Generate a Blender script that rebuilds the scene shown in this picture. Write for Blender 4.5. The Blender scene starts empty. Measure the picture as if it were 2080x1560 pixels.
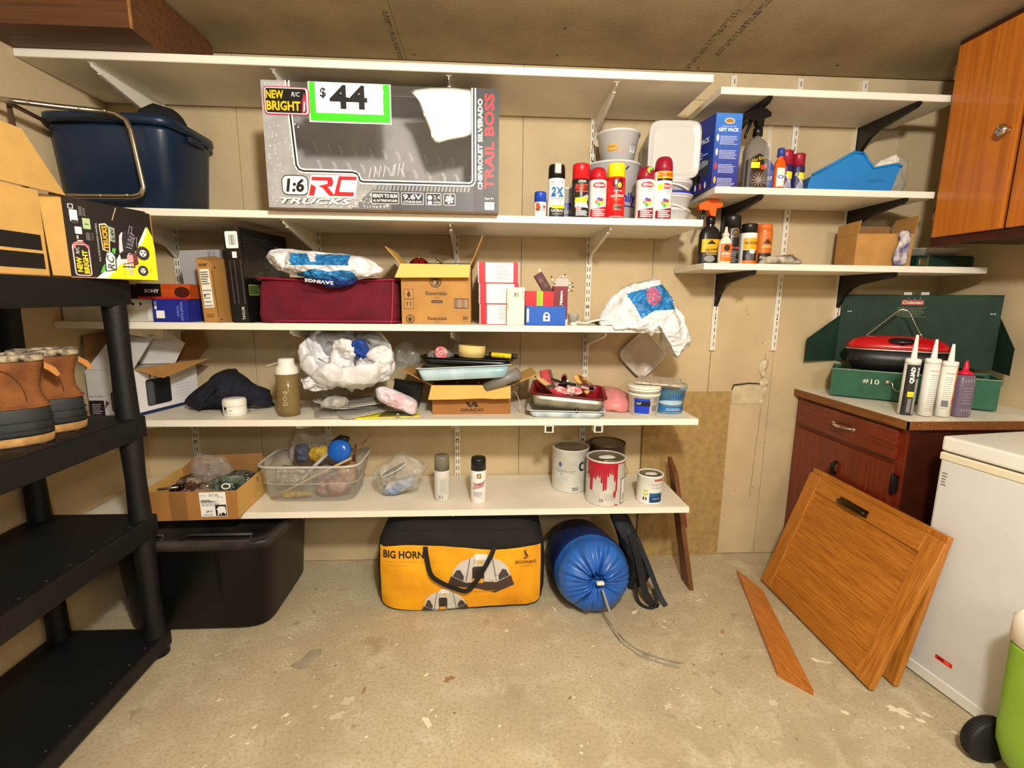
import bpy, bmesh, math, random
from mathutils import Vector, Matrix, Euler, noise
from math import sin, cos, pi, radians as R
random.seed(7)
S = bpy.context.scene; COL = S.collection
# ---------------------------------------------------------------- camera, world, lights, exposure
cam = bpy.data.cameras.new('camera'); co = bpy.data.objects.new('camera', cam); COL.objects.link(co)
cam.sensor_width = 36; cam.lens = 36*1000/2080; cam.clip_start = .02
p_, y_, r_ = .1720, .0580, .0113
fw = Vector((sin(y_)*cos(p_), cos(y_)*cos(p_), -sin(p_))); rt = Vector((cos(y_), -sin(y_), 0)); up = rt.cross(fw)
r2 = cos(r_)*rt + sin(r_)*up; u2 = -sin(r_)*rt + cos(r_)*up
mw = Matrix((r2, u2, -fw)).transposed().to_4x4(); mw.translation = (0, -2.315, 1.300)
co.matrix_world = mw; S.camera = co
w = bpy.data.worlds.new('world'); S.world = w; w.use_nodes = True
w.node_tree.nodes['Background'].inputs[0].default_value = (1, .97, .92, 1)
w.node_tree.nodes['Background'].inputs[1].default_value = .24
def lamp(name, loc, power, size, col=(1, .945, .855)):
    l = bpy.data.lights.new(name, 'POINT'); l.energy = power; l.shadow_soft_size = size; l.color = col
    o = bpy.data.objects.new(name, l); o.location = loc; COL.objects.link(o); return o
lamp('bulb_and_fill', (.25, -2.45, 2.12), 185, .08)  # the ceiling bulb above the camera
lamp('bulb_and_fill', (.9, -3.7, 2.1), 62, .12)  # weaker point light added further back as fill, no fixture known there
S.view_settings.view_transform = 'Standard'; S.view_settings.look = 'None'
S.view_settings.gamma = 1; S.view_settings.use_curve_mapping = False
S.view_settings.exposure = 0.0
S.cycles.max_bounces = 8; S.cycles.transparent_max_bounces = 16
# ---------------------------------------------------------------- materials
def lin(c):
    f = lambda v: (v/255/12.92) if v/255 <= .04045 else ((v/255+.055)/1.055)**2.4
    return (f(c[0]), f(c[1]), f(c[2]), 1)
MC = {}
def M(name, c, rough=.6, metal=0, var=0, vs=8, bump=0, bs=60, c2=None, alpha=1, trans=0, ior=1.45, coat=0, crum=0, cs=30):
    if name in MC: return MC[name]
    m = bpy.data.materials.new(name); m.use_nodes = True; MC[name] = m
    nt = m.node_tree; b = nt.nodes['Principled BSDF']; L = nt.links.new
    b.inputs['Base Color'].default_value = lin(c); b.inputs['Roughness'].default_value = rough; b.inputs['Metallic'].default_value = metal
    b.inputs['Alpha'].default_value = alpha; b.inputs['Transmission Weight'].default_value = trans; b.inputs['IOR'].default_value = ior
    b.inputs['Coat Weight'].default_value = coat
    tc = nt.nodes.new('ShaderNodeTexCoord')
    if var or c2:
        n = nt.nodes.new('ShaderNodeTexNoise'); n.inputs['Scale'].default_value = vs; n.inputs['Detail'].default_value = 6
        L(tc.outputs['Object'], n.inputs['Vector'])
        mx = nt.nodes.new('ShaderNodeMix'); mx.data_type = 'RGBA'
        mx.inputs[6].default_value = lin(c); mx.inputs[7].default_value = lin(c2 or tuple(v*(1-var) for v in c))
        rr = nt.nodes.new('ShaderNodeValToRGB'); rr.color_ramp.elements[0].position = .38; rr.color_ramp.elements[1].position = .66
        L(n.outputs['Fac'], rr.inputs[0]); L(rr.outputs[0], mx.inputs[0]); L(mx.outputs[2], b.inputs['Base Color'])
    if crum:
        nz = nt.nodes.new('ShaderNodeTexNoise'); nz.inputs['Scale'].default_value = cs*.5; nz.inputs['Detail'].default_value = 3
        L(tc.outputs['Object'], nz.inputs['Vector'])
        va = nt.nodes.new('ShaderNodeVectorMath'); va.operation = 'MULTIPLY_ADD'; va.inputs[1].default_value = (.06, .06, .06)
        L(nz.outputs['Color'], va.inputs[0]); L(tc.outputs['Object'], va.inputs[2])
        vo = nt.nodes.new('ShaderNodeTexVoronoi'); vo.feature = 'F1'; vo.inputs['Scale'].default_value = cs; L(va.outputs[0], vo.inputs['Vector'])
        bq = nt.nodes.new('ShaderNodeBump'); bq.inputs['Strength'].default_value = crum; bq.inputs['Distance'].default_value = .5/cs
        L(vo.outputs['Distance'], bq.inputs['Height']); L(bq.outputs[0], b.inputs['Normal'])
    if bump:
        n2 = nt.nodes.new('ShaderNodeTexNoise'); n2.inputs['Scale'].default_value = bs; n2.inputs['Detail'].default_value = 4
        L(tc.outputs['Object'], n2.inputs['Vector'])
        bp = nt.nodes.new('ShaderNodeBump'); bp.inputs['Strength'].default_value = bump; bp.inputs['Distance'].default_value = .004
        L(n2.outputs['Fac'], bp.inputs['Height']); L(bp.outputs[0], b.inputs['Normal'])
    return m
def WOOD(name, c, c2, axis='X', scale=14, rough=.45, dist=7, coat=.0):
    if name in MC: return MC[name]
    m = M(name, c, rough, coat=coat); nt = m.node_tree; b = nt.nodes['Principled BSDF']; L = nt.links.new
    tc = nt.nodes['Texture Coordinate']; out = None
    def layer(sc, st, det, p0, p1, ds):
        mp = nt.nodes.new('ShaderNodeMapping'); mp.inputs['Scale'].default_value = {'X': (st, 1, 1), 'Y': (1, st, 1), 'Z': (1, 1, st)}[axis]
        n = nt.nodes.new('ShaderNodeTexNoise'); n.inputs['Scale'].default_value = sc; n.inputs['Detail'].default_value = det; n.inputs['Distortion'].default_value = ds
        r = nt.nodes.new('ShaderNodeValToRGB'); r.color_ramp.elements[0].position = p0; r.color_ramp.elements[1].position = p1
        L(tc.outputs['Object'], mp.inputs[0]); L(mp.outputs[0], n.inputs['Vector']); L(n.outputs['Fac'], r.inputs[0]); return r.outputs[0]
    A = layer(scale*.5, .10, 4, .3, .7, dist*.25); B = layer(scale*14, .035, 3, .42, .66, .3)
    m1 = nt.nodes.new('ShaderNodeMix'); m1.data_type = 'RGBA'; m1.inputs[6].default_value = lin(c); m1.inputs[7].default_value = lin(tuple(.45*a+.55*d for a, d in zip(c, c2))); L(A, m1.inputs[0])
    m2 = nt.nodes.new('ShaderNodeMix'); m2.data_type = 'RGBA'; L(m1.outputs[2], m2.inputs[6]); m2.inputs[7].default_value = lin(c2); L(B, m2.inputs[0]); L(m2.outputs[2], b.inputs['Base Color'])
    return m
def INK(c):
    return M('ink_%02x%02x%02x' % tuple(int(v) for v in c), c, .45)
# ---------------------------------------------------------------- object helpers
def link(o, parent=None):
    COL.objects.link(o)
    if parent: o.parent = parent
    return o
LABELS = {}
def tag(o, label, cat, group=None):
    o['label'] = label; o['category'] = cat
    if group: o['group'] = group
    if label in LABELS and not group: print('DUPLABEL', label)
    LABELS[label] = 1
    return o
def thing(name, label, cat, loc=(0, 0, 0), rz=0, group=None, rot=None):
    o = bpy.data.objects.new(name, None); o.empty_display_size = .02
    o.location = loc; o.rotation_euler = rot if rot else (0, 0, rz); link(o)
    return tag(o, label, cat, group)
class MB:
    def __init__(s): s.bm = bmesh.new()
    def box(s, x0, x1, y0, y1, z0, z1, m=0, bev=0, T=None, seg=1):
        vs = [s.bm.verts.new((x, y, z)) for x in (x0, x1) for y in (y0, y1) for z in (z0, z1)]
        fs = [s.bm.faces.new([vs[i] for i in f]) for f in ((0, 1, 3, 2), (4, 6, 7, 5), (0, 4, 5, 1), (2, 3, 7, 6), (0, 2, 6, 4), (1, 5, 7, 3))]
        if bev:
            es = list({e for f in fs for e in f.edges})
            r = bmesh.ops.bevel(s.bm, geom=es, offset=bev, segments=seg, affect='EDGES', profile=.6)
            fs = list({f for v in r['verts'] if v.is_valid for f in v.link_faces} | {f for f in fs if f.is_valid})
        for f in fs: f.material_index = m
        if T: bmesh.ops.transform(s.bm, matrix=T, verts=list({v for f in fs for v in f.verts}))
        return s
    def hexa(s, pts, m=0):     # 8 points: bottom 4 ccw, top 4 ccw
        vs = [s.bm.verts.new(p) for p in pts]
        for f in ((3, 2, 1, 0), (4, 5, 6, 7), (0, 1, 5, 4), (1, 2, 6, 5), (2, 3, 7, 6), (3, 0, 4, 7)):
            s.bm.faces.new([vs[i] for i in f]).material_index = m
        return s
    def prism(s, pts, d, m=0):  # planar polygon pts (3d) extruded along vector d
        d = Vector(d); a = [s.bm.verts.new(p) for p in pts]; b = [s.bm.verts.new(Vector(p)+d) for p in pts]; n = len(pts)
        s.bm.faces.new(a[::-1]).material_index = m; s.bm.faces.new(b).material_index = m
        for i in range(n): s.bm.faces.new((a[i], a[(i+1) % n], b[(i+1) % n], b[i])).material_index = m
        return s
    def lathe(s, prof, n=24, c=(0, 0, 0), m=0, T=None, sx=1, sy=1):
        rings = []; allv = []
        for r, z in prof:
            if r < 1e-5: v = s.bm.verts.new((c[0], c[1], c[2]+z)); rings.append([v]); allv.append(v)
            else:
                q = [s.bm.verts.new((c[0]+sx*r*cos(2*pi*i/n), c[1]+sy*r*sin(2*pi*i/n), c[2]+z)) for i in range(n)]; rings.append(q); allv += q
        for a, b in zip(rings, rings[1:]):
            for i in range(n):
                j = (i+1) % n
                if len(a) == 1 and len(b) == 1: continue
                if len(a) == 1: f = s.bm.faces.new((a[0], b[j], b[i]))
                elif len(b) == 1: f = s.bm.faces.new((a[i], a[j], b[0]))
                else: f = s.bm.faces.new((a[i], a[j], b[j], b[i]))
                f.material_index = m; f.smooth = True
        if T: bmesh.ops.transform(s.bm, matrix=T, verts=allv)
        return s
    def tube(s, pts, r, n=8, m=0, closed=False, flat=1):
        pts = [Vector(p) for p in pts]; rings = []; up_ = Vector((0, 0, 1)); N = len(pts)
        prev = None
        for i, p in enumerate(pts):
            if closed: t = pts[(i+1) % N]-pts[i-1]
            else: t = pts[min(i+1, N-1)]-pts[max(i-1, 0)]
            t.normalize()
            a = (prev - t*prev.dot(t)) if prev else t.cross(up_ if abs(t.z) < .9 else Vector((1, 0, 0)))
            if a.length < 1e-6: a = t.cross(Vector((0, 1, 0)))
            a.normalize(); prev = a; b = t.cross(a)
            rr = r[i] if isinstance(r, (list, tuple)) else r
            rings.append([s.bm.verts.new(p + a*rr*cos(2*pi*k/n) + b*rr*flat*sin(2*pi*k/n)) for k in range(n)])
        for i in range(N if closed else N-1):
            A = rings[i]; B = rings[(i+1) % N]
            for k in range(n):
                f = s.bm.faces.new((A[k], A[(k+1) % n], B[(k+1) % n], B[k])); f.material_index = m; f.smooth = True
        if not closed:
            s.bm.faces.new(rings[0][::-1]).material_index = m; s.bm.faces.new(rings[-1]).material_index = m
        return s
    def loft(s, rings, m=0, mf=None, cap=True, smooth=True):  # rings: lists of equal-length closed loops
        V = [[s.bm.verts.new(p) for p in r] for r in rings]; n = len(V[0])
        for i in range(len(V)-1):
            for k in range(n):
                f = s.bm.faces.new((V[i][k], V[i][(k+1) % n], V[i+1][(k+1) % n], V[i+1][k])); f.smooth = smooth
                f.material_index = mf(f.calc_center_median()) if mf else m
        if cap:
            for q in (V[0][::-1], V[-1]):
                f = s.bm.faces.new(q); f.material_index = mf(f.calc_center_median()) if mf else m
        return s
    def build(s, name, mats, parent=None, loc=None, recalc=True, smooth=None):
        if recalc: bmesh.ops.recalc_face_normals(s.bm, faces=s.bm.faces)
        me = bpy.data.meshes.new(name); s.bm.to_mesh(me); s.bm.free()
        for m in (mats if isinstance(mats, (list, tuple)) else [mats]): me.materials.append(m)
        if smooth is not None:
            for p in me.polygons: p.use_smooth = smooth
        o = bpy.data.objects.new(name, me); link(o, parent)
        if loc: o.location = loc
        return o
def box(name, parent, mat, x0, x1, y0, y1, z0, z1, bev=.0, seg=1):
    return MB().box(x0, x1, y0, y1, z0, z1, bev=bev, seg=seg).build(name, mat, parent)
def struct(o): o['kind'] = 'structure'; return o
def sup(a, b, n, k, z, cx=0, cy=0, sq=None):   # superellipse ring
    out = []
    for i in range(k):
        t = 2*pi*i/k; c, s_ = cos(t), sin(t)
        out.append(Vector((cx+a*math.copysign(abs(c)**(2/n), c), cy+b*math.copysign(abs(s_)**(2/n), s_), z)))
    return out
def fb(p, f, seed=0, oct=3):
    return noise.fractal(Vector((p[0]*f+seed*7.3, p[1]*f+seed*3.1, p[2]*f-seed*5.7)), .9, 2.2, oct)
def ridge(p, f, seed=0):
    v = 0
    for k in range(4):
        q = Vector((p[0]*f*1.9**k+seed*5, p[1]*f*1.9**k-seed*3, p[2]*f*1.9**k+seed)); v += (1-abs(noise.noise(q))*2.6)/(1.7**k)
    return v
def puff(outline, T, nr=14, seed=0, amp=.006, f=14, plane='xz', back=.6, mf=None, sub=3, name='body', mats=None, parent=None, pw=.5, base=None):
    """crumpled cushion with real depth: star-shaped outline (x,z), bulging T to -y and T*back to +y"""
    P = [Vector((a, 0, b)) for a, b in outline]; Q = []
    n = len(P)
    for i in range(n):
        p0, p1, p2, p3 = P[i-1], P[i], P[(i+1) % n], P[(i+2) % n]
        for k in range(sub):
            t = k/sub; Q.append(.5*((2*p1)+(-p0+p2)*t+(2*p0-5*p1+4*p2-p3)*t*t+(-p0+3*p1-3*p2+p3)*t**3))
    c = sum(P, Vector())/n; m_ = MB(); bm = m_.bm
    def ring(s_, k):
        out = []
        for q in Q:
            p = c+(q-c)*k; d = s_*T*(1 if s_ < 0 else back)*max(0, 1-k*k)**pw
            e = amp*(ridge((p.x, d, p.z), f, seed)-1)*(1 if k < .999 else .5)
            dr = (q-c).normalized() if (q-c).length > 0 else Vector((1, 0, 0))
            v = Vector((p.x, d, p.z))+dr*e*.6*k+Vector((0, 1, 0))*s_*e
            if base is not None and v.z < base: v.z = base
            out.append(v)
        return out
    ks = [1-(1-i/nr)**1.0 for i in range(1, nr+1)]
    rings = [ring(-1, k) for k in ks]+[ring(1, k) for k in reversed(ks[:-1])]
    m_.loft(rings, mf=mf, cap=True)
    if plane == 'xy':
        bmesh.ops.transform(bm, matrix=Matrix.Rotation(-pi/2, 4, 'X'), verts=bm.verts)
    return m_.build(name, mats, parent)
# ---------------------------------------------------------------- flat print (labels, lettering)
TX = {}
def textmesh(t, bold=0, shear=0):
    k = (t, bold, shear)
    if k in TX: return TX[k]
    c = bpy.data.curves.new('t', 'FONT'); c.body = t; c.resolution_u = 2; c.offset = bold; c.shear = shear
    o = bpy.data.objects.new('t', c); me = o.to_mesh()
    v = [(q.co.x, q.co.y) for q in me.vertices]; f = [tuple(p.vertices) for p in me.polygons]
    o.to_mesh_clear(); bpy.data.objects.remove(o); bpy.data.curves.remove(c)
    if not v: v = [(0, 0)]; f = []
    xs = [a for a, _ in v]; ys = [b for _, b in v]
    TX[k] = (v, f, min(xs), max(xs), min(ys), max(ys)); return TX[k]
class Pr:
    def __init__(s): s.sh = []; s.n = 0
    def add(s, vs, fs, c): s.n += 1; s.sh.append((vs, fs, tuple(int(x) for x in c), s.n)); return s
    def poly(s, pts, c): return s.add(list(pts), [tuple(range(len(pts)))], c)
    def rect(s, a, b, c_, d, c, n=1):
        vs = []; fs = []
        for i in range(n+1): x = a+(c_-a)*i/n; vs += [(x, b), (x, d)]
        for i in range(n): fs.append((2*i, 2*i+2, 2*i+3, 2*i+1))
        return s.add(vs, fs, c)
    def rr(s, a, b, c_, d, r, c):
        pts = []
        for cx, cy, t0 in ((c_-r, d-r, 0), (a+r, d-r, 90), (a+r, b+r, 180), (c_-r, b+r, 270)):
            for k in range(4): t = R(t0+30*k); pts.append((cx+r*cos(t), cy+r*sin(t)))
        return s.poly(pts, c)
    def ell(s, x, y, rx, ry, c, n=18, rot=0):
        return s.poly([(x+rx*cos(2*pi*i/n)*cos(rot)-ry*sin(2*pi*i/n)*sin(rot), y+rx*cos(2*pi*i/n)*sin(rot)+ry*sin(2*pi*i/n)*cos(rot)) for i in range(n)], c)
    def line(s, x0, y0, x1, y1, w_, c):
        d = math.hypot(x1-x0, y1-y0) or 1; nx, ny = -(y1-y0)/d*w_/2, (x1-x0)/d*w_/2
        return s.poly([(x0-nx, y0-ny), (x1-nx, y1-ny), (x1+nx, y1+ny), (x0+nx, y0+ny)], c)
    def text(s, t, x, y, h, c, w=None, al='C', bold=.0, shear=0, rot=0):
        v, f, x0, x1, y0, y1 = textmesh(t, bold, shear); sy = h/max(y1-y0, 1e-6); sx = (w/max(x1-x0, 1e-6)) if w else sy
        W = (x1-x0)*sx; ox = {'C': -W/2, 'L': 0, 'R': -W}[al]; cr, sr = cos(rot), sin(rot); out = []
        for a, b in v:
            a = (a-x0)*sx+ox; b = (b-y0)*sy-h/2
            out.append((x+a*cr-b*sr, y+a*sr+b*cr))
        return s.add(out, f, c)
    def bars(s, a, b, c_, d, n, c, seed=1):
        rnd = random.Random(seed); W = (c_-a)/n
        for i in range(n):
            if rnd.random() < .75: s.rect(a+i*W, b, a+i*W+W*rnd.choice((.35, .6, .8)), d, c)
        return s
    def lines(s, a, b, c_, d, n, c, seed=1, fill=.5, ragged=.3):   # tiny illegible print
        rnd = random.Random(seed); H = (d-b)/n
        for i in range(n):
            e = c_-(c_-a)*rnd.random()*ragged; x = a
            while x < e:
                L_ = (c_-a)*(.05+.1*rnd.random()); s.rect(x, b+i*H, min(x+L_, e), b+i*H+H*fill, c); x += L_+(c_-a)*.02
        return s
    def put(s, parent, fn, name='printed_label', gap=.00018, base=.0004, dense=0):
        dense = dense or (.006 if getattr(fn, 'curved', 0) else 0); cols = []; vs = []; fs = []; mi = []; bb = []; lays = []
        for v, f, c, lay in s.sh:     # each shape one layer above the shapes it overlaps
            q = (min(a for a, _ in v), max(a for a, _ in v), min(b for _, b in v), max(b for _, b in v)); lay = 1
            for k, r in enumerate(bb):
                if lays[k] >= lay and q[0] < r[1] and r[0] < q[1] and q[2] < r[3] and r[2] < q[3]: lay = lays[k]+1
            bb.append(q); lays.append(lay)
            if c not in cols: cols.append(c)
            if dense:
                bm = bmesh.new(); bv = [bm.verts.new((a, b, 0)) for a, b in v]
                for q in f:
                    try: bm.faces.new([bv[i] for i in q])
                    except ValueError: pass
                for _ in range(5):
                    bmesh.ops.triangulate(bm, faces=bm.faces); ed = [e for e in bm.edges if e.calc_length() > dense]
                    if not ed: break
                    bmesh.ops.subdivide_edges(bm, edges=ed, cuts=1)
                bm.verts.index_update(); v = [(q.co.x, q.co.y) for q in bm.verts]; f = [[q.index for q in g.verts] for g in bm.faces]; bm.free()
            o = len(vs); vs += [fn(a, b, base+gap*(lay-1)) for a, b in v]
            for q in f: fs.append([o+i for i in q]); mi.append(cols.index(c))
        me = bpy.data.meshes.new(name); me.from_pydata(vs, [], fs)
        for c in cols: me.materials.append(INK(c))
        me.polygons.foreach_set('material_index', mi)
        return link(bpy.data.objects.new(name, me), parent)
def plane_fn(o, u, v):
    o, u, v = Vector(o), Vector(u).normalized(), Vector(v).normalized(); n = u.cross(v)
    return lambda a, b, h: o+u*a+v*b+n*h
def front(x0, y, z0): return plane_fn((x0, y, z0), (1, 0, 0), (0, 0, 1))     # faces -y
def cyl_fn(r, th=0, tap=0, cx=0, cy=0):
    def f(a, b, h):
        rr = r+tap*b+h; t = a/r+th
        return Vector((cx+rr*sin(t), cy-rr*cos(t), b))
    f.curved = 1; return f
# ---------------------------------------------------------------- the room
WALL = M('painted_wallboard', (208, 187, 148), .85, var=.09, vs=3, bump=.35, bs=55)
WALLB = M('wall_gap', (120, 104, 78), .9)
CEIL = M('ceiling_board', (176, 160, 128), .9, var=.12, vs=4, bump=.2, bs=90)
def concrete():
    m = M('concrete', (190, 178, 150), .75, bump=.25, bs=25); nt = m.node_tree; b = nt.nodes['Principled BSDF']; L = nt.links.new; N = nt.nodes.new
    tc = nt.nodes['Texture Coordinate']; cur = None
    def layer(scale, p0, p1, c, kind='N', detail=8, dist=0, prev=None, off=0):
        mp = N('ShaderNodeMapping'); mp.inputs['Location'].default_value = (off, off*.7, 0); L(tc.outputs['Object'], mp.inputs[0])
        t = N('ShaderNodeTexNoise'); t.inputs['Scale'].default_value = scale; t.inputs['Detail'].default_value = detail; t.inputs['Distortion'].default_value = dist
        L(mp.outputs[0], t.inputs['Vector']); rr = N('ShaderNodeValToRGB'); rr.color_ramp.elements[0].position = p0; rr.color_ramp.elements[1].position = p1
        L(t.outputs['Fac'], rr.inputs[0]); mx = N('ShaderNodeMix'); mx.data_type = 'RGBA'
        if prev is None: mx.inputs[6].default_value = lin((192, 180, 150))
        else: L(prev, mx.inputs[6])
        mx.inputs[7].default_value = lin(c); L(rr.outputs[0], mx.inputs[0]); return mx.outputs[2]
    a = layer(2.2, .4, .7, (168, 154, 126))
    a = layer(9, .5, .75, (206, 197, 172), prev=a, off=3, dist=.6)
    a = layer(11, .66, .80, (136, 120, 94), prev=a, off=9, dist=1.2)
    a = layer(46, .71, .76, (104, 92, 76), prev=a, off=5)
    a = layer(90, .45, .8, (160, 148, 122), prev=a, off=2)
    a = layer(5, .66, .8, (150, 112, 76), prev=a, off=14, dist=1)
    a = layer(15, .70, .73, (232, 226, 206), prev=a, off=21, detail=6, dist=1.5)
    a = layer(60, .73, .745, (240, 236, 220), prev=a, off=31, detail=2)
    L(a, b.inputs['Base Color']); return m
fl = struct(box('floor', None, concrete(), -1.9, 2.6, -4.6, .12, -.12, 0))
wb = struct(box('wall_back', None, WALLB, -1.9, 2.6, .010, .12, 0, 2.32))
xs = [-1.60, -1.05, .171, .786, 1.096, 1.411, 2.22]
for a, b in zip(xs, xs[1:]):
    box('panel', wb, WALL, a+.001, b-.001, 0, .0098, .004, 2.29, bev=.0006)
wl = struct(box('wall_left', None, WALL, -1.70, -1.573, -4.6, .01, 0, 2.32))
wr = struct(box('wall_right', None, WALL, 2.20, 2.32, -4.6, .01, 0, 2.32))
cl = struct(box('ceiling', None, WALLB, -1.9, 2.6, -4.6, .12, 2.302, 2.42))
for a, b in ((-1.575, -.329), (-.329, .900), (.900, 2.2)):
    box('panel', cl, CEIL, a+.0008, b-.0008, -4.6, .0, 2.2925, 2.302)
# mill print along the ceiling seams, nail heads
def seamprint(x, y0, y1, seed, wd=.020):
    p = Pr(); rnd = random.Random(seed); y = y0
    while y < y1:
        l = .012+.03*rnd.random()
        for k in range(2):
            for q in range(4):
                if rnd.random() < .8: p.rect(x+k*wd*.55, y+q*l/4, x+k*wd*.55+wd*.42, y+q*l/4+l/4*rnd.choice((.4, .7)), (62, 56, 48))
        y += l+.006
    p.put(cl, lambda a, b, h: Vector((a, b, 2.2925-h)), 'printed_marks')
seamprint(-.362, -.36, -.02, 3); seamprint(.866, -.46, -.02, 5, .024); seamprint(.94, -.62, -.16, 6, .024)
for i, (x, y) in enumerate(((-.345, -.46), (-.31, -.46), (-.29, -.05), (.30, -.09), (.925, -.03), (.30, -.30), (1.5, -.10))):
    MB().lathe([(0, -.001), (.0055, -.001), (.006, .0)], 10, (x, y, 2.2922)).build('nail_head', M('nail', (70, 62, 52), .7), cl)
# damage in the wall: cut patch and torn paper
PAP = M('torn_paper', (222, 208, 176), .9, var=.2, vs=40, bump=.6, bs=80)
MB().prism([(1.218, 0, .80), (1.36, 0, .80), (1.385, 0, .868), (1.362, 0, .892), (1.30, 0, .896), (1.225, 0, .886), (1.218, 0, .87)], (0, -.004, 0)).build('wall_patch', M('patch', (208, 192, 156), .9, var=.1, vs=20), wb)
MB().prism([(1.213, 0, .868), (1.222, 0, .897), (1.30, 0, .906), (1.362, 0, .903), (1.362, 0, .897), (1.30, 0, .899), (1.226, 0, .89), (1.218, 0, .868)], (0, -.0022, 0)).build('cut_edge', M('cut_dark', (58, 46, 34), .95), wb)
for i, (x, z, w_, h) in enumerate(((1.365, .975, .05, .09), (1.378, .90, .055, .055), (1.383, .862, .028, .05), (1.372, .80, .02, .05))):
    o = puff([(-w_/2, h*.2), (-w_*.1, h/2), (w_/2, h*.4), (w_*.3, -h*.1), (w_*.05, -h/2), (-w_*.35, -h*.2)], .007, nr=6, seed=i, amp=.003, f=40, name='torn_paper', mats=PAP, parent=wb)
    o.location = (x, -.001, z)
p = Pr(); rnd = random.Random(4)
for x0, z0, x1, z1 in ((1.095, .70, 1.095, 1.05), (1.365, .92, 1.37, 1.05), (1.36, .30, 1.372, .77)):
    for k in range(14):
        t = k/14; p.line(x0+(x1-x0)*t+rnd.uniform(-.002, .002), z0+(z1-z0)*t, x0+(x1-x0)*(t+.08)+rnd.uniform(-.002, .002), z0+(z1-z0)*(t+.08), .0016, (110, 84, 54))
for k in range(16):
    x, z = rnd.uniform(1.1, 1.5), rnd.uniform(.2, 1.3); p.ell(x, z, .003, .004, (150, 128, 92), 8)
p.put(wb, front(0, -.0001, 0), 'scuff_marks')
MB().box(.90, 1.42, -.006, -.0005, 2.175, 2.205).build('batten', WALL, wb)
# hardboard sheet against the wall
t = thing('hardboard_sheet', 'tan hardboard sheet standing against the wall, right of the low shelves', 'board', (1.0, -.003, 0))
box('sheet', t, M('hardboard', (176, 146, 92), .8, var=.12, vs=30, bump=.1), -.217, .212, -.005, 0, .0, .862, bev=.001)
box('edge_strip', t, M('hardboard_edge', (120, 94, 58), .8), -.222, -.217, -.006, 0, 0, .862)
# dried paint splashes and stains on the floor
p = Pr(); rnd = random.Random(11)
def blot(x, y, r, c, el=1, a=0):
    pts = []
    for k in range(14): t_ = 2*pi*k/14; q = r*(1+.45*rnd.uniform(-1, 1)); u_, v_ = q*el*cos(t_), q*sin(t_); pts.append((x+u_*cos(a)-v_*sin(a), y+u_*sin(a)+v_*cos(a)))
    p.poly(pts, c)
CR = (232, 224, 196)
for x, y, r, el, a in ((-.176, -.975, .010, 2.2, -1.1), (-.150, -.955, .004, 1, 0), (-.165, -.93, .004, 1.5, .4), (-.62, -.93, .006, 1.8, .8), (-.60, -.96, .004, 2, .9), (-.70, -.97, .005, 2, .8), (-.75, -1.0, .005, 1.6, .6), (-.86, -.86, .004, 2.5, .7), (.09, -.56, .007, 1, 0), (.18, -.47, .004, 1, 0), (.42, -.66, .004, 1.4, 0), (1.34, -1.0, .016, 1.8, -.7), (1.38, -1.04, .007, 1.6, -.6), (1.42, -1.02, .006, 2.4, -.7), (1.45, -1.09, .005, 2.6, -.7), (1.30, -1.06, .005, 1.5, .3), (1.16, -1.0, .007, 2, -.5), (-.20, -.78, .007, 1.3, .3), (.60, -.25, .004, 1, 0), (.72, -.26, .004, 1, 0), (-.35, -1.02, .004, 1, 0), (.05, -1.0, .004, 1, 0), (-.33, -.62, .004, 1.5, .3), (-.5, -.86, .004, 1.5, .3), (.30, -.9, .004, 1, 0)): blot(x, y, r, CR, el, a)
for x, y, r in ((-.44, -.88, .016), (-.46, -.94, .014), (-.54, -.9, .008), (.95, -.95, .012), (.6, -.95, .010)): blot(x, y, r, (206, 198, 174), 1.3, .5)
for x, y, r, el, a in ((-.12, -.80, .012, 1.6, .3), (.72, -.60, .004, 1, 0), (.78, -.53, .005, 1.3, 1), (.95, -.6, .006, 2.4, .9), (-.40, -.84, .004, 4, 1.4)): blot(x, y, r, (158, 124, 88), el, a)
for k in range(60): blot(rnd.uniform(-1.1, 1.5), rnd.uniform(-1.15, -.1), rnd.uniform(.0012, .003), rnd.choice(((96, 84, 66), (70, 60, 48), CR)), rnd.uniform(1, 3), rnd.uniform(0, 3))
p.put(fl, lambda a, b, h: Vector((a, b, h)), 'paint_splashes', gap=.00003, base=.0003)
# ---------------------------------------------------------------- shelf standards and brackets
WHT = M('white_enamel', (232, 226, 212), .4, var=.04, vs=10)
SLOT = M('slot_dark', (52, 44, 34), .9); BLK = M('black_bracket', (20, 19, 19), .38)
LT = [-1.346, -.737, -.127, .482]; RT = [1.096, 1.3993, 1.698]
def standard(x, z0, z1, dbl, label, w_=.026):
    t = thing('shelf_standard', label, 'shelf standard', (x, 0, z0)); H = z1-z0
    m = MB().box(-w_/2, w_/2, -.003, 0, 0, H); m.box(-w_/2, -w_/2+.003, -.012, -.003, 0, H).box(w_/2-.003, w_/2, -.012, -.003, 0, H); m.box(-w_/2, w_/2, -.0135, -.0115, 0, H)
    m.build('rail', WHT, t); s = MB(); z = .02
    while z < H-.03:
        for c in ((-.0055, .0055) if dbl else (.003,)): s.box(c-.0016, c+.0016, -.0139, -.0130, z, z+.020)
        z += .034
    s.build('slots', SLOT, t)['kind'] = 'stuff'
    for q in (.12, .5, .88): MB().lathe([(.004, .0), (.003, .0015), (0, .002)], 10, T=Matrix.Translation((0 if dbl else .003, -.0135, H*q+.006)) @ Matrix.Rotation(pi/2, 4, 'X')).build('screw', SLOT, t)
nm = ['first', 'second', 'third', 'fourth']
for i, x in enumerate(LT): standard(x, .42, 2.10, 1, 'white twin-slot wall rail behind the long left shelves, %s from the left wall' % nm[i])
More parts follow.
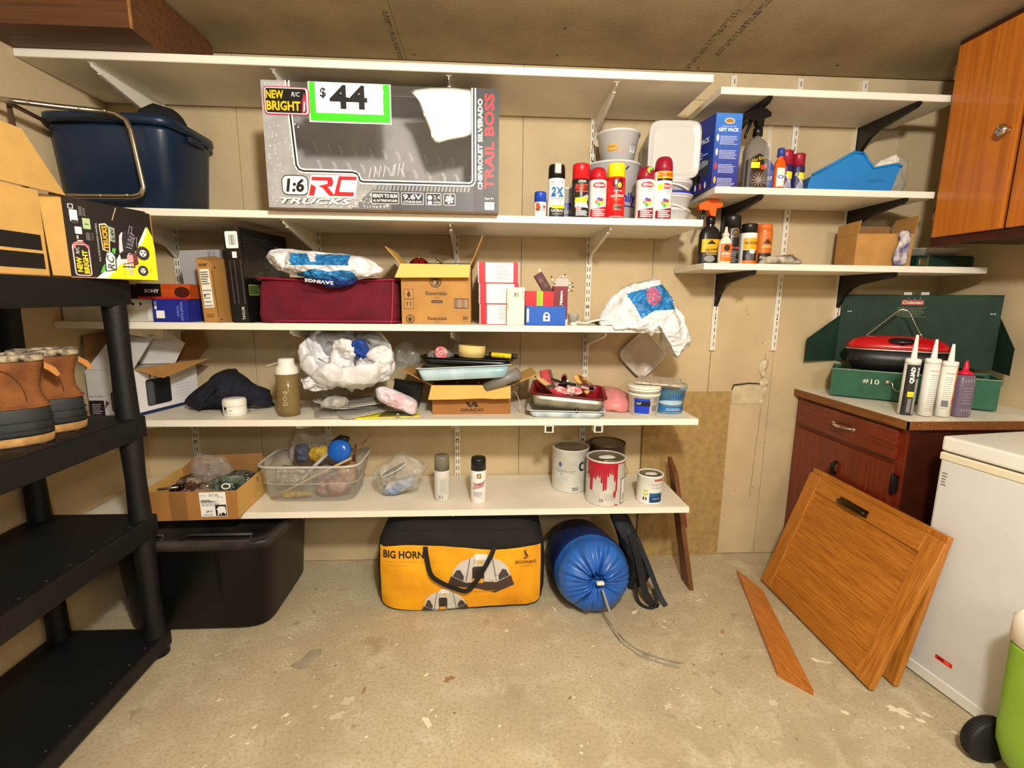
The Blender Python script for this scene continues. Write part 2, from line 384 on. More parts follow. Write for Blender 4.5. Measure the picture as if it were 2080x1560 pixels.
for i, x in enumerate(RT): standard(x, 1.065 if i < 2 else 1.10, 2.275, 0, 'white single-slot wall rail of the right-hand shelves, %s from their left end' % nm[i])
SH = [(2.081, 'topmost'), (1.577, 'second highest'), (1.173, 'middle'), (.800, 'second lowest'), (.420, 'lowest')]
for (z, sn) in SH:
    for i, x in enumerate(LT):
        t = thing('shelf_bracket', 'white metal bracket under the %s long shelf on the %s rail from the left' % (sn, nm[i]), 'bracket', (x, -.013, z))
        pts = [(0, 0), (-.375, 0), (-.375, -.014), (-.34, -.022), (-.06, -.075), (-.015, -.115), (0, -.12)]
        MB().prism([(-.0012, a, b) for a, b in pts], (.0024, 0, 0)).build('web', WHT, t)
        m = MB().box(-.009, .009, -.375, 0, -.0022, -.0003); m.hexa([(-.006, -.06, -.077), (.006, -.06, -.077), (.006, -.34, -.024), (-.006, -.34, -.024), (-.006, -.06, -.074), (.006, -.06, -.074), (.006, -.34, -.021), (-.006, -.34, -.021)])
        m.hexa([(-.006, -.0, -.122), (.006, -.0, -.122), (.006, -.06, -.077), (-.006, -.06, -.077), (-.006, 0, -.118), (.006, 0, -.118), (.006, -.06, -.074), (-.006, -.06, -.074)])
        m.build('flange', WHT, t)
        MB().lathe([(.005, 0), (0, .0004)], 10, T=Matrix.Translation((-.0012, -.06, -.05)) @ Matrix.Rotation(-pi/2, 4, 'Y')).build('hole', SLOT, t)
for x, nn in ((.262, 'left'), (.462, 'right')):
    t = thing('shelf_clip', 'small white U-shaped clip under the second lowest long shelf, %s one of two' % nn, 'clip', (x, -.392, .7995))
    m = MB().box(-.018, .018, -.02, .02, -.003, 0).box(-.018, -.012, -.02, .02, -.026, -.003).box(.012, .018, -.02, .02, -.026, -.003).box(-.018, .018, -.02, .02, -.029, -.026)
    m.build('frame', WHT, t); box('insert', t, SLOT, -.0115, .0115, -.017, .02, -.0255, -.0035)
RS = [(2.077, 'topmost'), (1.717, 'middle'), (1.424, 'lowest')]
for z, sn in RS:
    for x, nn in ((RT[0], 'left'), (RT[2], 'right')):
        t = thing('shelf_bracket', 'black heavy bracket under the %s right-hand shelf, %s one' % (sn, nn), 'bracket', (x, -.013, z))
        pts = [(0, 0), (-.312, 0), (-.316, -.010), (-.30, -.020), (-.12, -.046), (-.075, -.062), (-.035, -.095), (-.012, -.135), (0, -.14)]
        MB().prism([(-.008, a, b) for a, b in pts], (.016, 0, 0)).build('arm', BLK, t)
        MB().box(-.0105, .0105, -.003, .001, -.15, 0).build('mounting_plate', BLK, t)
SHM = M('white_shelf', (236, 229, 213), .5, var=.05, vs=5); SHE = M('shelf_edge', (242, 236, 222), .55)
def shelf(label, x0, x1, y0, z, th=.026):
    t = thing('shelf', label, 'shelf', ((x0+x1)/2, 0, z)); h = (x1-x0)/2
    box('board', t, SHM, -h, h, y0+.0015, -.0145, 0, th, bev=.0015)
    box('edge_band', t, SHE, -h, h, y0, y0+.0014, .001, th-.001)
for (z, sn), xr in zip(SH, (.829, .830, .725, .872, .862)):
    shelf('long white shelf on the left of the back wall, %s of five' % sn, -1.571, xr, -.413, z)
for (z, sn), (a, b) in zip(RS, ((.900, 1.85), (.906, 1.815), (.885, 2.095))):
    shelf('shorter white shelf on black brackets at the right, %s of three' % sn, a, b, -.3255, z)
# ---------------------------------------------------------------- black plastic rack on the left
RK = M('black_plastic', (13, 13, 15), .55, var=.25, vs=25, bump=.25, bs=120); RKE = M('black_plastic_worn', (58, 56, 52), .6)
t = thing('plastic_rack', 'black plastic shelving rack standing along the left wall', 'rack', (-1.365, -1.13, 0))
for sx in (-.165, .168):
    for sy in (-.50, .50):
        q = []
        for z0, z1 in ((.07, .45), (.53, .815), (.89, 1.27)): q += [(.034, z0), (.030, (z0+z1)/2), (.034, z1)]
        MB().lathe([(0, 0), (.040, 0), (.036, .05)]+q+[(.034, 1.30), (0, 1.30)], 20, (sx, sy, 0)).build('post', RK, t)
for zt, h in ((.075, .06), (.53, .075), (.89, .075), (1.345, .08)):
    m = MB().box(-.20, .20, -.54, .54, zt-h, zt, bev=.008, seg=2)
    s = m.build('shelf_deck', RK, t)
    MB().box(-.188, .188, -.528, .528, zt-h-.003, zt-h).build('rim', RKE, s)
    m = MB()
    for k in range(12): m.lathe([(0, .0006), (.004, .0006), (.004, 0)], 6, (.178, -.45+.08*k, zt))
    m.build('drain_holes', RKE, s)['kind'] = 'stuff'
# ---------------------------------------------------------------- wooden box near the ceiling
WB = WOOD('dark_ply', (104, 66, 34), (78, 46, 24), 'X', 6, .6, 3)
t = thing('wooden_box', 'brown wooden box lying on the topmost long shelf in the left corner', 'box', (-1.33, -.31, 2.1075))
m = MB().box(-.24, .24, -.26, .24, 0, .012).box(-.24, .24, -.26, -.248, .012, .17).box(-.24, .24, .228, .24, .012, .17).box(-.24, -.228, -.248, .228, .012, .17).box(.228, .24, -.248, .228, .012, .17)
m.build('carcass', WB, t); box('lid', t, WB, -.24, .24, -.26, .24, .1705, .18); box('edge_strip', t, WOOD('ply_edge', (176, 128, 74), (140, 94, 50), 'Y', 8), .2402, .244, -.26, -.25, 0, .17)
# ---------------------------------------------------------------- base cabinet, upper cabinet
CW = WOOD('cherry_x', (132, 48, 20), (86, 26, 10), 'Y', 9, .35, 5, .3); CZ = WOOD('cherry_z', (128, 44, 18), (84, 26, 10), 'Z', 9, .35, 5, .3)
CD = M('cherry_dark', (66, 24, 12), .4, var=.25, vs=12); CHR = M('chrome', (214, 208, 196), .18, 1)
t = thing('base_cabinet', 'cherry-stained base cabinet in the right corner, drawer above a door', 'cabinet', (1.56, 0, 0))
box('carcass', t, CD, .02, .635, -.648, -.002, .0, .848)
m = MB().box(0, .02, -.035, -.002, 0, .848).box(0, .02, -.65, -.612, 0, .848).box(0, .02, -.612, -.035, .825, .848).box(0, .02, -.612, -.035, .69, .72).box(0, .02, -.612, -.035, 0, .10)
m.build('face_frame', CZ, t)
d = box('drawer', t, CW, -.016, .004, -.616, -.03, .715, .83, bev=.006, seg=2)
pts = [(-.018, -.405, .775), (-.03, -.395, .776), (-.042, -.37, .777), (-.046, -.345, .777), (-.042, -.32, .777), (-.03, -.295, .776), (-.018, -.285, .775)]
MB().tube(pts, [.004, .005, .006, .0075, .006, .005, .004], 8).lathe([(0, 0), (.011, .0), (.008, .006), (0, .006)], 12, T=Matrix.Translation((-.016, -.405, .775)) @ Matrix.Rotation(-pi/2, 4, 'Y')).lathe([(0, 0), (.011, .0), (.008, .006), (0, .006)], 12, T=Matrix.Translation((-.016, -.285, .775)) @ Matrix.Rotation(-pi/2, 4, 'Y')).build('drawer_handle', CHR, d)
d = box('door', t, CZ, -.016, .004, -.616, -.03, .09, .695, bev=.006, seg=2)
for z in (.16, .59): MB().box(-.02, -.002, -.640, -.618, z, z+.07, bev=.002).tube([(-.019, -.629, z-.006), (-.019, -.629, z+.076)], .004).build('hinge', M('black_iron', (26, 24, 22), .5, .6), d)
MB().tube([(-.016, -.33, .560), (-.030, -.33, .565), (-.032, -.33, .60), (-.016, -.33, .61)], .008).build('door_handle', M('black_iron', (26, 24, 22), .5), d)
box('end_panel', t, CD, .03, .63, -.6545, -.6485, .05, .83, bev=.001)
MB().box(.003, .045, -.658, -.650, .0, .847).build('end_stile', CD, t)
MB().prism([(-.02, -.002, .849), (-.02, -.662, .849), (.638, -.662, .849), (.638, -.002, .849)], (0, 0, .026)).build('countertop', M('white_laminate', (246, 240, 226), .3, var=.06, vs=14), t)
MB().box(-.026, -.0205, -.668, -.002, .845, .876).box(-.026, .638, -.668, -.6625, .845, .876).build('countertop_edge', WOOD('edge_oak', (146, 92, 44), (98, 56, 24), 'Y', 16, .5), t)
UD = WOOD('honey_maple', (194, 114, 34), (166, 90, 22), 'Z', 4, .4, 3, .3)
t = thing('wall_cabinet', 'honey-brown wall cabinet hung high on the right wall with chrome knob', 'cabinet', (1.82, -.335, 1.53))
box('carcass', t, CD, .02, .378, -1.4, 0, 0.03, .755); m = MB().box(0, .02, -1.4, 0, 0, .045).box(0, .02, -1.4, 0, .715, .757).box(0, .02, -.02, 0, .045, .715).box(0, .02, -.31, -.28, .045, .715).box(0, .02, -.60, -.57, .045, .715)
m.build('face_frame', CD, t); box('bottom_panel', t, CD, .02, .378, -1.4, 0, .012, .029)
for k, (a, b) in enumerate(((-.288, -.014), (-.578, -.302), (-1.39, -.592))):
    d = box('door', t, UD, -.017, -.0005, a, b, .03, .735, bev=.006, seg=2)
    if k == 0:
        MB().lathe([(0, 0), (.012, 0), (.009, .006), (.007, .014), (.019, .022), (.021, .029), (.014, .036), (0, .038)], 20, T=Matrix.Translation((-.017, a+.03, .36)) @ Matrix.Rotation(-pi/2, 4, 'Y')).build('knob', CHR, d)
        for z in (.10, .62): MB().box(-.012, -.003, b+.001, b+.010, z, z+.05).build('hinge', CHR, d)
# ---------------------------------------------------------------- freezer and cooler
FZ = M('freezer_white', (216, 217, 218), .4, var=.03, vs=6); FZL = M('freezer_lid', (226, 225, 220), .35)
t = thing('chest_freezer', 'white chest freezer at the right edge, in front of the base cabinet', 'freezer', (1.530, -.815, 0), R(8.5))
box('body', t, FZ, 0, .49, -.98, 0, .03, .79, bev=.008, seg=2)
box('gasket', t, M('gasket', (222, 214, 188), .6), -.004, .495, -.985, .004, .785, .812, bev=.004)
box('lid', t, FZL, -.006, .50, -.99, .0, .818, .868, bev=.008, seg=2)
box('lid_seal', t, M('seal_grey', (120, 112, 100), .8), .004, .485, -.975, -.01, .810, .820)
box('plinth', t, M('plinth_white', (228, 228, 224), .5), .0-.006, .46, -.97, -.004, .006, .045, bev=.002)
for x in (.05, .44):
    for y in (-.06, -.9): MB().lathe([(0, 0), (.018, 0), (.018, .031), (0, .031)], 12, (x, y, 0)).build('foot', BLK, t)
p = Pr(); p.rr(-.0, 0, .055, .016, .004, (226, 44, 30)); p.rect(.008, .004, .026, .012, (120, 20, 20)); p.rr(.03, .004, .045, .012, .003, (246, 110, 80))
p.put(t, plane_fn((0, -.085, .105), (0, -1, 0), (0, 0, 1)), 'red_sticker')
p = Pr(); p.lines(0, 0, .018, .05, 5, (110, 110, 100), 3); p.put(t, plane_fn((0, -.012, .70), (0, -1, 0), (0, 0, 1)), 'grey_badge')
GC = M('cooler_green', (142, 186, 62), .45, var=.05, vs=8)
t = thing('rolling_cooler', 'green rolling cooler with white lid and black wheel at the bottom right edge', 'cooler', (1.470, -1.410, 0))
rs = [sup(a, b, 5, 32, z) for a, b, z in ((.045, .16, .055), (.066, .185, .075), (.082, .2, .13), (.086, .203, .18), (.088, .207, .41), (.088, .207, .422))]
MB().loft(rs).build('body', GC, t)
MB().loft([sup(a, b, 5, 32, z) for a, b, z in ((.087, .205, .4225), (.091, .211, .427), (.091, .211, .49), (.080, .20, .505))]).build('lid', M('cooler_white', (232, 228, 214), .5), t)
w_ = MB().lathe([(0, -.021), (.03, -.021), (.032, -.016), (.055, -.016), (.06, -.02), (.066, -.012), (.066, .012), (.06, .02), (0, .02)], 36, T=Matrix.Translation((-.024, .238, .0665)) @ Matrix.Rotation(pi/2, 4, 'X')).build('wheel', M('wheel_black', (30, 30, 31), .6, var=.4, vs=30), t)
m = MB()
for k in range(40):
    a = 2*pi*k/40; m.box(-.0015, .0015, -.012, .012, .0655, .0675, T=Matrix.Translation((-.024, .238, .0665)) @ Matrix.Rotation(a, 4, 'Y'))
m.build('tread', M('wheel_black', (30, 30, 31), .6), w_)
# ---------------------------------------------------------------- oak cabinet doors and boards
OK = WOOD('oak_long', (206, 136, 50), (150, 88, 26), 'X', 22, .4, 6, .2); OKZ = WOOD('oak_cross', (204, 134, 50), (150, 88, 26), 'Y', 22, .4, 6, .2)
def oak(label, loc, tilt, W, H, handle):
    # local x along the door's long side (towards the camera), local y up the slope, z out of the face
    xa = Vector((0, -1, 0)); ya = Vector((sin(tilt), 0, cos(tilt))); za = xa.cross(ya)
    t = thing('cabinet_door', label, 'door'); mm = Matrix((xa, ya, za)).transposed().to_4x4(); mm.translation = loc; t.matrix_world = mm
    f = .068; T_ = .020
    for y in (0, H-f):
        MB().box(f+.0003, W-f-.0003, y, y+f, 0, T_, bev=.0025).build('rail', OK, t)
    for x in (0, W-f):
        MB().box(x, x+f, 0, H, 0, T_, bev=.0025).build('stile', OKZ, t)
    MB().box(f, W-f, f, H-f, .004, .011).build('panel', OK, t)
    MB().box(f, W-f, H-f-.004, H-f, .0111, .0135).box(f, W-f, f, f+.004, .0111, .0135).box(f, f+.004, f+.004, H-f-.004, .0111, .0135).box(W-f-.004, W-f, f+.004, H-f-.004, .0111, .0135).build('moulding', OK, t)
    if handle:
        x0 = W*.325; y0 = H-f*.66; q_ = .045
        m = MB().box(x0, x0+.105+q_, y0-.015, y0+.015, T_, T_+.003, bev=.001)
        m.build('handle_plate', M('brass', (120, 88, 40), .35, 1, var=.3, vs=40), t)
        h = MB().tube([(x0+.004, y0, T_+.003), (x0+.008, y0, T_+.014), (x0+.02, y0, T_+.017), (x0+.075, y0, T_+.019), (x0+.085+q_, y0, T_+.017), (x0+.097+q_, y0, T_+.014), (x0+.101+q_, y0, T_+.003)], [.006, .007, .009, .012, .009, .007, .006], 8).build('pull_handle', M('black_brass', (58, 48, 28), .3, .8), t)
    return t
oak('oak cabinet door with brass pull, front one of two leaning at the freezer', (1.318, -.262, .0065), math.atan2(.180, .526), .665, .558, 1)
oak('oak cabinet door behind the one with the brass pull, leaning at the freezer', (1.420, -.245, .0045), math.atan2(.106, .545), .665, .555, 0)
t = thing('oak_board', 'mitred oak board lying flat on the floor in front of the oak doors', 'board', (1.15, -.55, 0), 0)
m = MB().prism([(-.119, -.29, .0), (-.047, -.378, .0), (.108, .20, .0), (.075, .365, .0)], (0, 0, .019))
m.build('plank', WOOD('oak_plank', (208, 134, 58), (146, 84, 30), 'Y', 26, .4, 9, .2), t)
t = thing('wood_plank', 'brown wood plank leaning beside the right end of the lowest long shelf', 'plank', (.945, -.272, 0))
d = Vector((-.055, .135, .54)); 
MB().hexa([Vector(q) for q in ((-.010, -.048, 0), (.010, -.048, 0), (.010, .046, .0), (-.010, .046, .0))]+[Vector(q)+d for q in ((-.010, -.048, -.03), (.010, -.048, -.03), (.010, .046, .02), (-.010, .046, .02))]).build('board', WOOD('walnut_plank', (122, 76, 38), (84, 48, 22), 'Z', 18, .5, 4), t)
MB().hexa([(-.0185, .028, .27), (-.009, .028, .27), (-.009, .045, .27), (-.0185, .045, .27), (-.031, .055, .39), (-.0215, .055, .39), (-.0215, .072, .39), (-.031, .072, .39)]).build('red_batten', M('red_wood', (110, 30, 20), .6), t)
# ---------------------------------------------------------------- shared materials for the goods
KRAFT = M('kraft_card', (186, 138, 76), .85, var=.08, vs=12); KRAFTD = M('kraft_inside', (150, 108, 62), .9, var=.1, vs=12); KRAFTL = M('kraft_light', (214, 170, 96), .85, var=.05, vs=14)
WP = M('white_plastic', (234, 232, 224), .35); CARDW = M('card_white', (224, 222, 214), .6); CLR = M('clear_plastic', (214, 216, 212), .12, alpha=.17, crum=.8, cs=22)
CLR2 = M('frosted_plastic', (206, 204, 196), .3, alpha=.5); BAGW = M('bag_white', (222, 223, 227), .34, crum=.45, cs=17); TIN = M('bare_tin', (176, 170, 156), .35, .9)
BLKP = M('black_gloss', (16, 16, 17), .25); RUB = M('black_rubber', (26, 26, 27), .7)
def cap_prof(h, r, H, rnd=.006):
    return [(r, h), (r, H-rnd), (r*.97, H-rnd*.4), (r*.88, H), (0, H)]
def can(label, x, y, z, r, H, ch, cc, bc, pf, cat='spray can', style='round', tilt=0, group=None, name='spray_can', metal=0):
    t = thing(name, label, cat, (x, y, z), group=group, rot=(0, 0, tilt)); hb = H-ch
    MB().lathe([(0, .001), (r*.86, .001), (r*.95, 0), (r, .003), (r, hb-.004), (r*.97, hb), (r*.8, hb+.002), (0, hb+.002)], 28).build('body', M('can_%d_%d_%d' % bc, bc, .3, metal), t)
    rc = r*.955; cm = M('cap_%d_%d_%d' % cc, cc, .35)
    if style == 'round': pr = [(0, hb), (rc, hb+.0), (rc, H-.006), (rc*.97, H-.002), (rc*.9, H), (0, H)]
    elif style == 'dome': pr = [(0, hb), (rc, hb), (rc, hb+ch*.35), (rc*.94, hb+ch*.65), (rc*.82, hb+ch*.88), (rc*.62, H), (0, H)]
    else: pr = [(0, hb), (rc, hb), (rc*.97, H-.008), (rc*.9, H), (0, H)]
    c = MB().lathe(pr, 28).build('cap', cm, t)
    if style == 'dome':
        q = Pr(); q.poly([(-.010, hb+ch*.12), (.010, hb+ch*.12), (.009, hb+ch*.5), (0, hb+ch*.86), (-.009, hb+ch*.5)], tuple(min(255, v+70) for v in cc)); q.put(c, lambda a, b, h: cyl_fn(rc*(1 if b < hb+ch*.35 else 1-.35*(b-hb-ch*.35)/ch))(a, b, h), 'grip')
    if style == 'tab':
        MB().box(-.012, .012, -rc-.003, -rc*.55, H-.034, H+.002, bev=.002).build('spray_tab', M('tab_grey', (186, 186, 186), .5), c)
    p = Pr(); pf(p, r, hb); p.put(t, cyl_fn(r), 'printed_label'); return t
W_ = (246, 246, 244); K_ = (24, 24, 26)
# ---------------------------------------------------------------- second shelf: truck box
t = thing('toy_truck_box', 'large open grey toy truck box with $44 price sign on the second highest shelf', 'box', (-.348, -.47, 1.604), R(.6))
X0, X1, HB, DP = -.400, .400, .408, .30
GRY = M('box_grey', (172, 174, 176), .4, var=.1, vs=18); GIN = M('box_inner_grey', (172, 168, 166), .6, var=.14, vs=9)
U = [(X0, 0), (X1, 0), (X1, HB), (.312, HB), (.312, .105), (.305, .095), (.295, .092), (-.075, .092), (-.085, .096), (-.088, .108), (-.095, .118), (-.108, .122), (-.275, .122), (-.29, .127), (-.298, .14), (-.312, .36), (-.312, HB), (X0, HB)]
MB().prism([(a, 0, b) for a, b in U], (0, .002, 0)).build('front_panel', GRY, t)
box('bottom_panel', t, M('box_bottom', (176, 148, 128), .7), X0, X1, .0021, DP, 0, .002); box('left_panel', t, GIN, X0, X0+.002, .0021, DP, .0021, HB); box('right_panel', t, GIN, X1-.002, X1, .0021, DP, .0021, HB)
bp = box('back_panel', t, GIN, X0+.002, X1-.002, DP-.002, DP, .0021, HB)
p = Pr(); rnd = random.Random(2)
for r_2, z0 in enumerate((.30, .235, .16, .09)):
    for k in range(13):
        x = X0+.06+k*.055+rnd.uniform(-.006, .006)+(.02 if r_2 % 2 else 0); z = z0-.004*k
        p.poly([(x, z), (x+.012, z), (x+.022, z-.02), (x+.022, z-.035), (x+.012, z-.035), (x+.01, z-.02)], (196, 193, 192))
p.put(bp, front(0, DP-.002, 0), 'tyre_print')
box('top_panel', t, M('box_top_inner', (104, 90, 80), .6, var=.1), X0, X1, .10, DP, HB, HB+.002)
box('window_film', t, M('window_film', (225, 226, 224), .05, alpha=.035), -.305, .308, .0022, .0028, .1, HB-.002)
o = puff([(-.1, .085), (.10, .09), (.105, .0), (.10, -.055), (.02, -.075), (-.03, -.085), (-.055, -.03), (-.085, .05)], .006, nr=8, seed=5, amp=.004, f=12, name='inner_film', mats=M('white_film', (240, 240, 236), .4), parent=t); o.location = (.205, .018, .318)
MB().box(-.245, .03, -.0035, -.0012, .285-.005, HB-.001).build('price_sign', M('sign_white', W_, .5), t)
p = Pr(); G = (64, 226, 30)
p.rect(-.241, .285, .026, HB-.002, G); p.rect(-.222, .31, .004, HB-.002, (246, 246, 244)); p.text('$', -.196, .372, .034, K_, bold=.02); p.text('44', -.112, .362, .075, K_, w=.125, bold=.03)
p.poly([(-.012, .35), (.006, .375), (.006, .385), (-.004, .378)], (246, 246, 244));
p.put(t, front(0, -.0036, 0), 'price_print')
p = Pr(); OUT = (238, 238, 236)
def edge(off, col, wd):
    pts = [(a, b) for a, b in U[3:17]]
    for (a, b), (c, d) in zip(pts, pts[1:]): p.line(a, b, c, d, wd, col)
p.rect(.312, 0, X1, HB, (44, 44, 46)); p.rect(.02, 0, .312, .088, (74, 76, 80)); p.poly([(-.12, 0), (.02, 0), (.02, .088), (-.02, .088)], (112, 114, 118))
rnd = random.Random(9)
for k in range(300):
    x = rnd.uniform(X0+.01, .02); z = rnd.uniform(.006, .05 if x > -.28 else .33); p.ell(x, z, rnd.uniform(.001, .0035), rnd.uniform(.001, .005), (208, 208, 206), 5)
for k in range(30): x = -.09+k*.013; p.poly([(x, .066), (x+.007, .066), (x+.011, .082), (x+.004, .082)], (150, 152, 154)) 
edge(0, (240, 240, 240), .016); edge(0, (20, 20, 22), .006)
for k in range(20): p.rect(X0+.012+k*.0042, .385, X0+.0145+k*.0042, .402, (196, 196, 196))
p.rr(-.392, .300, -.242, .388, .012, (196, 36, 84)); p.rr(-.389, .303, -.246, .385, .010, (246, 232, 236)); p.rr(-.386, .306, -.252, .382, .008, (14, 14, 14))
p.poly([(-.268, .306), (-.256, .31), (-.252, .345), (-.258, .372), (-.266, .346)], (214, 40, 80)); p.poly([(-.264, .31), (-.258, .314), (-.256, .34), (-.26, .345)], (250, 220, 226))
p.text('NEW', -.384, .363, .026, (250, 200, 20), w=.058, al='L', bold=.03); p.text('R/C', -.300, .365, .014, W_, w=.028, al='L', shear=.2); p.text('BRIGHT', -.384, .328, .030, (250, 200, 20), w=.112, al='L', bold=.03)
p.rr(-.352, .042, -.262, .108, .018, K_); p.rr(-.349, .045, -.265, .105, .016, W_); p.text('1:6', -.307, .075, .046, K_, w=.062, bold=.04, shear=.15)
RD = (220, 28, 40); 
p.poly([(-.268, .036), (-.250, .110), (-.09, .112), (-.105, .036)], W_)
p.poly([(-.248, .104), (-.180, .104), (-.176, .086), (-.182, .074), (-.196, .072), (-.172, .042), (-.192, .042), (-.214, .068), (-.228, .074), (-.196, .082), (-.196, .092), (-.250, .092)], RD); p.poly([(-.262, .042), (-.244, .042), (-.236, .070), (-.252, .080)], RD)
p.poly([(-.156, .108), (-.094, .108), (-.098, .096), (-.148, .096), (-.158, .056), (-.106, .056), (-.110, .042), (-.176, .042), (-.168, .07)], RD)
p.text('TRUCKS', -.238, .022, .020, (60, 60, 62), w=.245, bold=.05, shear=.3); p.text('TRUCKS', -.2395, .0235, .020, W_, w=.245, bold=.03, shear=.3)
p.rr(-.048, .02, .048, .060, .004, (232, 232, 232)); p.rr(-.046, .022, .046, .058, .003, (20, 20, 22)); p.text('READY TO RUN', 0, .047, .013, W_, w=.085, bold=.04); p.text('ALL BATTERIES INCLUDED', 0, .031, .008, W_, w=.085, bold=.02)
p.rr(.056, .02, .134, .060, .004, (232, 232, 232)); p.rr(.058, .022, .132, .058, .003, (20, 20, 22)); p.text('9.6V', .095, .046, .018, W_, w=.066, bold=.03); p.text('LITHIUM-ION', .095, .029, .008, W_, w=.064, bold=.02)
p.rr(.142, .02, .196, .060, .004, (232, 232, 232)); p.rr(.144, .022, .194, .058, .003, (20, 20, 22)); p.ell(.156, .045, .008, .008, W_); p.ell(.156, .028, .008, .006, W_); p.text('2.4', .180, .046, .013, W_, w=.022); p.text('GHz', .180, .030, .009, W_, w=.022)
p.rr(.204, .02, .246, .060, .004, (232, 232, 232)); p.rr(.206, .022, .244, .058, .003, (20, 20, 22))
for k in range(6): a = pi/3*k+.3; p.ell(.225+.011*cos(a), .04+.011*sin(a), .0045, .0045, W_); 
p.ell(.225, .04, .006, .006, W_)
p.text('CHEVROLET SILVERADO', .334, .225, .017, W_, w=.30, bold=.04, rot=pi/2); p.text('TRAIL BOSS', .366, .235, .034, (226, 24, 34), w=.315, bold=.03, rot=pi/2)
p.text('Ages 8+', .366, .046, .009, W_, w=.034); p.rect(.350, .008, .384, .034, W_); p.bars(.354, .014, .380, .030, 14, K_)
for k in range(14): p.rect(.314, .004+k*.006, .346, .006+k*.006, (86, 86, 88))
p.put(t, front(0, -.0002, 0), 'printed_front')
p = Pr()
for k, x in enumerate((-.05, -.033, -.016, .0, .03, .036, .05, .064)): p.line(x-.004, .105+.002*k, x+.004, .14+.003*k, .002, (232, 232, 232))
p.put(t, front(0, -.0005, 0), 'film_scratches')
# ---------------------------------------------------------------- blue tote, dark bundle, aluminium frame
BT = M('tote_blue', (22, 42, 66), .35, var=.08, vs=5)
t = thing('storage_tote', 'dark blue plastic storage tote on the second highest shelf, far left', 'tote', (-1.338, -.212, 1.604))
k = 40; 
MB().loft([sup(a, b, n, k, z) for a, b, n, z in ((.185, .14, 7, 0), (.192, .148, 7, .004), (.213, .166, 6, .27), (.214, .167, 6, .275), (.212, .165, 6, .285), (.204, .157, 6, .285), (.19, .145, 6, .02))], cap=True).build('body', BT, t)
MB().loft([sup(a, b, n, k, z) for a, b, n, z in ((.213, .166, 6, .288), (.223, .178, 6, .289), (.228, .184, 6, .297), (.226, .182, 6, .318), (.217, .172, 6, .322), (.207, .162, 6, .321), (.205, .160, 6, .286), (.213, .166, 6, .288))], cap=False).build('rim', BT, t)
for s_ in (1,): MB().box(.214, .232, -.05, .05, .262, .286, bev=.004).build('handle_grip', M('tote_blue_dark', (16, 30, 50), .5), t)
o = puff([(-.09, 0), (-.07, .05), (0, .085), (.07, .06), (.10, 0), (.05, -.045), (-.06, -.045)], .08, seed=3, amp=.008, f=18, name='black_bundle', mats=M('black_cloth', (20, 20, 22), .9, bump=.5), pw=.5, back=.8)
o.location = (-1.24, -.21, 1.924); tag(o, 'black cloth bundle lying in the top of the blue tote', 'cloth')
t = thing('aluminium_frame', 'aluminium tube frame with rounded corner standing before the blue tote', 'frame', (-1.19, -.412, 1.604))
pts = [(-.315, -.17, .285), (-.20, -.09, .295), (-.10, -.025, .306), (-.065, -.018, .303), (-.035, -.016, .285), (-.022, -.016, .25), (-.004, -.016, .10), (.0, -.016, .065), (-.012, -.016, .042), (-.04, -.016, .034), (-.30, -.016, .030)]
q = []
for a in range(len(pts)-1):
    for b in range(3): q.append(Vector(pts[a]).lerp(Vector(pts[a+1]), b/3))
q.append(Vector(pts[-1])); 
ALU = M('aluminium', (176, 168, 152), .3, 1); MB().tube(q, .0085, 10).build('tube', ALU, t)
for c in ((-.25, -.128, .290), (-.15, -.058, .3), (-.09, -.028, .305), (-.05, -.026, .035), (-.14, -.026, .032)):
    MB().lathe([(0, .004), (.005, .003), (.006, 0)], 10, T=Matrix.Translation((c[0], c[1]-.006, c[2])) @ Matrix.Rotation(pi/2, 4, 'X')).build('rivet', CHR, t)
MB().tube([(-.30, -.16, .285), (-.30, .0, .27)], .007).tube([(-.32, -.10, .0), (-.32, -.12, .285)], .007).build('brace', M('brown_tube', (84, 62, 50), .5), t)
MB().lathe([(.0, 0), (.010, 0), (.010, .02), (0, .02)], 12, T=Matrix.Translation((-.31, -.016, .020))).tube([(-.31, -.016, 0), (-.31, -.016, .03)], .006).build('foot', RUB, t)
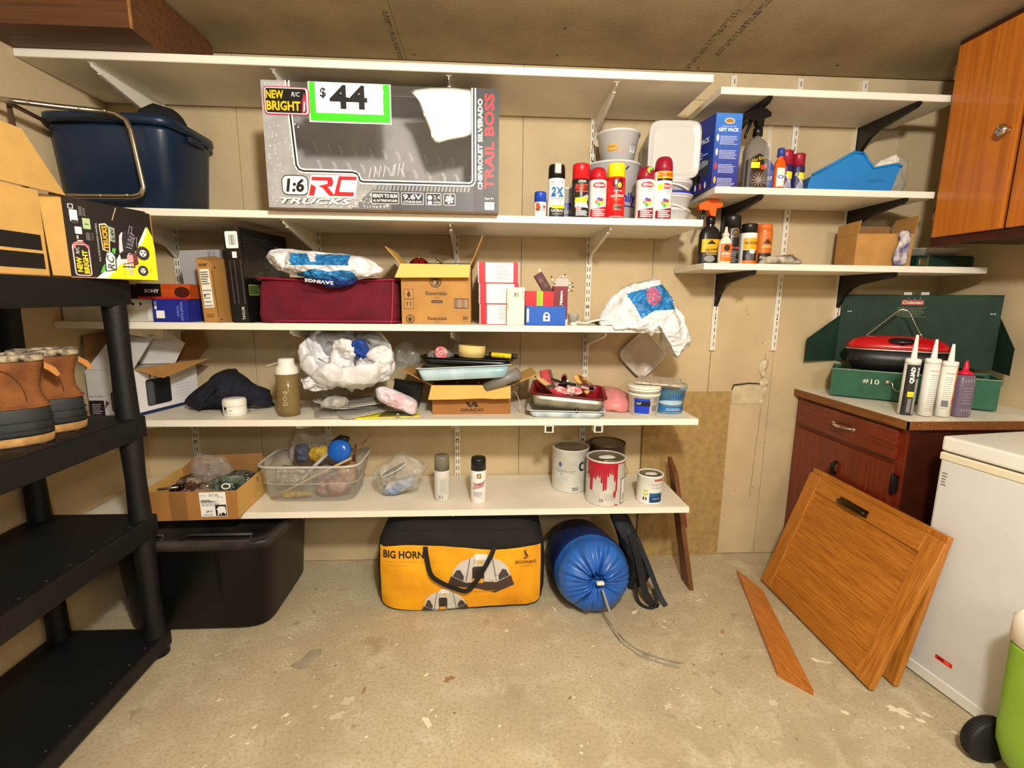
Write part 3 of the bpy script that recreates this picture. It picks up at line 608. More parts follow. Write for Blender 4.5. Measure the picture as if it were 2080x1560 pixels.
# ---------------------------------------------------------------- spray cans at the right end of the second shelf
zs2 = 1.6035
def f1(p, r, h):
    p.ell(.016, h-.018, .009, .005, (220, 60, 70)); p.text('KRYLON', .016, h-.018, .004, W_, w=.014); 
    for k in range(14): p.rect(-.022+random.random()*.022, .018+random.random()*.03, -.018+random.random()*.022, .024+random.random()*.03, random.choice(((190, 70, 40), (60, 40, 40), (220, 150, 110))))
    p.lines(.006, .02, .024, .045, 5, (120, 120, 130), 2); p.text('Short Cuts', .012, .012, .005, (60, 70, 110), w=.026)
can('short white spray can with a blue cap, first in the row of cans', .212, -.372, zs2, .0235, .092, .038, (22, 70, 190), (240, 240, 240), f1)
def f2(p, r, h):
    p.rect(-.034, 0, .034, .034, (48, 48, 50), 8); p.rect(-.02, .030, .030, .042, (240, 236, 20), 6); p.text('RUST-OLEUM', 0, h-.014, .008, (60, 66, 74), w=.046); p.text("Painter's Touch", 0, h-.024, .005, (150, 160, 150), w=.04)
    p.text('2X', .0, h-.046, .030, (20, 104, 176), w=.048, bold=.05, shear=.1); p.poly([(-.026, h-.066), (.026, h-.066), (.02, h-.06), (-.02, h-.06)], (20, 104, 176)); p.text('ULTRA COVER', 0, h-.072, .007, (70, 80, 96), w=.044)
    for a in ((0, .08, .003, .026), (-.003, .055, 0, .052)): pass
    p.rect(-.008, .062, .006, .082, (110, 110, 112)); p.rect(-.006, .064, .004, .080, (240, 240, 240)); p.line(.0, .062, .0, .044, .001, K_); p.line(.006, .06, .014, .058, .001, K_); p.line(.014, .058, .014, .046, .001, K_)
    p.text('FLAT BLACK', .002, .022, .009, W_, w=.05, bold=.02); p.text('paint + primer', .002, .010, .007, (200, 200, 200), w=.04)
can('white spray can with black cap, grey tab and blue 2X print', .272, -.375, zs2, .0330, .187, .050, (18, 18, 19), (240, 240, 240), f2, style='tab')
def f3(p, r, h):
    p.text('STOPS', 0, h-.010, .009, (220, 220, 214), w=.03, bold=.03); p.text('RUST', -.002, h-.028, .020, (236, 60, 34), w=.05, bold=.06, shear=.1); p.rect(-.024, h-.047, .024, h-.041, (236, 60, 34), 4)
    p.poly([(-.03, h-.078), (.022, h-.055), (.03, h-.06), (.024, h-.078), (-.02, h-.09)], (196, 196, 192)); p.text('GLOSS', 0, h-.07, .010, (40, 40, 40), w=.044, bold=.03, shear=.2); p.text('& RUST', 0, h-.083, .008, W_, w=.04, shear=.2)
    p.rect(-.026, .052, .020, .070, (240, 236, 30), 6); p.poly([(-.026, .052), (.02, .052), (.03, .034), (-.026, .036)], W_); p.ell(-.012, .032, .011, .008, (236, 150, 150)); p.lines(-.022, .006, .028, .026, 4, W_, 4, .6)
can('black spray can with wide red cap and RUST print', .364, -.375, zs2, .0338, .193, .056, (222, 22, 34), (34, 34, 34), f3)
def fk(capc, band, yell):
    def f(p, r, h):
        if yell: p.rect(-.034, h-.026, .034, h-.001, (250, 168, 20), 8); p.text('25% MORE', .004, h-.013, .014, (186, 20, 30), w=.056, bold=.04); p.rect(-.034, h-.034, .034, h-.026, (30, 30, 30), 8); h -= .034
        p.ell(0, h-.020, .026, .0105, (206, 24, 44)); p.text('KRYLON', 0, h-.020, .009, W_, w=.038, bold=.04)
        p.text('COLORmaxx', 0, h-.037, .006, (90, 90, 96), w=.04); p.text('paint + primer', 0, h-.045, .005, (60, 60, 66), w=.032)
        cy = h*.42
        for k, c in enumerate(((222, 50, 40), (60, 66, 170), (240, 120, 40), (40, 170, 80), (240, 210, 40))): a = 2*pi*k/5+.7; p.ell(.001+.0095*cos(a), cy+.0095*sin(a), .0075, .0075, c, 12)
        p.poly([(-.034, 0), (.034, 0), (.034, .042), (-.034, .030)], band); p.lines(-.024, .006, .028, .034, 4, (244, 220, 222), 7, .6)
        if yell: p.rect(-.03, h-.032, -.008, h-.012, (240, 232, 30))
    return f
can('white spray can with glossy red dome cap beside the rust can', .430, -.372, zs2, .0335, .182, .046, (190, 20, 38), (238, 236, 236), fk(0, (214, 26, 36), 0), style='dome')
def f5(p, r, h):
    p.poly([(-.016, h-.006), (.016, h-.006), (.022, h-.03), (0, h-.058), (-.022, h-.03)], (90, 20, 24)); p.rect(-.012, h-.028, -.004, h-.012, (200, 200, 190)); p.ell(.006, h-.03, .008, .010, (230, 190, 60)); p.text('HOUSEHOLD', 0, h-.05, .005, W_, w=.034)
    p.text('GAPS & CRACKS', 0, h-.068, .008, W_, w=.052, bold=.03, rot=.05); p.text('FILLS', 0, h-.08, .007, (240, 170, 40), w=.03); p.rect(-.014, .028, .018, .048, (160, 130, 96)); 
    for k in range(5): p.ell(-.008+.006*k, .038, .003, .007, (80, 50, 40), 8)
    p.rect(-.03, .004, .03, .006, W_, 6)
can('red spray can with bright yellow cap', .498, -.375, zs2, .0345, .197, .050, (248, 232, 22), (214, 22, 28), f5)
t6 = can('white spray can with maroon dome cap and small green cap sticker', .612, -.372, zs2, .0340, .190, .048, (150, 18, 46), (238, 236, 236), fk(0, (140, 20, 44), 0), style='dome')
can('tallest spray can, maroon cap over an orange 25% more band', .680, -.372, zs2, .0350, .226, .054, (150, 18, 46), (238, 236, 236), fk(0, (140, 20, 44), 1), style='dome')
p = Pr(); p.ell(.006, .174, .011, .0105, (140, 214, 60)); p.ell(.010, .170, .006, .005, (150, 18, 46)); p.put(t6, cyl_fn(.0325), 'green_sticker', base=-.0002)
# ---------------------------------------------------------------- white tubs and buckets behind the cans
def bucket(label, x, y, z, rb, rt_, H, mat, pf=None, name='bucket', cat='bucket', wall=.003, rim=.004, inner=None, handle=None, n=36, tilt=None, sq=None, group=None):
    t = thing(name, label, cat, (x, y, z), group=group, rot=tilt or (0, 0, 0))
    f = lambda q: (sup(q[0], q[0], sq, n, q[1]) if sq else None)
    pr = [(rb, 0), (rt_, H-rim*2), (rt_+rim, H-rim*2), (rt_+rim, H), (rt_-wall, H), (rb-wall, wall)]
    if sq: MB().loft([f(q) for q in pr]).build('body', mat, t)
    else: MB().lathe([(0, 0)]+pr+[(0, wall)], n).build('body', mat, t)
    if pf: p = Pr(); pf(p, (rb+rt_)/2, H); p.put(t, cyl_fn(rb, 0, (rt_-rb)/H), 'printed_label')
    if handle:
        a, s0, s1, zz, dr = handle; R_ = rt_+rim+.003
        pts = [(R_*sin(s0+(s1-s0)*k/12), -R_*cos(s0+(s1-s0)*k/12), zz-dr*sin(pi*k/12)) for k in range(13)]
        MB().tube(pts, .004, 6, flat=.6).build('handle', M('handle_%d_%d_%d' % a, a, .5), t)
    return t
TUB = M('tub_milky', (222, 220, 220), .3)
def ff(p, r, h): p.text('Family', .02, h*.42, .050, (36, 50, 176), w=.13, bold=.03); p.rect(-.03, h*.42-.032, .09, h*.42-.027, (36, 50, 176), 12)
bucket('large white tub with blue handle and Family print behind the cans', .545, -.135, 1.6035, .094, .111, .250, TUB, ff, handle=((36, 50, 170), -1.2, .3, .225, .05))
def fr(p, r, h):
    p.poly([(-.07+k*.014, h-.022) for k in range(11)]+[(.07-k*.014, h-.022-.026-.012*sin(k*.6)) for k in range(11)], (190, 70, 100)); p.ell(-.035, h*.45, .024, .018, (196, 140, 50)); p.ell(-.035, h*.45, .019, .013, (222, 178, 84)); p.text('PAM', -.035, h*.45, .010, (120, 70, 30), w=.028)
    p.rect(.03, h*.3, .06, h*.62, (250, 250, 250)); p.lines(.034, h*.34, .056, h*.6, 7, (90, 80, 84), 2); p.lines(-.01, h*.2, .02, h*.4, 4, (210, 150, 140), 2)
bucket('open white food tub with pink band standing on the big tub', .557, -.150, 1.857, .064, .086, .118, TUB, fr, name='food_tub', cat='tub')
def fl_(p, r, h): p.text('Family', .0, h*.45, .05, (36, 50, 176), w=.10, bold=.03); p.rect(-.055, h*.45-.034, .055, h*.45-.029, (36, 50, 176), 8)
bucket('low white tub with blue lettering between black and red cans', .333, -.22, 1.6035, .062, .068, .130, TUB, fl_, name='food_tub', cat='tub')
t = bucket('squat white pail with lid and white bail behind the red cans', .472, -.286, 1.6035, .042, .047, .125, M('tub_cream', (222, 214, 206), .4), None, name='pail', cat='pail')
MB().tube([(.058*cos(a), -.058*abs(sin(a))*.4-.04, .115-.05*sin(a)) for a in [pi*k/10 for k in range(11)]], .003).build('handle', WP, t)
t = thing('stacked_containers', 'stack of white food containers with blue-rimmed lids behind the maroon cans', 'containers', (.768, -.21, 1.6035))
m = MB(); z = 0
for k, (a, b, h) in enumerate(((.090, .095, .012), (.072, .086, .045), (.074, .080, .006), (.072, .084, .045), (.074, .090, .008), (.070, .084, .046), (.084, .084, .010))):
    o = MB().lathe([(0, z), (a, z), (b, z+h-.004), (b+.003, z+h-.004), (b+.003, z+h), (0, z+h)], 32).build('container', TUB, t); z += h+.0004
MB().lathe([(.0875, .115), (.0885, .115), (.0885, .128), (.0875, .128)], 32).build('blue_band', M('handle_36_50_170', (36, 50, 170), .5), t)
for a in (.062, .14): MB().tube([(.091*sin(k*.12-1.0), -.091*cos(k*.12-1.0), a+.012*sin(k*.3)) for k in range(14)], .0035, 6).build('bail', WP, t)
t = thing('square_tub', 'square milky plastic container lying on its side on the white stack', 'container', (.757, -.195, 1.7785), rot=(0, 0, R(-4)))
S1 = [(.086, 0), (.100, .012)]
MB().loft([[Vector((p.x, z_, p.y+.108)) for p in sup(a, a*1.05, 6, 36, 0)] for a, z_ in ((.078, .17), (.084, .165), (.098, -.07), (.103, -.07), (.103, -.085), (.095, -.085), (.080, -.075))]).build('body', M('tub_square', (198, 197, 194), .3), t)
# ---------------------------------------------------------------- right-hand middle shelf
zr2 = 1.7435
t = thing('gift_box', 'tall blue car-care gift box at the left end of the right-hand middle shelf', 'box', (.955, -.300, zr2))
GB = M('gift_blue', (34, 58, 150), .4); HH = .275
MB().hexa([(-.055, 0, 0), (.050, 0, 0), (-.005, .24, 0), (-.088, .22, 0), (-.056, 0, HH), (.051, 0, HH), (-.004, .24, HH), (-.089, .22, HH)]).build('carton', GB, t)
p = Pr(); wv = .105
for k in range(12): c = (52+int(20*k/11)-30, 60+int(90*k/11), 120+int(100*k/11)); p.rect(0, HH*k/12, wv, HH*(k+1)/12+(.0005 if k < 11 else 0), (40+2*k, 40+int(8*k), 130+int(8*k)))
p.ell(.055, HH-.028, .020, .011, (230, 220, 200)); p.ell(.055, HH-.028, .016, .008, (170, 120, 50)); p.text('COMPLETE CAR CARE', .054, HH-.048, .004, W_, w=.06); p.text('GIFT PACK', .053, HH-.060, .013, W_, w=.082, bold=.03)
for k in range(4): y0 = .185-.052*k; p.lines(.022, y0-.024, .098, y0+.010, 6, (196, 204, 236), 3+k, .45); p.ell(.012, y0, .005, .013, ((230, 230, 230), (210, 210, 230), (220, 60, 50), (240, 180, 30))[k])
p.put(t, front(-.055, -.0004, 0), 'printed_front')
p = Pr(); 
for k in range(12): p.rect(0, HH*k/12, .22, HH*(k+1)/12, (38+3*k, 40+int(7*k), 120+int(8*k)))
p.poly([(.05, HH-.075), (.20, HH-.055), (.20, HH-.095), (.05, HH-.110)], K_); p.text('PACK', .16, HH-.085, .020, W_, w=.06, bold=.03); p.lines(.02, HH-.15, .2, HH-.12, 3, (200, 208, 240), 2)
p.poly([(.04, .05), (.10, .10), (.16, .125), (.20, .12), (.20, .06), (.12, .03)], (60, 64, 72)); p.poly([(.10, .095), (.15, .118), (.19, .11), (.19, .095), (.13, .085)], (150, 160, 172)); p.ell(.13, .05, .016, .016, K_)
for k in range(5): p.ell(.04+.035*k, .018, .007, .013, ((240, 170, 40), (60, 60, 70), (230, 230, 240), (240, 120, 30), (220, 220, 240))[k])
A = Vector((-.055, 0, 0)); B_ = Vector((-.088, .22, 0)); fn = plane_fn(B_, A-B_, (0, 0, 1)); p.put(t, fn, 'printed_side')
# trigger bottle
def trigger(t, z, col, s_=1, flip=-1, neck=None):
    m = MB(); m.lathe([(0, z), (.015*s_, z), (.015*s_, z+.022*s_), (.010*s_, z+.028*s_), (0, z+.028*s_)], 16)
    m.build('collar', neck or BLKP, t)
    MB().prism([(flip*a*s_, -.010*s_, z+b*s_) for a, b in ((.004, .026), (.012, .045), (.046, .048), (.050, .060), (.044, .068), (.010, .082), (-.016, .082), (-.034, .070), (-.034, .058), (-.014, .052), (-.012, .026))], (0, .020*s_, 0)).build('spray_head', col, t)
    MB().tube([(flip*.026*s_, 0, z+.050*s_), (flip*.030*s_, 0, z+.030*s_), (flip*.040*s_, 0, z+.006*s_), (flip*.040*s_, 0, z-.006*s_)], [.006*s_, .005*s_, .004*s_, .003*s_], 6).build('trigger', BLKP, t)
def flask(label, x, y, z, w_, d_, H, neck, bc, pf, name='bottle', cat='bottle', mat=None, tilt=0, sh=.75, rot=None, group=None):
    t = thing(name, label, cat, (x, y, z), group=group, rot=rot or (0, 0, tilt)); pr = [(.86, 0, 1), (1, .006, 1), (1, H*sh*.5, 1), (.98, H*sh, 1), (.80, H*(sh+.12), 1), (.45, H*(sh+.20), 1)]
    rings = [sup(w_*a, d_*a, 3, 28, zz) for a, zz, _ in pr]+[sup(neck, neck, 2, 28, H*.97), sup(neck, neck, 2, 28, H)]
    MB().loft(rings).build('body', mat or M('flask_%d_%d_%d' % bc, bc, .3), t)
    def fn(a, b, h):
        q = min(1, abs(a)/w_); yy = -d_*(1-q**3)**(1/3); nrm = Vector((a/w_**1, yy/d_, 0)); nrm.normalize(); return Vector((a, yy, b))+nrm*h
    fn.curved = 1; p = Pr(); pf(p, w_, H); p.put(t, fn, 'printed_label'); return t
def fa(p, w_, h):
    for k in range(10): p.poly([(-w_*.92+w_*1.84*k/10, .01), (-w_*.92+w_*1.84*(k+1)/10, .01), (-w_*.92+w_*1.84*(k+1)/10, .135-abs(k-4)*.005), (-w_*.92+w_*1.84*k/10, .135-abs(k-5)*.005)], (28, 18, 14))
    p.ell(.004, .035, .032, .032, (90, 60, 44), 24); p.ell(.004, .035, .026, .026, (40, 30, 28), 24)
    for k in range(6): a = pi*k/6; p.line(.004-.025*cos(a), .035-.025*sin(a), .004+.025*cos(a), .035+.025*sin(a), .004, (150, 140, 130))
    p.text('Hot Rims', -.002, .115, .014, (226, 190, 60), w=.055, shear=.3, rot=.3); p.rect(-.03, .080, .004, .102, (246, 226, 40)); p.poly([(.006, .09), (.034, .098), (.034, .08), (.01, .074)], (196, 60, 20))
t = flask('clear wheel-cleaner bottle with black trigger and wheel picture', 1.092, -.262, zr2, .050, .030, .205, .013, (150, 140, 134), fa, mat=M('smoke_bottle', (130, 122, 116), .15, alpha=.75))
trigger(t, .205, BLKP, 1.25, -1); MB().lathe([(0, 0), (.016, 0), (.0165, .15), (.013, .19), (.010, .235), (0, .235)], 20, (.035, -.026, .0)).build('clear_tube', CLR, t)
def fb_(c1, txt, tc): 
    def f(p, w_, h): p.rect(-w_*.7, h*.12, w_*.7, h*.66, c1, 6); p.text(txt, 0, h*.4, .014, tc, w=w_*1.2, rot=0, bold=.03)
    return f
flask('small blue polish bottle beside the trigger bottle', 1.150, -.262, zr2, .020, .014, .115, .009, (32, 74, 176), fb_((70, 100, 170), '87', (210, 210, 220)))
t = flask('orange wax bottle with blue cap leaning on the blue one', 1.196, -.262, zr2, .022, .015, .132, .011, (240, 92, 20), fb_((238, 236, 232), 'O', (40, 90, 190)))
MB().lathe([(0, .132), (.014, .132), (.013, .162), (.010, .165), (0, .165)], 18).build('cap', M('cap_blue', (44, 70, 160), .4), t)
def fw_(p, r, h): p.rect(-.026, .0, .026, h*.95, (40, 32, 84), 8); p.rect(-.006, h*.5, .022, h*.75, (244, 232, 40), 4); p.text('#1', -.014, h*.7, .016, (246, 236, 60), w=.016); p.poly([(-.02, .01), (.0, .06), (.016, .05), (.012, .012)], (150, 160, 190)); p.line(-.01, .07, .02, .02, .006, (210, 210, 220))
can('dark red-capped aerosol tin beside the orange wax bottle', 1.247, -.215, zr2, .0285, .168, .058, (158, 24, 52), (42, 34, 86), fw_, name='aerosol_can', cat='aerosol can')
can('dark red-capped aerosol tin nearest the blue parts bin', 1.307, -.205, zr2, .0270, .160, .050, (158, 24, 52), (42, 34, 86), fw_, name='aerosol_can', cat='aerosol can')
BB = M('bin_blue', (14, 122, 196), .4, var=.05, vs=8)
t = thing('parts_bin', 'bright blue stacking parts bin on the right-hand middle shelf', 'bin', (1.535, -.165, zr2), R(-12))
th = .004
def side(y): MB().prism([(-.170, y, 0), (.15, y, 0), (.175, y, .10), (.155, y, .112), (.075, y, .098), (.03, y, .155), (.015, y, .162), (-.005, y, .16), (-.155, y, .075), (-.165, y, .05)], (0, th, 0)).build('side', BB, t)
side(-.085); side(.085)
MB().box(-.17, .15, -.081, .085, 0, .004).build('base', BB, t); MB().hexa([(.145, -.081, .004), (.15, -.081, .004), (.15, .085, .004), (.145, .085, .004), (.170, -.081, .10), (.176, -.081, .10), (.176, .085, .10), (.170, .085, .10)]).build('front_lip', BB, t)
MB().hexa([(-.17, -.081, .004), (-.165, -.081, .004), (-.165, .085, .004), (-.17, .085, .004), (-.158, -.081, .074), (-.153, -.081, .074), (-.153, .085, .074), (-.158, .085, .074)]).build('back', BB, t)
MB().tube([(.03, -.087, .157), (-.005, -.087, .162), (-.155, -.087, .077)], .006, 6).tube([(.03, -.087, .157), (.076, -.087, .098), (.16, -.087, .112), (.18, -.087, .10)], .005, 6).build('rim', BB, t)
p = Pr(); p.text('Ingenio', .06, .05, .016, (10, 70, 120), w=.06, shear=.2); p.put(t, front(.03, -.0852, 0), 'moulded_name')
o = puff([(-.05, -.02), (-.03, .01), (0, .02), (.03, .035), (.05, .02), (.045, -.01), (.01, -.025)], .03, seed=8, amp=.006, f=30, name='white_rag', mats=M('rag_white', (226, 222, 210), .8))
o.location = (1.690, -.20, zr2+.134); tag(o, 'small white rag hanging over the lip of the blue parts bin', 'rag')
MB().box(-.02, .02, 0, .02, -.12, -.02).build('folded_end', M('rag_white', (226, 222, 210), .8), o)
o = puff([(-.09, -.09), (-.085, 0), (-.05, .07), (.03, .10), (.09, .085), (.10, -.02), (.09, -.09), (0, -.095)], .05, seed=12, amp=.012, f=14, name='clear_bag', mats=CLR, base=-.094)
o.location = (1.768, -.10, zr2+.096); tag(o, 'clear plastic bag beside the blue parts bin, against the wall cabinet', 'plastic bag')
# ---------------------------------------------------------------- right-hand lowest shelf
zr3 = 1.4505
def g1(p, w_, h): 
    p.rect(-w_*.9, .01, w_*.9, h*.30, (34, 34, 32), 6); p.rect(-w_*.9, h*.30, w_*.9, h*.62, (238, 178, 24), 6); p.poly([(-.02, h*.5), (.0, h*.6), (.02, h*.5)], K_); p.text('TIRE SHINE', 0, h*.36, .010, K_, w=.052, bold=.03, rot=.1); p.ell(-.004, h*.14, .022, .014, (150, 150, 146)); p.lines(-.02, h*.24, .03, h*.3, 2, (240, 200, 60))
t = flask('black tyre-shine spray bottle with orange trigger', .948, -.215, zr3, .042, .027, .165, .012, (30, 28, 26), g1)
trigger(t, .165, M('orange_head', (236, 96, 20), .4), 1.2, -1); MB().lathe([(.0135, .10), (.0150, .165), (.011, .20), (0, .20)], 16).build('neck', BLKP, t)
def g2(p, w_, h): p.rect(-w_*.9, h*.08, w_*.9, h*.72, (238, 112, 24), 6); p.ell(0, h*.56, .013, .013, (60, 36, 24)); p.text('GORILLA', 0, h*.36, .009, W_, w=.038, bold=.03); p.text('WOOD GLUE', 0, h*.26, .005, W_, w=.03)
t = flask('orange and white glue bottle with pointed nozzle', .985, -.285, zr3, .025, .018, .110, .012, (236, 226, 210), g2)
MB().lathe([(0, .108), (.014, .108), (.014, .118), (.008, .124), (.004, .146), (0, .147)], 16).build('nozzle', M('nozzle_orange', (226, 214, 200), .4), t)
def g3(p, r, h): p.ell(0, h-.02, .0185, .0185, (150, 132, 96)); p.ell(0, h-.02, .015, .015, (40, 34, 30)); p.ell(0, h-.02, .009, .009, (120, 90, 50)); p.text('GIANT WIPES', 0, h*.45, .009, (226, 96, 120), w=.05, bold=.03); p.rect(-.028, h*.32, .028, h*.38, (90, 90, 90), 6); p.lines(-.02, .01, .02, .05, 5, (150, 150, 150), 2)
can('tall black wipes canister with a round gold emblem', 1.042, -.215, zr3, .0365, .200, .05, (22, 21, 21), (26, 24, 25), g3, name='wipes_canister', cat='canister')
def g4(p, r, h): p.rect(-.035, h*.48, .035, h*.84, (240, 170, 22), 8); p.text('PROTECTANT', 0, h*.68, .011, (40, 30, 20), w=.056, bold=.04); p.rect(-.035, .012, .035, h*.46, (34, 32, 32), 8); p.ell(-.004, h*.26, .02, .016, (90, 90, 92)); p.ell(.004, h*.42, .014, .010, (220, 220, 216)); p.rect(-.035, .004, .035, .018, (236, 120, 24), 8)
can('white wipes canister with black lid and yellow band', 1.115, -.222, zr3, .0335, .168, .038, (20, 20, 20), (238, 236, 230), g4, name='wipes_canister', cat='canister')
def g5(p, r, h): p.rect(-.034, h*.30, .034, h*.92, (206, 112, 36), 8); p.poly([(-.02, h*.6), (0, h*.74), (.02, h*.6)], (70, 40, 20)); p.text('ARMOR', 0, h*.52, .010, (236, 200, 120), w=.044, bold=.03); p.rect(-.034, .01, .034, h*.34, (48, 36, 30), 8); p.text('Protectant', 0, h*.22, .010, (240, 226, 200), w=.05, bold=.02)
can('brown and orange wipes canister at the right of the group', 1.190, -.205, zr3, .0330, .170, .022, (232, 112, 40), (196, 110, 44), g5, name='wipes_canister', cat='canister', style='flat')
o = puff([(-.085, -.01), (-.05, .014), (0, .018), (.05, .022), (.09, .0), (.085, -.018), (0, -.02), (-.08, -.018)], .05, seed=21, amp=.008, f=30, name='work_gloves', mats=[M('glove_grey', (206, 196, 176), .9, c2=(70, 60, 56), vs=26), K_ and BLKP], base=-.018)
o.location = (1.222, -.275, zr3+.0185); tag(o, 'crumpled grey and white gloves on the shelf before the canisters', 'gloves')
def openbox(t, w, d, h, mat, inm, flaps, T_=.003, parts=('wall',), name='wall'):
    box('base', t, mat, -w/2, w/2, -d/2, d/2, 0, T_)
    box('front_wall', t, mat, -w/2, w/2, -d/2, -d/2+T_, T_, h); box('back_wall', t, inm, -w/2, w/2, d/2-T_, d/2, T_, h)
    box('side_wall', t, mat, -w/2, -w/2+T_, -d/2+T_, d/2-T_, T_, h); box('side_wall', t, mat, w/2-T_, w/2, -d/2+T_, d/2-T_, T_, h)
    for side_, ln, ang, mm in flaps:    # angle from vertical, outward positive
        a = R(ang); s, c = sin(a)*ln, cos(a)*ln
        if side_ == 'f': q = [(-w/2, -d/2, h), (w/2, -d/2, h), (w/2-.004, -d/2-s, h+c), (-w/2+.004, -d/2-s, h+c)]
        if side_ == 'b': q = [(-w/2, d/2, h), (w/2, d/2, h), (w/2-.004, d/2+s, h+c), (-w/2+.004, d/2+s, h+c)]
        if side_ == 'l': q = [(-w/2, -d/2, h), (-w/2, d/2, h), (-w/2-s, d/2-.004, h+c), (-w/2-s, -d/2+.004, h+c)]
        if side_ == 'r': q = [(w/2, -d/2, h), (w/2, d/2, h), (w/2+s, d/2-.004, h+c), (w/2+s, -d/2+.004, h+c)]
        Q = [Vector(v) for v in q]; n = (Q[1]-Q[0]).cross(Q[3]-Q[0]).normalized()*.0025
        MB().prism([v+Vector((0, 0, .0008)) for v in Q], n).build('flap', mm, t)
t = thing('cardboard_box', 'small open cardboard box on the right-hand lowest shelf', 'box', (1.695, -.185, zr3), R(-8))
openbox(t, .225, .155, .135, KRAFT, KRAFTD, (('l', .055, -12, KRAFT), ('r', .075, 10, KRAFT), ('b', .05, 5, KRAFTD)))
o = puff([(-.028, -.075), (-.036, -.03), (-.02, .03), (-.024, .06), (.022, .064), (.03, .0), (.018, -.07)], .014, seed=31, amp=.006, f=30, name='plastic_wrapper', mats=M('wrapper_blue', (222, 216, 210), .3, c2=(64, 58, 130), vs=22))
o.location = (1.748, -.285, zr3+.080); tag(o, 'white and purple plastic wrapper in front of the small cardboard box', 'wrapper')
t = thing('camp_lantern_case', 'dark green flat metal case with silver latch under the wall cabinet', 'case', (1.965, -.19, zr3), R(-4))
MB().box(-.115, .125, -.075, .085, 0, .046, bev=.006, seg=2).build('case', M('case_green', (36, 66, 52), .25, .3), t)
MB().box(-.112, .122, -.072, .082, .0465, .052, bev=.002).build('lid', M('case_steel', (120, 132, 136), .25, .8), t)
MB().box(-.108, -.082, -.079, -.0755, .010, .036, bev=.001).build('latch', CHR, t); MB().box(-.075, -.068, -.078, -.0755, .0, .05).build('strap', CHR, t)
t2 = thing('clear_container', 'shallow clear plastic container standing on the green metal case', 'container', (1.97, -.175, zr3+.0525))
MB().loft([sup(a, b, 5, 32, z) for a, b, z in ((.085, .06, 0), (.10, .072, .026), (.104, .076, .028), (.104, .076, .031), (.098, .07, .031), (.083, .058, .002))]).build('body', CLR2, t2)
MB().lathe([(0, .0), (.02, .0), (.02, .0015), (0, .0015)], 16, (0, 0, .0022)).build('base_ring', CLR2, t2)
# ---------------------------------------------------------------- middle long shelf
z3 = 1.1995
def carton(name, label, cat, x, y, z, w, d, h, mat, rz=0, group=None, pf=None, rot=None, bev=.0008, off=0):
    t = thing(name, label, cat, (x, y, z), rz, group, rot); box('carton', t, mat, -w/2, w/2, 0, d, 0, h, bev=bev)
    if pf: p = Pr(); pf(p, w, h); p.put(t, front(-w/2, -.0003, 0), 'printed_front')
    return t
def q1(p, w, h): p.rect(w*.14, h*.1, w*.90, h*.52, (196, 194, 178)); p.poly([(w*.9, h*.1), (w*.97, h*.02), (w*.97, h*.9), (w*.9, h*.52)], (228, 226, 216)); p.rect(w*.40, h*.72, w*.43, h*.86, K_); p.rect(w*.44, h*.72, w*.47, h*.86, K_); p.rect(w*.74, h*.72, w*.765, h*.84, K_); p.rect(w*.82, h*.72, w*.845, h*.84, K_)
carton('flat_box', 'long flat white carton on the middle long shelf behind the black rack', 'box', -1.395, -.375, z3, .34, .28, .083, M('card_ivory', (206, 203, 190), .6), pf=q1)
def q2(p, w, h):
    p.rect(.012, .014, .042, .042, W_); p.rect(.008, .047, .016, .060, (240, 240, 250)); p.rect(.008, .063, .016, .076, (150, 160, 200)); p.text('THE BEST PLACE', .104, h*.48, .008, (150, 170, 230), w=.07, rot=-pi/2); p.text('TO PLAY', .090, h*.48, .008, (150, 170, 230), w=.04, rot=-pi/2)
carton('blue_box', 'royal blue carton lying at the end of the long flat white one', 'box', -1.160, -.405, z3, .124, .10, .084, M('box_royal', (40, 48, 150), .4, c2=(26, 34, 110), vs=3), pf=q2)
def q3(p, w, h): p.rect(0, h*.0, w, h*.14, (200, 40, 34)); p.rect(.0, h*.14, .085, h, (14, 12, 12)); p.text('SONY', .052, h*.52, .013, W_, w=.052, bold=.02); p.ell(w*.86, h*.45, .028, .020, (70, 24, 12)); p.rect(.085, h*.5, .13, h*.52, (240, 130, 60))
carton('orange_box', 'orange and black electronics carton on top of the blue one', 'box', -1.186, -.39, z3+.0845, .186, .09, .055, M('box_orange', (196, 82, 30), .35, c2=(140, 44, 16), vs=7), pf=q3)
def q4(p, w, h): p.rect(.012, .008, .03, .04, (90, 90, 90)); p.lines(.014, .01, .028, .036, 5, (160, 160, 160), 2)
carton('black_box', 'small black carton left of the orange one on the flat white carton', 'box', -1.325, -.375, z3+.0845, .075, .2, .052, M('box_black', (26, 24, 24), .4), pf=q4)
def q5(p, w, h): 
    p.lines(.062, h*.36, w-.004, h*.68, 9, (110, 112, 118), 5, .3, .3); p.rect(.075, .010, .135, .048, (34, 38, 50)); p.rect(.08, .015, .13, .043, (120, 122, 128)); p.bars(.105, h-.026, .14, h-.006, 12, (110, 112, 116), 4)
carton('grey_box', 'silver-grey upright carton with small print behind the brown laptop carton', 'box', -1.088, -.288, z3, .150, .10, .272, M('box_silver', (162, 164, 168), .45), rz=R(0), rot=(0, R(-2.5), 0), pf=q5)
t = thing('laptop_box', 'slim brown laptop carton with white shipping label, standing on edge', 'box', (-1.005, -.405, z3), 0, rot=(0, R(-3), 0))
MB().hexa([(-.034, 0, 0), (.016, 0, 0), (.030, .10, 0), (-.02, .10, 0), (-.034, 0, .235), (.016, 0, .222), (.030, .10, .235), (-.02, .10, .25)]).build('carton', M('kraft_box2', (176, 128, 66), .8, var=.06), t)
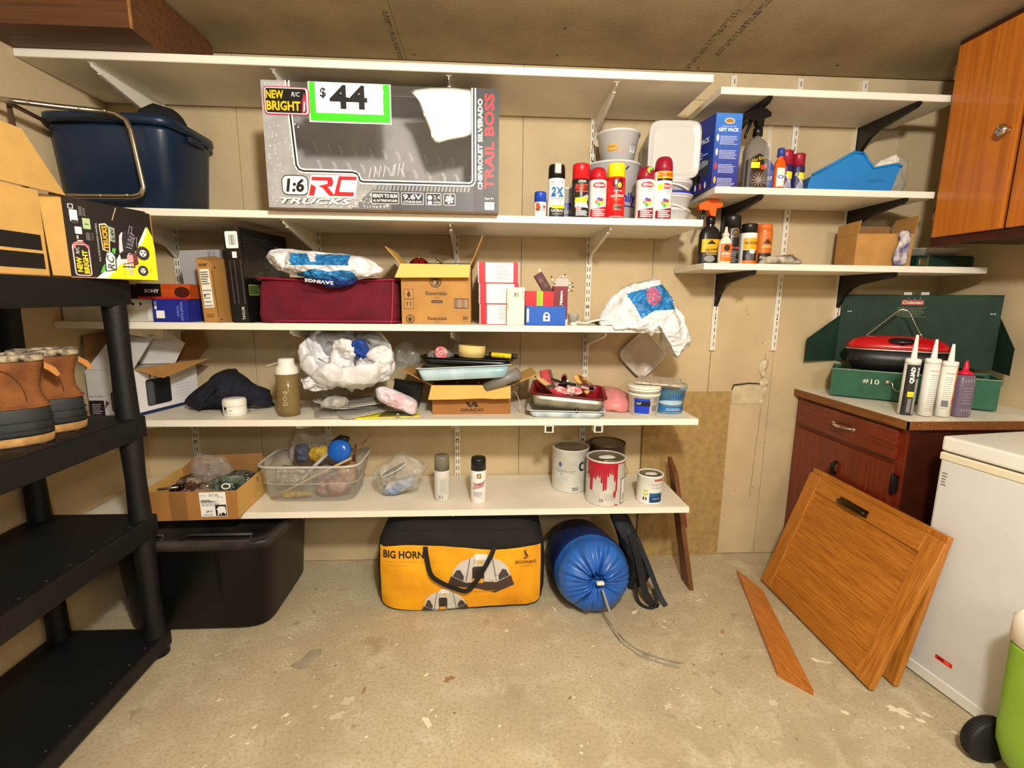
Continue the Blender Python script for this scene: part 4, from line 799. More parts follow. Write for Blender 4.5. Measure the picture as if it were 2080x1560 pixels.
p = Pr(); p.rect(.008, .055, .042, .195, (236, 232, 220)); p.lines(.010, .14, .040, .19, 6, K_, 3); p.lines(.010, .06, .040, .13, 5, (90, 90, 90), 8, .3); p.rect(.012, .095, .018, .102, K_); p.text('acer', .024, .210, .010, (66, 46, 26), w=.03, bold=.03); p.lines(.008, .02, .042, .035, 2, (110, 70, 30), 5)
p.put(t, front(-.034, -.0003, 0), 'printed_front')
p = Pr(); p.rect(.0, .02, .006, .19, (130, 96, 50)); p.ell(.02, .20, .004, .004, K_, 8); p.ell(.02, .01, .004, .004, K_, 8); p.put(t, plane_fn((.016, 0, 0), (.014, .10, 0), (0, 0, 1)), 'tape_seam')
t = thing('black_picture_box', 'tall black glossy carton with white barcode sticker beside the dark red case', 'box', (-.905, -.405, z3), 0, rot=(0, R(-2.2), 0))
MB().hexa([(-.028, 0, 0), (.028, 0, 0), (.070, .33, 0), (.014, .33, 0), (-.030, 0, .345), (.028, 0, .345), (.068, .33, .345), (.012, .33, .345)]).build('carton', M('box_gloss_black', (24, 23, 23), .22, var=.3, vs=20), t)
p = Pr(); p.rr(.006, .270, .050, .330, .005, W_); p.bars(.014, .282, .042, .318, 16, K_, 2); p.rect(.024, .236, .040, .258, W_); p.text('TAYLOR', .040, .035, .010, W_, w=.048, rot=pi/2)
for x in (.012, .028, .05): p.lines(x-.002, .07, x+.003, .23, 26, (90, 88, 86), int(x*900), .6, .1)
p.put(t, front(-.029, -.0006, 0), 'printed_front')
p = Pr(); p.text('TAYLOR', .26, .29, .014, (120, 118, 112), w=.06); p.poly([(.06, .17), (.1, .19), (.15, .185), (.16, .165), (.09, .155)], (64, 66, 56)); p.rect(.02, .10, .09, .14, (130, 146, 70)); p.rect(.024, .104, .086, .136, (70, 84, 40)); p.lines(.015, .2, .2, .32, 14, (50, 50, 48), 3, .3)
p.put(t, plane_fn((.028, 0, 0), (.042, .33, 0), (0, 0, 1)), 'printed_side')
# dark red fabric case
RC = M('case_crimson', (104, 6, 32), .85, var=.18, vs=14, bump=.3, bs=300)
t = thing('fabric_case', 'dark red soft fabric case lying on the middle long shelf', 'case', (-.585, -.41, z3))
rings = []; 
for k in range(23):
    u = k/22; a = .262*math.sin(pi*min(1, max(0, u)))**0 ; z = .172*u
    wv = .262-.014*abs(2*u-1)**4+.004*noise.noise((u*4, 0, 3)); rings.append([Vector((p_.x*(1-.02*u)+.003*noise.noise((p_.x*20, z*20, 1)), p_.y+.024*noise.noise((p_.x*6+z*5, z*8, 5))*(1 if p_.y < .11 else .2)+.006*(ridge((p_.x, z, 0), 7, 3)-1)*(.6 if p_.y < .1 else 0), max(0, z+.006*noise.noise((p_.x*6, p_.y*6, 2))*u - .012*u*math.cos(p_.x*5)**2))) for p_ in sup(wv, .108, 9, 72, z, 0, .112)])
MB().loft(rings).build('body', RC, t)
for zz, oo in ((.166, 0), (.008, .003)): MB().tube([(p_.x, p_.y, zz-(.010*math.cos(p_.x*5)**2 if zz > .1 else 0)) for p_ in sup(.262-oo, .110, 9, 60, 0, 0, .112)], .004, 6, closed=True).build('piping', M('crimson_piping', (140, 16, 48), .6), t)
p = Pr(); p.line(.235, .0, .245, .16, .003, (190, 40, 74)); p.line(.23, .085, .262, .078, .002, (100, 8, 30)); p.put(t, plane_fn((0, .001, 0), (1, 0, 0), (0, 0, 1)), 'seam')
# shopping bag lying on the case
def wm(c):
    x, y, z = c
    if -.105 < x < .095 and .0 < z < .042+.0*x and y < .06: return 1 if not (-.025 < x+.6*z < -.006 and z > .012) else 0
    if -.10 < x < .115 and z < -.016-.05*abs(x-.01)-.004*sin(x*60) and y < .03: return 2 if z < -.045 else 1
    return 0
BAGB = M('bag_blue', (34, 128, 200), .4, var=.25, vs=30, crum=.6, cs=30)
o = puff([(-.205, .045), (-.16, .060), (-.07, .055), (.0, .048), (.08, .045), (.14, .035), (.185, .012), (.205, -.01), (.18, -.035), (.12, -.045), (.085, -.065), (.05, -.074), (.0, -.072), (-.06, -.045), (-.12, -.03), (-.17, -.015), (-.20, .01)], .075, nr=42, seed=2, amp=.008, f=18, mf=wm, name='shopping_bag', sub=11, pw=.6, mats=[BAGW, BAGB, M('bag_navy', (24, 62, 140), .4, crum=.5, cs=30)])
o.location = (-.575, -.435, z3+.208); tag(o, 'white and blue plastic shopping bag lying crumpled on the dark red case', 'plastic bag')
p = Pr(); p.text('SAVINGS', 0, 0, .012, (214, 224, 240), w=.10, bold=.03, rot=pi-.10); p.put(o, front(-.01, -.060, -.056), 'printed_text')
# wipes box with ornaments
t = thing('wipes_box', 'open brown wipes carton with Christmas baubles on the middle long shelf', 'box', (-.182, -.262, z3))
W2 = .262; D2 = .27; H2 = .222
openbox(t, W2, D2, H2, KRAFT, KRAFTD, (('l', .085, 42, KRAFTL), ('r', .12, 22, KRAFT), ('b', .05, -60, M('flap_pale', (190, 176, 146), .85))))
MB().prism([(-W2/2, -D2/2, H2), (W2/2, -D2/2, H2), (W2/2-.005, -D2/2-.034, H2-.046), (-W2/2-.016, -D2/2-.036, H2-.050)], (0, -.001, .003)).build('flap', M('kraft_lit', (236, 198, 112), .85), t)  # flap kraft coloured brighter than the walls, as if catching the lamplight
p = Pr(); BR = (70, 48, 28)
p.ell(.13, H2-.062, .022, .022, BR, 28); p.ell(.13, H2-.062, .018, .018, (176, 132, 74), 28); p.ell(.13, H2-.062, .015, .015, BR, 28); p.ell(.126, H2-.064, .007, .009, (176, 132, 74)); p.ell(.137, H2-.058, .003, .003, (176, 132, 74))
p.text('Essentials', .132, .117, .015, BR, w=.080, bold=.02); p.text('Wipes', .134, .100, .006, BR, w=.026); p.rr(.112, .080, .156, .091, .005, BR); p.text('UNSCENTED', .134, .0855, .004, (190, 146, 84), w=.032)
p.rect(.010, .095, .046, .131, BR); p.rect(.0115, .0965, .0445, .1295, (178, 134, 74)); p.poly([(.028, .127), (.035, .112), (.033, .104), (.028, .1015), (.023, .104), (.021, .112)], BR); p.rect(.010, .058, .046, .093, BR); p.rect(.0115, .0595, .0445, .0915, (178, 134, 74))
for x in (.022, .034): p.line(x, .068, x, .080, .003, BR); p.poly([(x-.004, .079), (x+.004, .079), (x, .086)], BR)
p.text('Essentials', .135, .022, .013, BR, w=.072, bold=.02); p.text('Wipes', .136, .009, .005, BR, w=.022); p.ell(.032, .019, .016, .016, BR, 24); p.ell(.032, .019, .0125, .0125, (178, 134, 74), 24); p.ell(.031, .018, .008, .009, BR); p.text('80', .242, .024, .014, (70, 50, 60), w=.019, bold=.02); p.text('WIPES', .242, .011, .004, BR, w=.02)
p.rect(.200, .060, .254, .098, (50, 40, 50)); p.rect(.203, .063, .251, .095, (184, 142, 96)); p.bars(.205, .063, .249, .095, 22, (60, 50, 60), 5)
p.put(t, front(-W2/2, -D2/2-.0003, 0), 'printed_front')
OR = M('bauble_red', (150, 18, 20), .3, .3, c2=(60, 8, 10), vs=60)
def bauble(label, x, y, z, r):
    t = thing('bauble', label, 'bauble', (x, y, z)); MB().lathe([(r*sin(pi*k/12), -r*cos(pi*k/12)) for k in range(13)], 24).build('ball', OR, t)
    m = MB()
    for k in range(8): a = pi*k/4; m.tube([(.002*cos(a), -r*1.0, .002*sin(a)), (r*.28*cos(a), -r*.955, r*.28*sin(a)), (r*.5*cos(a), -r*.86, r*.5*sin(a))], .0008, 4)
    m.build('star_glitter', M('glitter_red', (230, 70, 50), .3, .5), t); MB().lathe([(.006, r-.001), (.006, r+.006), (0, r+.006)], 12).build('metal_cap', ALU, t)
bauble('larger dark red glitter bauble showing above the wipes carton flap, left', -.262, -.255, z3+.214, .045)
bauble('dark red bauble in the wipes carton beside the larger one', -.175, -.23, z3+.200, .040)
bauble('dark red bauble in the middle of the wipes carton, right of the twig', -.112, -.262, z3+.186, .048)
t = tag(MB().tube([(-.20, -.25, z3+.262), (-.185, -.25, z3+.25), (-.17, -.25, z3+.235), (-.155, -.25, z3+.23)], .0018, 5).tube([(-.196, -.25, z3+.245), (-.185, -.25, z3+.25)], .0014, 5).build('twig', M('twig', (50, 36, 26), .9)), 'thin dark twig sticking out of the wipes carton', 'twig')
# red and white boxes
def qr(k):
    def f(p, w, h):
        p.rect(0, 0, w, h, (206, 22, 44)); 
        for q in range(13): p.poly([(0, h*q/13), (.005, h*(q+.5)/13), (0, h*(q+1)/13)], W_); p.poly([(w, h*q/13), (w-.005, h*(q+.5)/13), (w, h*(q+1)/13)], W_)
        p.rr(.028, .002, w-(.022 if k < 2 else .002), h-.002, .003, (232, 230, 228))
        if k != 1: p.lines(.072, .012, w-.028, h-.008, 9, (120, 120, 124), 3+k, .25)
    return f
for k, (x, z, lab) in enumerate(((.052, 0, 'bottom'), (.050, .0795, 'middle'), (.046, .159, 'top'))):
    t = carton('gift_carton', 'red and white striped carton, %s of the stack of three' % lab, 'box', x+.010, -.375, z3+z, .158, .30, .0785, M('card_bright', (238, 236, 234), .5), pf=qr(2-k), rz=R((0, 1.5, -1)[k]))
    q = Pr(); q.lines(.02, .01, .2, .05, 5, (120, 110, 110), k+4, .2); q.rect(.02, .05, .028, .058, (40, 30, 30)); q.put(t, plane_fn((-.0794, .30, 0), (0, -1, 0), (0, 0, 1)), 'printed_side')
def qc(p, w, h): p.text('95', w*.52, h*.80, .016, (70, 80, 90), w=.018, bold=.03); p.text('5', w*.60, h*.79, .014, (230, 150, 50), bold=.03); p.ell(w*.9, h*.86, .003, .004, (200, 140, 60)); p.text('P', w*.98, h*.72, .014, (200, 120, 50)); p.line(.0, h*.42, .006, h*.58, .003, (220, 140, 60)); p.line(.001, h*.38, .008, h*.42, .002, (220, 140, 60))
t = thing('white_card', 'cream card sleeve printed 95, standing before the red and white stack', 'card', (.122, -.398, z3), R(-3)); MB().box(-.034, .034, -.008, .008, 0, .143, bev=.003, seg=2).build('sleeve', M('card_cream', (236, 232, 212), .6), t)
p = Pr(); qc(p, .068, .143); p.put(t, front(-.034, -.0083, 0), 'printed_front')
def qb(p, w, h): p.rect(w*.40, 0, w*.61, h, (226, 214, 60)); p.rect(w*.425, 0, w*.585, h, (150, 196, 30)); p.rect(w*.49, h*.44, w*.53, h*.5, (236, 240, 200))
carton('red_box', 'small bright red carton with lime green band behind the blue carton', 'box', .218, -.365, z3, .112, .09, .130, M('box_scarlet', (222, 16, 30), .4), pf=qb)
def qs(p, w, h): 
    p.rect(.004, .012, .012, h-.010, W_); p.lines(.005, .014, .011, h-.012, 8, (120, 140, 200), 2, .4)
    p.poly([(w*.52+.013*a, b) for a, b in ((-1, .016), (1, .016), (1, .036), (.8, .044), (.3, .050), (-.3, .050), (-.8, .044), (-1, .036))], W_)
    p.poly([(w*.52-.007, .024), (w*.52+.002, .021), (w*.52+.008, .027), (w*.52, .03)], (24, 60, 130)); p.poly([(w*.52-.008, .042), (w*.52+.003, .045), (w*.52+.009, .038), (w*.52-.002, .036)], (24, 60, 130)); p.text('S', w*.52, .033, .012, (24, 90, 190), bold=.03)
carton('blue_box', 'low blue carton with white rounded emblem in front of the red one', 'box', .237, -.418, z3, .154, .045, .073, M('box_blue', (22, 88, 190), .4), pf=qs)
t = thing('light_set_box', 'maroon miniature light set carton, open and standing upright', 'box', (.304, -.345, z3)); MR = M('box_maroon', (122, 24, 34), .45, var=.06)
MB().box(-.028, .028, 0, .05, 0, .002).box(-.028, .028, 0, .002, .002, .150).box(-.028, -.026, .002, .05, .002, .150).box(.026, .028, .002, .05, .002, .150).box(-.026, .026, .048, .05, .002, .150).build('carton', MR, t)
MB().prism([(-.024, 0, .1505), (.028, 0, .1505), (.030, -.004, .180), (-.020, -.004, .180)], (0, .0015, 0)).build('flap', M('flap_grey', (190, 186, 182), .6), t)
p = Pr(); p.rect(0, 0, .0001, .0001, W_); p.text('100', .030, .055, .016, W_, w=.034, bold=.05, rot=pi/2); p.text('Miniature', .030, .105, .011, W_, w=.055, bold=.04, rot=pi/2); p.text('Lights', .038, .06, .006, W_, w=.03, rot=pi/2); p.rect(.020, .0, .056, .020, W_)
p.put(t, front(-.028, -.0003, 0), 'printed_front')
t = thing('light_set_box', 'dark maroon carton tilted behind the scarlet one', 'box', (.262, -.30, z3+.128), rot=(0, R(-32), 0)); MB().box(-.017, .017, 0, .045, -.02, .085).build('carton', M('box_maroon_dark', (78, 22, 26), .5), t)
MB().prism([(.004, 0, .0855), (.017, 0, .0855), (.016, 0, .102), (.010, 0, .098)], (0, .002, 0)).build('torn_flap', M('flap_cream', (226, 206, 170), .7), t)
p = Pr(); p.text('LED', .014, .055, .014, (150, 120, 110), w=.02, rot=-pi/2); p.text('50', .02, .03, .012, (150, 120, 110), rot=-pi/2); p.put(t, front(-.017, -.0003, 0), 'printed_front')
t = thing('string_lights', 'white mini string light bulbs spilling out of the maroon carton', 'string lights', (.304, -.32, z3+.15)); WB_ = M('bulb_white', (232, 226, 212), .4); DK = M('bulb_tip', (60, 50, 44), .3)
for k, (a, b, c, e, f_) in enumerate(((.03, -.01, .012, 1, .1), (.036, .01, .0, 1, -.05), (.03, .0, -.015, 1, -.1), (.006, .01, .036, .8, .6), (-.03, 0, .02, -.3, 1), (-.02, .01, .01, -.5, .8))):
    d = Vector((e, 0, f_)).normalized(); q = Vector((a, b, c))
    MB().tube([Vector((a*.3, b, c*.5-.006)), q], .0016, 5).tube([q, q+d*.012], .0045, 8).build('bulb_socket', WB_, t); MB().tube([q+d*.0121, q+d*.018, q+d*.024], [.003, .0026, .001], 6).build('bulb', DK, t)
MB().tube([(-.01, 0, .02), (0, 0, .04), (.012, 0, .034), (.02, 0, .042), (.03, 0, .036)], .0014, 5).build('wire', WB_, t)
t = thing('cable_heap', 'coiled white cable lying at the right of the blue carton', 'cable', (.395, -.385, z3))
pts = [(.018*math.cos(k*.55)*(1+.35*sin(k*.3))+.0035*k-.03, .016*sin(k*.55)+.004*sin(k), .0045+.007*abs(sin(k*.37))+.0004*k) for k in range(40)]
MB().tube(pts, .0035, 7).build('cable', WB_, t); MB().lathe([(0, 0), (.014, 0), (.014, .008), (.010, .012), (0, .012)], 16, (-.045, -.008, 0)).build('plug', WB_, t); MB().box(.062, .085, -.016, -.004, 0, .008, bev=.002).build('connector', WB_, t)
t = thing('clear_cup', 'small clear plastic cup lying behind the coiled white cable', 'cup', (.365, -.30, z3)); MB().lathe([(0, 0), (.018, 0), (.024, .04), (.026, .042), (.023, .041), (.017, .002), (0, .002)], 20).build('body', CLR2, t)
t = thing('screwdriver', 'screwdriver with yellow and black handle on the shelf edge by the hanging bag', 'screwdriver', (.462, -.378, z3+.009), R(-8))
MB().tube([(-.085, 0, 0), (-.02, 0, 0)], .003, 8).build('shaft', TIN, t); MB().tube([(-.022, 0, 0), (-.010, 0, 0), (.02, 0, 0), (.022, 0, 0)], [.006, .008, .0085, .007], 10).build('handle', M('grip_black', (34, 34, 34), .5), t); MB().tube([(.0225, 0, 0), (.045, 0, 0), (.055, 0, 0)], [.008, .0085, .005], 10).build('handle_end', M('grip_yellow', (226, 184, 30), .4), t)
# bag hanging over the end of the middle shelf
def hb(c):
    x, y, z = c
    if y > .03: return 0
    P_ = ((-.122, .088), (.052, .134), (.080, .030), (-.02, .024), (-.068, -.006)); ins = False
    for (a0, b0), (a1, b1) in zip(P_, P_[1:]+P_[:1]):
        if (b0 > z) != (b1 > z) and x < (a1-a0)*(z-b0)/(b1-b0)+a0: ins = not ins
    if ins: 
        d = ((x+.020)/.028)**2+((z-.080)/.036)**2
        return 2 if d < 1 and (int(x*300)+int(z*260)) % 3 else 1
    return 0
o = puff([(-.225, -.055), (-.205, .02), (-.155, .085), (-.10, .125), (-.045, .138), (.01, .145), (.06, .085), (.11, .02), (.145, -.045), (.165, -.10), (.145, -.135), (.105, -.165), (.085, -.12), (.03, -.05), (.0, -.07), (-.035, -.115), (-.075, -.075), (-.15, -.062)], .085, nr=46, seed=14, amp=.010, f=13, mf=hb, name='shopping_bag', sub=12, back=.9, pw=.6, mats=[BAGW, BAGB, M('bag_red', (214, 84, 90), .4)])
for v in o.data.vertices:     # drape: what is above the board stays above it, the rest hangs in front of the edge
    if v.co.x < .06 and v.co.z < -.02+.0 and v.co.y > -.10: v.co.z = max(v.co.z, -.034) if v.co.y > -.055 else v.co.z
o.location = (.672, -.362, z3+.036); tag(o, 'white bag with blue and red print hanging over the right end of the middle shelf', 'plastic bag')
# square lid against the wall
t = thing('square_cover', 'milky square plastic lid standing on its corner against the back wall', 'lid', (.752, -.030, 1.045), rot=(pi/2, R(43), 0))
LD = M('lid_milky', (196, 186, 172), .35)
t.rotation_euler = (0, R(45), 0)
MB().loft([[Vector((q.x, yy, q.y)) for q in sup(a, a, 5, 40, 0)] for a, yy in ((.078, .012), (.086, .012), (.090, .008), (.090, -.002), (.086, -.004), (.080, -.004), (.078, .0), (.04, .001))]).build('panel', LD, t)
MB().tube([(q.x, -.004, q.y) for q in sup(.084, .084, 5, 48, 0)], .003, 6, closed=True).build('rim', M('lid_rim', (216, 208, 196), .35), t)
# ---------------------------------------------------------------- second lowest long shelf
z4 = .8265
t = thing('appliance_box', 'open white carton with charger pictures on the second lowest shelf, far left', 'box', (-1.40, -.200, z4), R(0))
WC = M('card_greywhite', (196, 194, 192), .55, var=.05)
# left half faces the camera, right half is turned
MB().hexa([(-.13, -.155, 0), (.045, -.150, 0), (.115, .145, 0), (-.13, .145, 0), (-.13, -.155, .185), (.045, -.150, .185), (.115, .145, .185), (-.13, .145, .185)]).build('carton', WC, t)
MB().prism([(-.125, -.154, .186), (.045, -.150, .186), (.075, -.05, .315), (-.075, -.06, .315)], (0, .003, 0)).build('flap', WC, t)
MB().prism([(-.130, -.15, .186), (-.13, .14, .186), (-.155, .12, .32), (-.165, -.10, .31)], (.003, 0, 0)).build('flap', KRAFTD, t)
MB().prism([(.048, -.150, .186), (.117, .145, .186), (.205, .09, .200), (.160, -.16, .155)], (0, 0, .003)).build('flap', KRAFT, t)
MB().prism([(.02, .146, .186), (.114, .146, .186), (.165, .16, .245), (.15, .165, .31), (.04, .16, .31)], (0, -.003, 0)).build('flap', KRAFTD, t)
MB().prism([(-.03, .0, .188), (.095, .03, .188), (.125, .06, .27), (.06, .04, .33), (-.02, .02, .33)], (0, .003, 0)).build('flap', WC, t)
def charger(p, x, y, s):
    p.rr(x, y, x+.085*s, y+.080*s, .010, (34, 36, 38)); p.rr(x+.004, y+.004, x+.026*s, y+.074*s, .008, (80, 82, 84)); p.rr(x+.030*s, y+.004, x+.080*s, y+.074*s, .006, (22, 24, 30))
    for a in (.014, .032): p.rect(x+a*s, y+.082*s, x+(a+.006)*s, y+.100*s, (150, 112, 84))
p = Pr(); p.rect(.0, .0, .055, .065, (34, 20, 30)); p.lines(.01, .012, .05, .055, 5, (150, 140, 150), 2); p.poly([(.055, .03), (.075, .055), (.062, .065)], (100, 60, 70)); charger(p, .082, .018, 1); p.text('Batteries included', .03, .082, .008, (70, 72, 80), w=.05); p.line(.01, .185, .175, .185, .002, (170, 168, 166)); p.lines(.07, .006, .12, .010, 1, (140, 140, 140))
p.put(t, plane_fn((-.13, -.1555, 0), (.175, .005, 0), (0, 0, 1)), 'printed_front')
p = Pr(); p.rect(0, 0, .30, .185, (226, 226, 230)); p.rect(.0, .0, .30, .013, (24, 44, 84)); charger(p, .045, .030, 1.35); p.lines(.185, .04, .27, .12, 6, (190, 190, 194), 5, .2); 
p.put(t, plane_fn((.0452, -.150, 0), (.07, .295, 0), (0, 0, 1)), 'printed_side')
DC = M('navy_cloth', (15, 16, 24), .9, c2=(28, 28, 48), vs=9, bump=.3)
o = puff([(-.175, -.062), (-.155, -.02), (-.10, .03), (-.05, .062), (-.01, .083), (.04, .072), (.09, .03), (.145, -.01), (.165, -.05), (.17, -.072), (.08, -.075), (-.06, -.078), (-.16, -.076)], .11, nr=18, seed=6, amp=.024, f=8, name='dark_bag', mats=DC, base=-.078)
o.location = (-1.075, -.185, z4+.0785); tag(o, 'crumpled dark navy cloth bag lying on the second lowest shelf', 'cloth bag')
MB().tube([(-.08, -.11, -.06), (-.03, -.12, .0), (.0, -.11, .03), (.03, -.115, -.01), (.07, -.12, -.045), (.12, -.10, -.06)], .010, 6, flat=.35).build('strap', M('navy_strap', (36, 36, 58), .8), o)
def lf(p, r, h): p.ell(-.018, .034, .007, .007, (30, 30, 30), 10); p.rect(-.026, .022, -.008, .025, (40, 60, 60)); p.ell(.004, .026, .005, .002, (90, 190, 120)); p.lines(-.025, .015, -.008, .019, 1, (100, 100, 100), 2, .6, 0)
t = thing('plastic_jar', 'small white plastic jar with screw lid in front of the navy cloth', 'jar', (-.998, -.325, z4)); MB().lathe([(0, 0), (.040, 0), (.043, .004), (.043, .038), (0, .038)], 32).build('body', WP, t)
MB().lathe([(0, .0385), (.042, .0385), (.044, .042), (.044, .058), (.040, .068), (.02, .070), (0, .070)], 32).build('lid', WP, t); p = Pr(); lf(p, 0, 0); p.put(t, cyl_fn(.043), 'printed_label')
t = thing('water_bottle', 'tinted water bottle with white cap and strap on the second lowest shelf', 'bottle', (-.785, -.325, z4))
MB().lathe([(0, .002), (.038, 0), (.043, .005), (.045, .03), (.044, .165), (.040, .168), (.0405, .165), (.0415, .03), (.038, .006), (0, .006)], 32).build('body', M('smoke_amber', (150, 128, 84), .08, trans=.0, alpha=.55), t)
MB().lathe([(0, .007), (.0405, .007), (.041, .105), (0, .106)], 32).build('liquid', M('tea_liquid', (112, 84, 40), .1, alpha=.75), t)
c = MB().lathe([(0, .1685), (.045, .1685), (.0455, .172), (.040, .195), (.031, .206), (.030, .226), (.024, .230), (0, .230)], 32).build('cap', WP, t)
MB().tube([(-.026, 0, .212), (-.042, -.004, .210), (-.060, -.008, .203), (-.072, -.010, .202)], .004, 6, flat=.4).build('strap', WP, c)
p = Pr()
for k, q in enumerate('DO'): p.text(q, .004, .055+k*.02, .016, (200, 190, 170), rot=pi/2)
p.text('d', .004, .098, .018, (200, 190, 170), rot=pi/2); p.put(t, cyl_fn(.0455), 'printed_letters')
# heap in the middle: foil pans, bag, clear lids
FO = M('foil', (186, 184, 178), .3, .9, var=.2, vs=30)
t = thing('foil_pans', 'ribbed aluminium foil pans under the big white plastic bag', 'pans', (-.565, -.27, z4+.115))
m = MB(); K = 96
def rib(a, b, z, amp=0): return [Vector((q.x*(1+amp*(1 if i % 2 else -1)), q.y*(1+amp*(1 if i % 2 else -1)), z)) for i, q in enumerate(sup(a, b, 4, K, 0))]
m.loft([rib(.095, .08, 0), rib(.125, .105, .030, .012), rib(.130, .11, .031), rib(.130, .11, .034), rib(.120, .10, .033), rib(.090, .075, .003)]).build('pan', FO, t)
rings = [[Vector((q.x*(1+.22*sin(3.1*i*2*pi/K*1.0+1)*.3)+.012*noise.noise((i*.3, z*30, 2)), q.y, zz)) for i, q in enumerate(sup(a, b, 2.6, K, 0))] for a, b, zz, z in ((.10, .09, .005, 0), (.125, .11, .02, .02))]
def ruf(a, b, z, amp, sd): 
    out = []
    for i in range(K):
        th_ = 2*pi*i/K; f_ = 1+amp*(1.1*noise.noise((cos(th_)*1.6, sin(th_)*1.6, sd*.4))+.75*noise.noise((cos(th_)*5, sin(th_)*5, sd+4))+.35*noise.noise((cos(th_)*12, sin(th_)*12, sd)))
        out.append(Vector((a*cos(th_)*f_, b*sin(th_)*f_, z+.045*noise.noise((cos(th_)*2.2, sin(th_)*2.2, sd+9))+amp*.05*noise.noise((cos(th_)*9, sin(th_)*9, sd+3)))))
    return out
o = MB().loft([ruf(.09, .085, .0, .12, 1), ruf(.145, .125, .02, .14, 2), ruf(.172, .14, .045, .12, 2.4), ruf(.185, .148, .075, .11, 2.6), ruf(.182, .145, .105, .11, 3), ruf(.170, .135, .128, .10, 3.3), ruf(.160, .125, .136, .12, 3.6), ruf(.148, .115, .12, .14, 4), ruf(.135, .10, .09, .2, 5), ruf(.115, .085, .06, .28, 6), ruf(.06, .05, .045, .4, 7)], cap=True).build('body', BAGW)
o.name = 'plastic_bag'; o.location = (-.545, -.285, z4+.155); o.rotation_euler = (R(28), R(3), 0); tag(o, 'big open white plastic bag crumpled on foil pans in the middle of the shelf', 'plastic bag')
BGG = M('bag_grey_film', (176, 178, 182), .3, alpha=.8, crum=.6, cs=14)
for nm_, ol, T_, sd, mt, lc in (
    ('centre_fold', [(-.035, -.10), (-.055, -.02), (-.04, .06), (-.015, .09), (.035, .092), (.055, .05), (.04, -.01), (.055, -.07), (.02, -.115)], .035, 44, BAGW, (.0, -.055, .115)),
    ('right_fold', [(-.055, -.075), (-.04, .0), (.0, .05), (.06, .085), (.10, .05), (.105, -.01), (.075, -.075), (.02, -.095)], .035, 46, BAGW, (.088, -.045, .105)),
    ('blue_fold', [(-.028, -.03), (-.03, .035), (.02, .04), (.03, -.025)], .010, 45, M('fold_blue', (20, 62, 150), .5), (.066, -.055, .165)),
    ('back_film', [(-.15, -.05), (-.13, .05), (-.03, .07), (.0, .085), (.03, .07), (.12, .07), (.16, .0), (.1, -.06)], .02, 47, BGG, (-.005, .06, .095)),
    ('left_tail', [(-.04, -.03), (-.05, .02), (.02, .03), (.05, -.01), (.0, -.045)], .02, 48, BAGW, (-.11, -.10, .03))):
    q = puff(ol, T_, nr=20, seed=sd, amp=.012, f=13, sub=6, name=nm_, mats=mt, parent=o); q.location = lc
o = puff([(-.06, -.05), (-.05, .03), (0, .06), (.05, .03), (.06, -.03), (.02, -.06)], .04, seed=47, amp=.012, f=16, name='clear_bag', mats=CLR)
o.location = (-.335, -.16, z4+.225); tag(o, 'clear crinkled bag between the white plastic bag and the black tray', 'plastic bag')
LIDC = M('lid_clear', (190, 188, 180), .1, alpha=.34)
def lidflat(label, x, y, z, a, b, rz, rx=0, ry=0, mat=LIDC, h=.010):
    t = thing('clear_cover', label, 'lid', (x, y, z), rot=(R(rx), R(ry), R(rz)))
    MB().loft([sup(a-.012, b-.012, 6, 40, h), sup(a-.008, b-.008, 6, 40, h*.3), sup(a, b, 6, 40, h*.2), sup(a, b, 6, 40, 0), sup(a-.010, b-.010, 6, 40, 0), sup(a-.014, b-.014, 6, 40, h-.002)]).build('panel', mat, t); MB().tube([(q.x, q.y, .0022) for q in sup(a, b, 6, 40, 0)], .0018, 5, closed=True).build('rim', M('lid_rim_clear', (206, 204, 196), .15, alpha=.8), t); return t
lidflat('large clear lid at the bottom left of the lid heap', -.585, -.295, z4+.0015, .105, .085, 20)
lidflat('clear lid lying turned on the first one, edge towards the camera', -.50, -.315, z4+.014, .10, .078, 38, 2, -3)
lidflat('grey clear lid in the middle of the heap', -.53, -.255, z4+.034, .105, .08, 28, 6, 3, M('lid_grey', (160, 158, 150), .2, alpha=.6))
lidflat('narrow clear lid on top of the heap, pointing right', -.455, -.29, z4+.048, .105, .05, 18, 4, -5, M('lid_grey', (160, 158, 150), .2, alpha=.6))
lidflat('small clear lid leaning up against the water bottle side of the heap', -.655, -.26, z4+.038, .05, .06, 10, 0, 18)
lidflat('clear lid standing upright behind the lids against the wall side', -.665, -.15, z4+.085, .065, .075, 0, 78, 0, CLR)
o = puff([(-.05, -.018), (-.035, .015), (0, .028), (.045, .02), (.055, -.012), (.02, -.024)], .04, seed=51, amp=.010, f=24, name='clear_bag', mats=CLR2, base=-.022)
o.location = (-.60, -.335, z4+.054); tag(o, 'small grey crumpled cling bag on the clear lids', 'plastic bag')
# black folder, small white bag, yellow folder
t = thing('black_tray', 'black plastic tray standing tilted left of the brown carton', 'tray', (-.335, -.245, z4), rot=(R(0), R(12), R(14)))
MB().box(-.065, .055, -.006, .006, .02, .128, bev=.004).build('panel', BLKP, t); MB().box(-.07, .06, -.012, -.0065, .117, .127, bev=.002).build('rim', BLKP, t)
o = puff([(-.085, .035), (-.065, .052), (-.02, .045), (.03, .02), (.075, -.005), (.082, -.035), (.07, -.060), (.03, -.05), (-.02, -.03), (-.07, -.005)], .045, nr=16, seed=60, amp=.006, f=16, name='small_bag', mats=M('bag_pearl', (214, 217, 226), .3, c2=(214, 176, 188), vs=9, crum=.5, cs=30))
o.location = (-.345, -.372, z4+.073); tag(o, 'small pearly white plastic pouch in front of the brown carton', 'pouch')
t = thing('yellow_folder', 'bright yellow wrapper lying flat at the shelf edge under the pouch', 'folder', (-.40, -.352, z4+.0005), R(6))
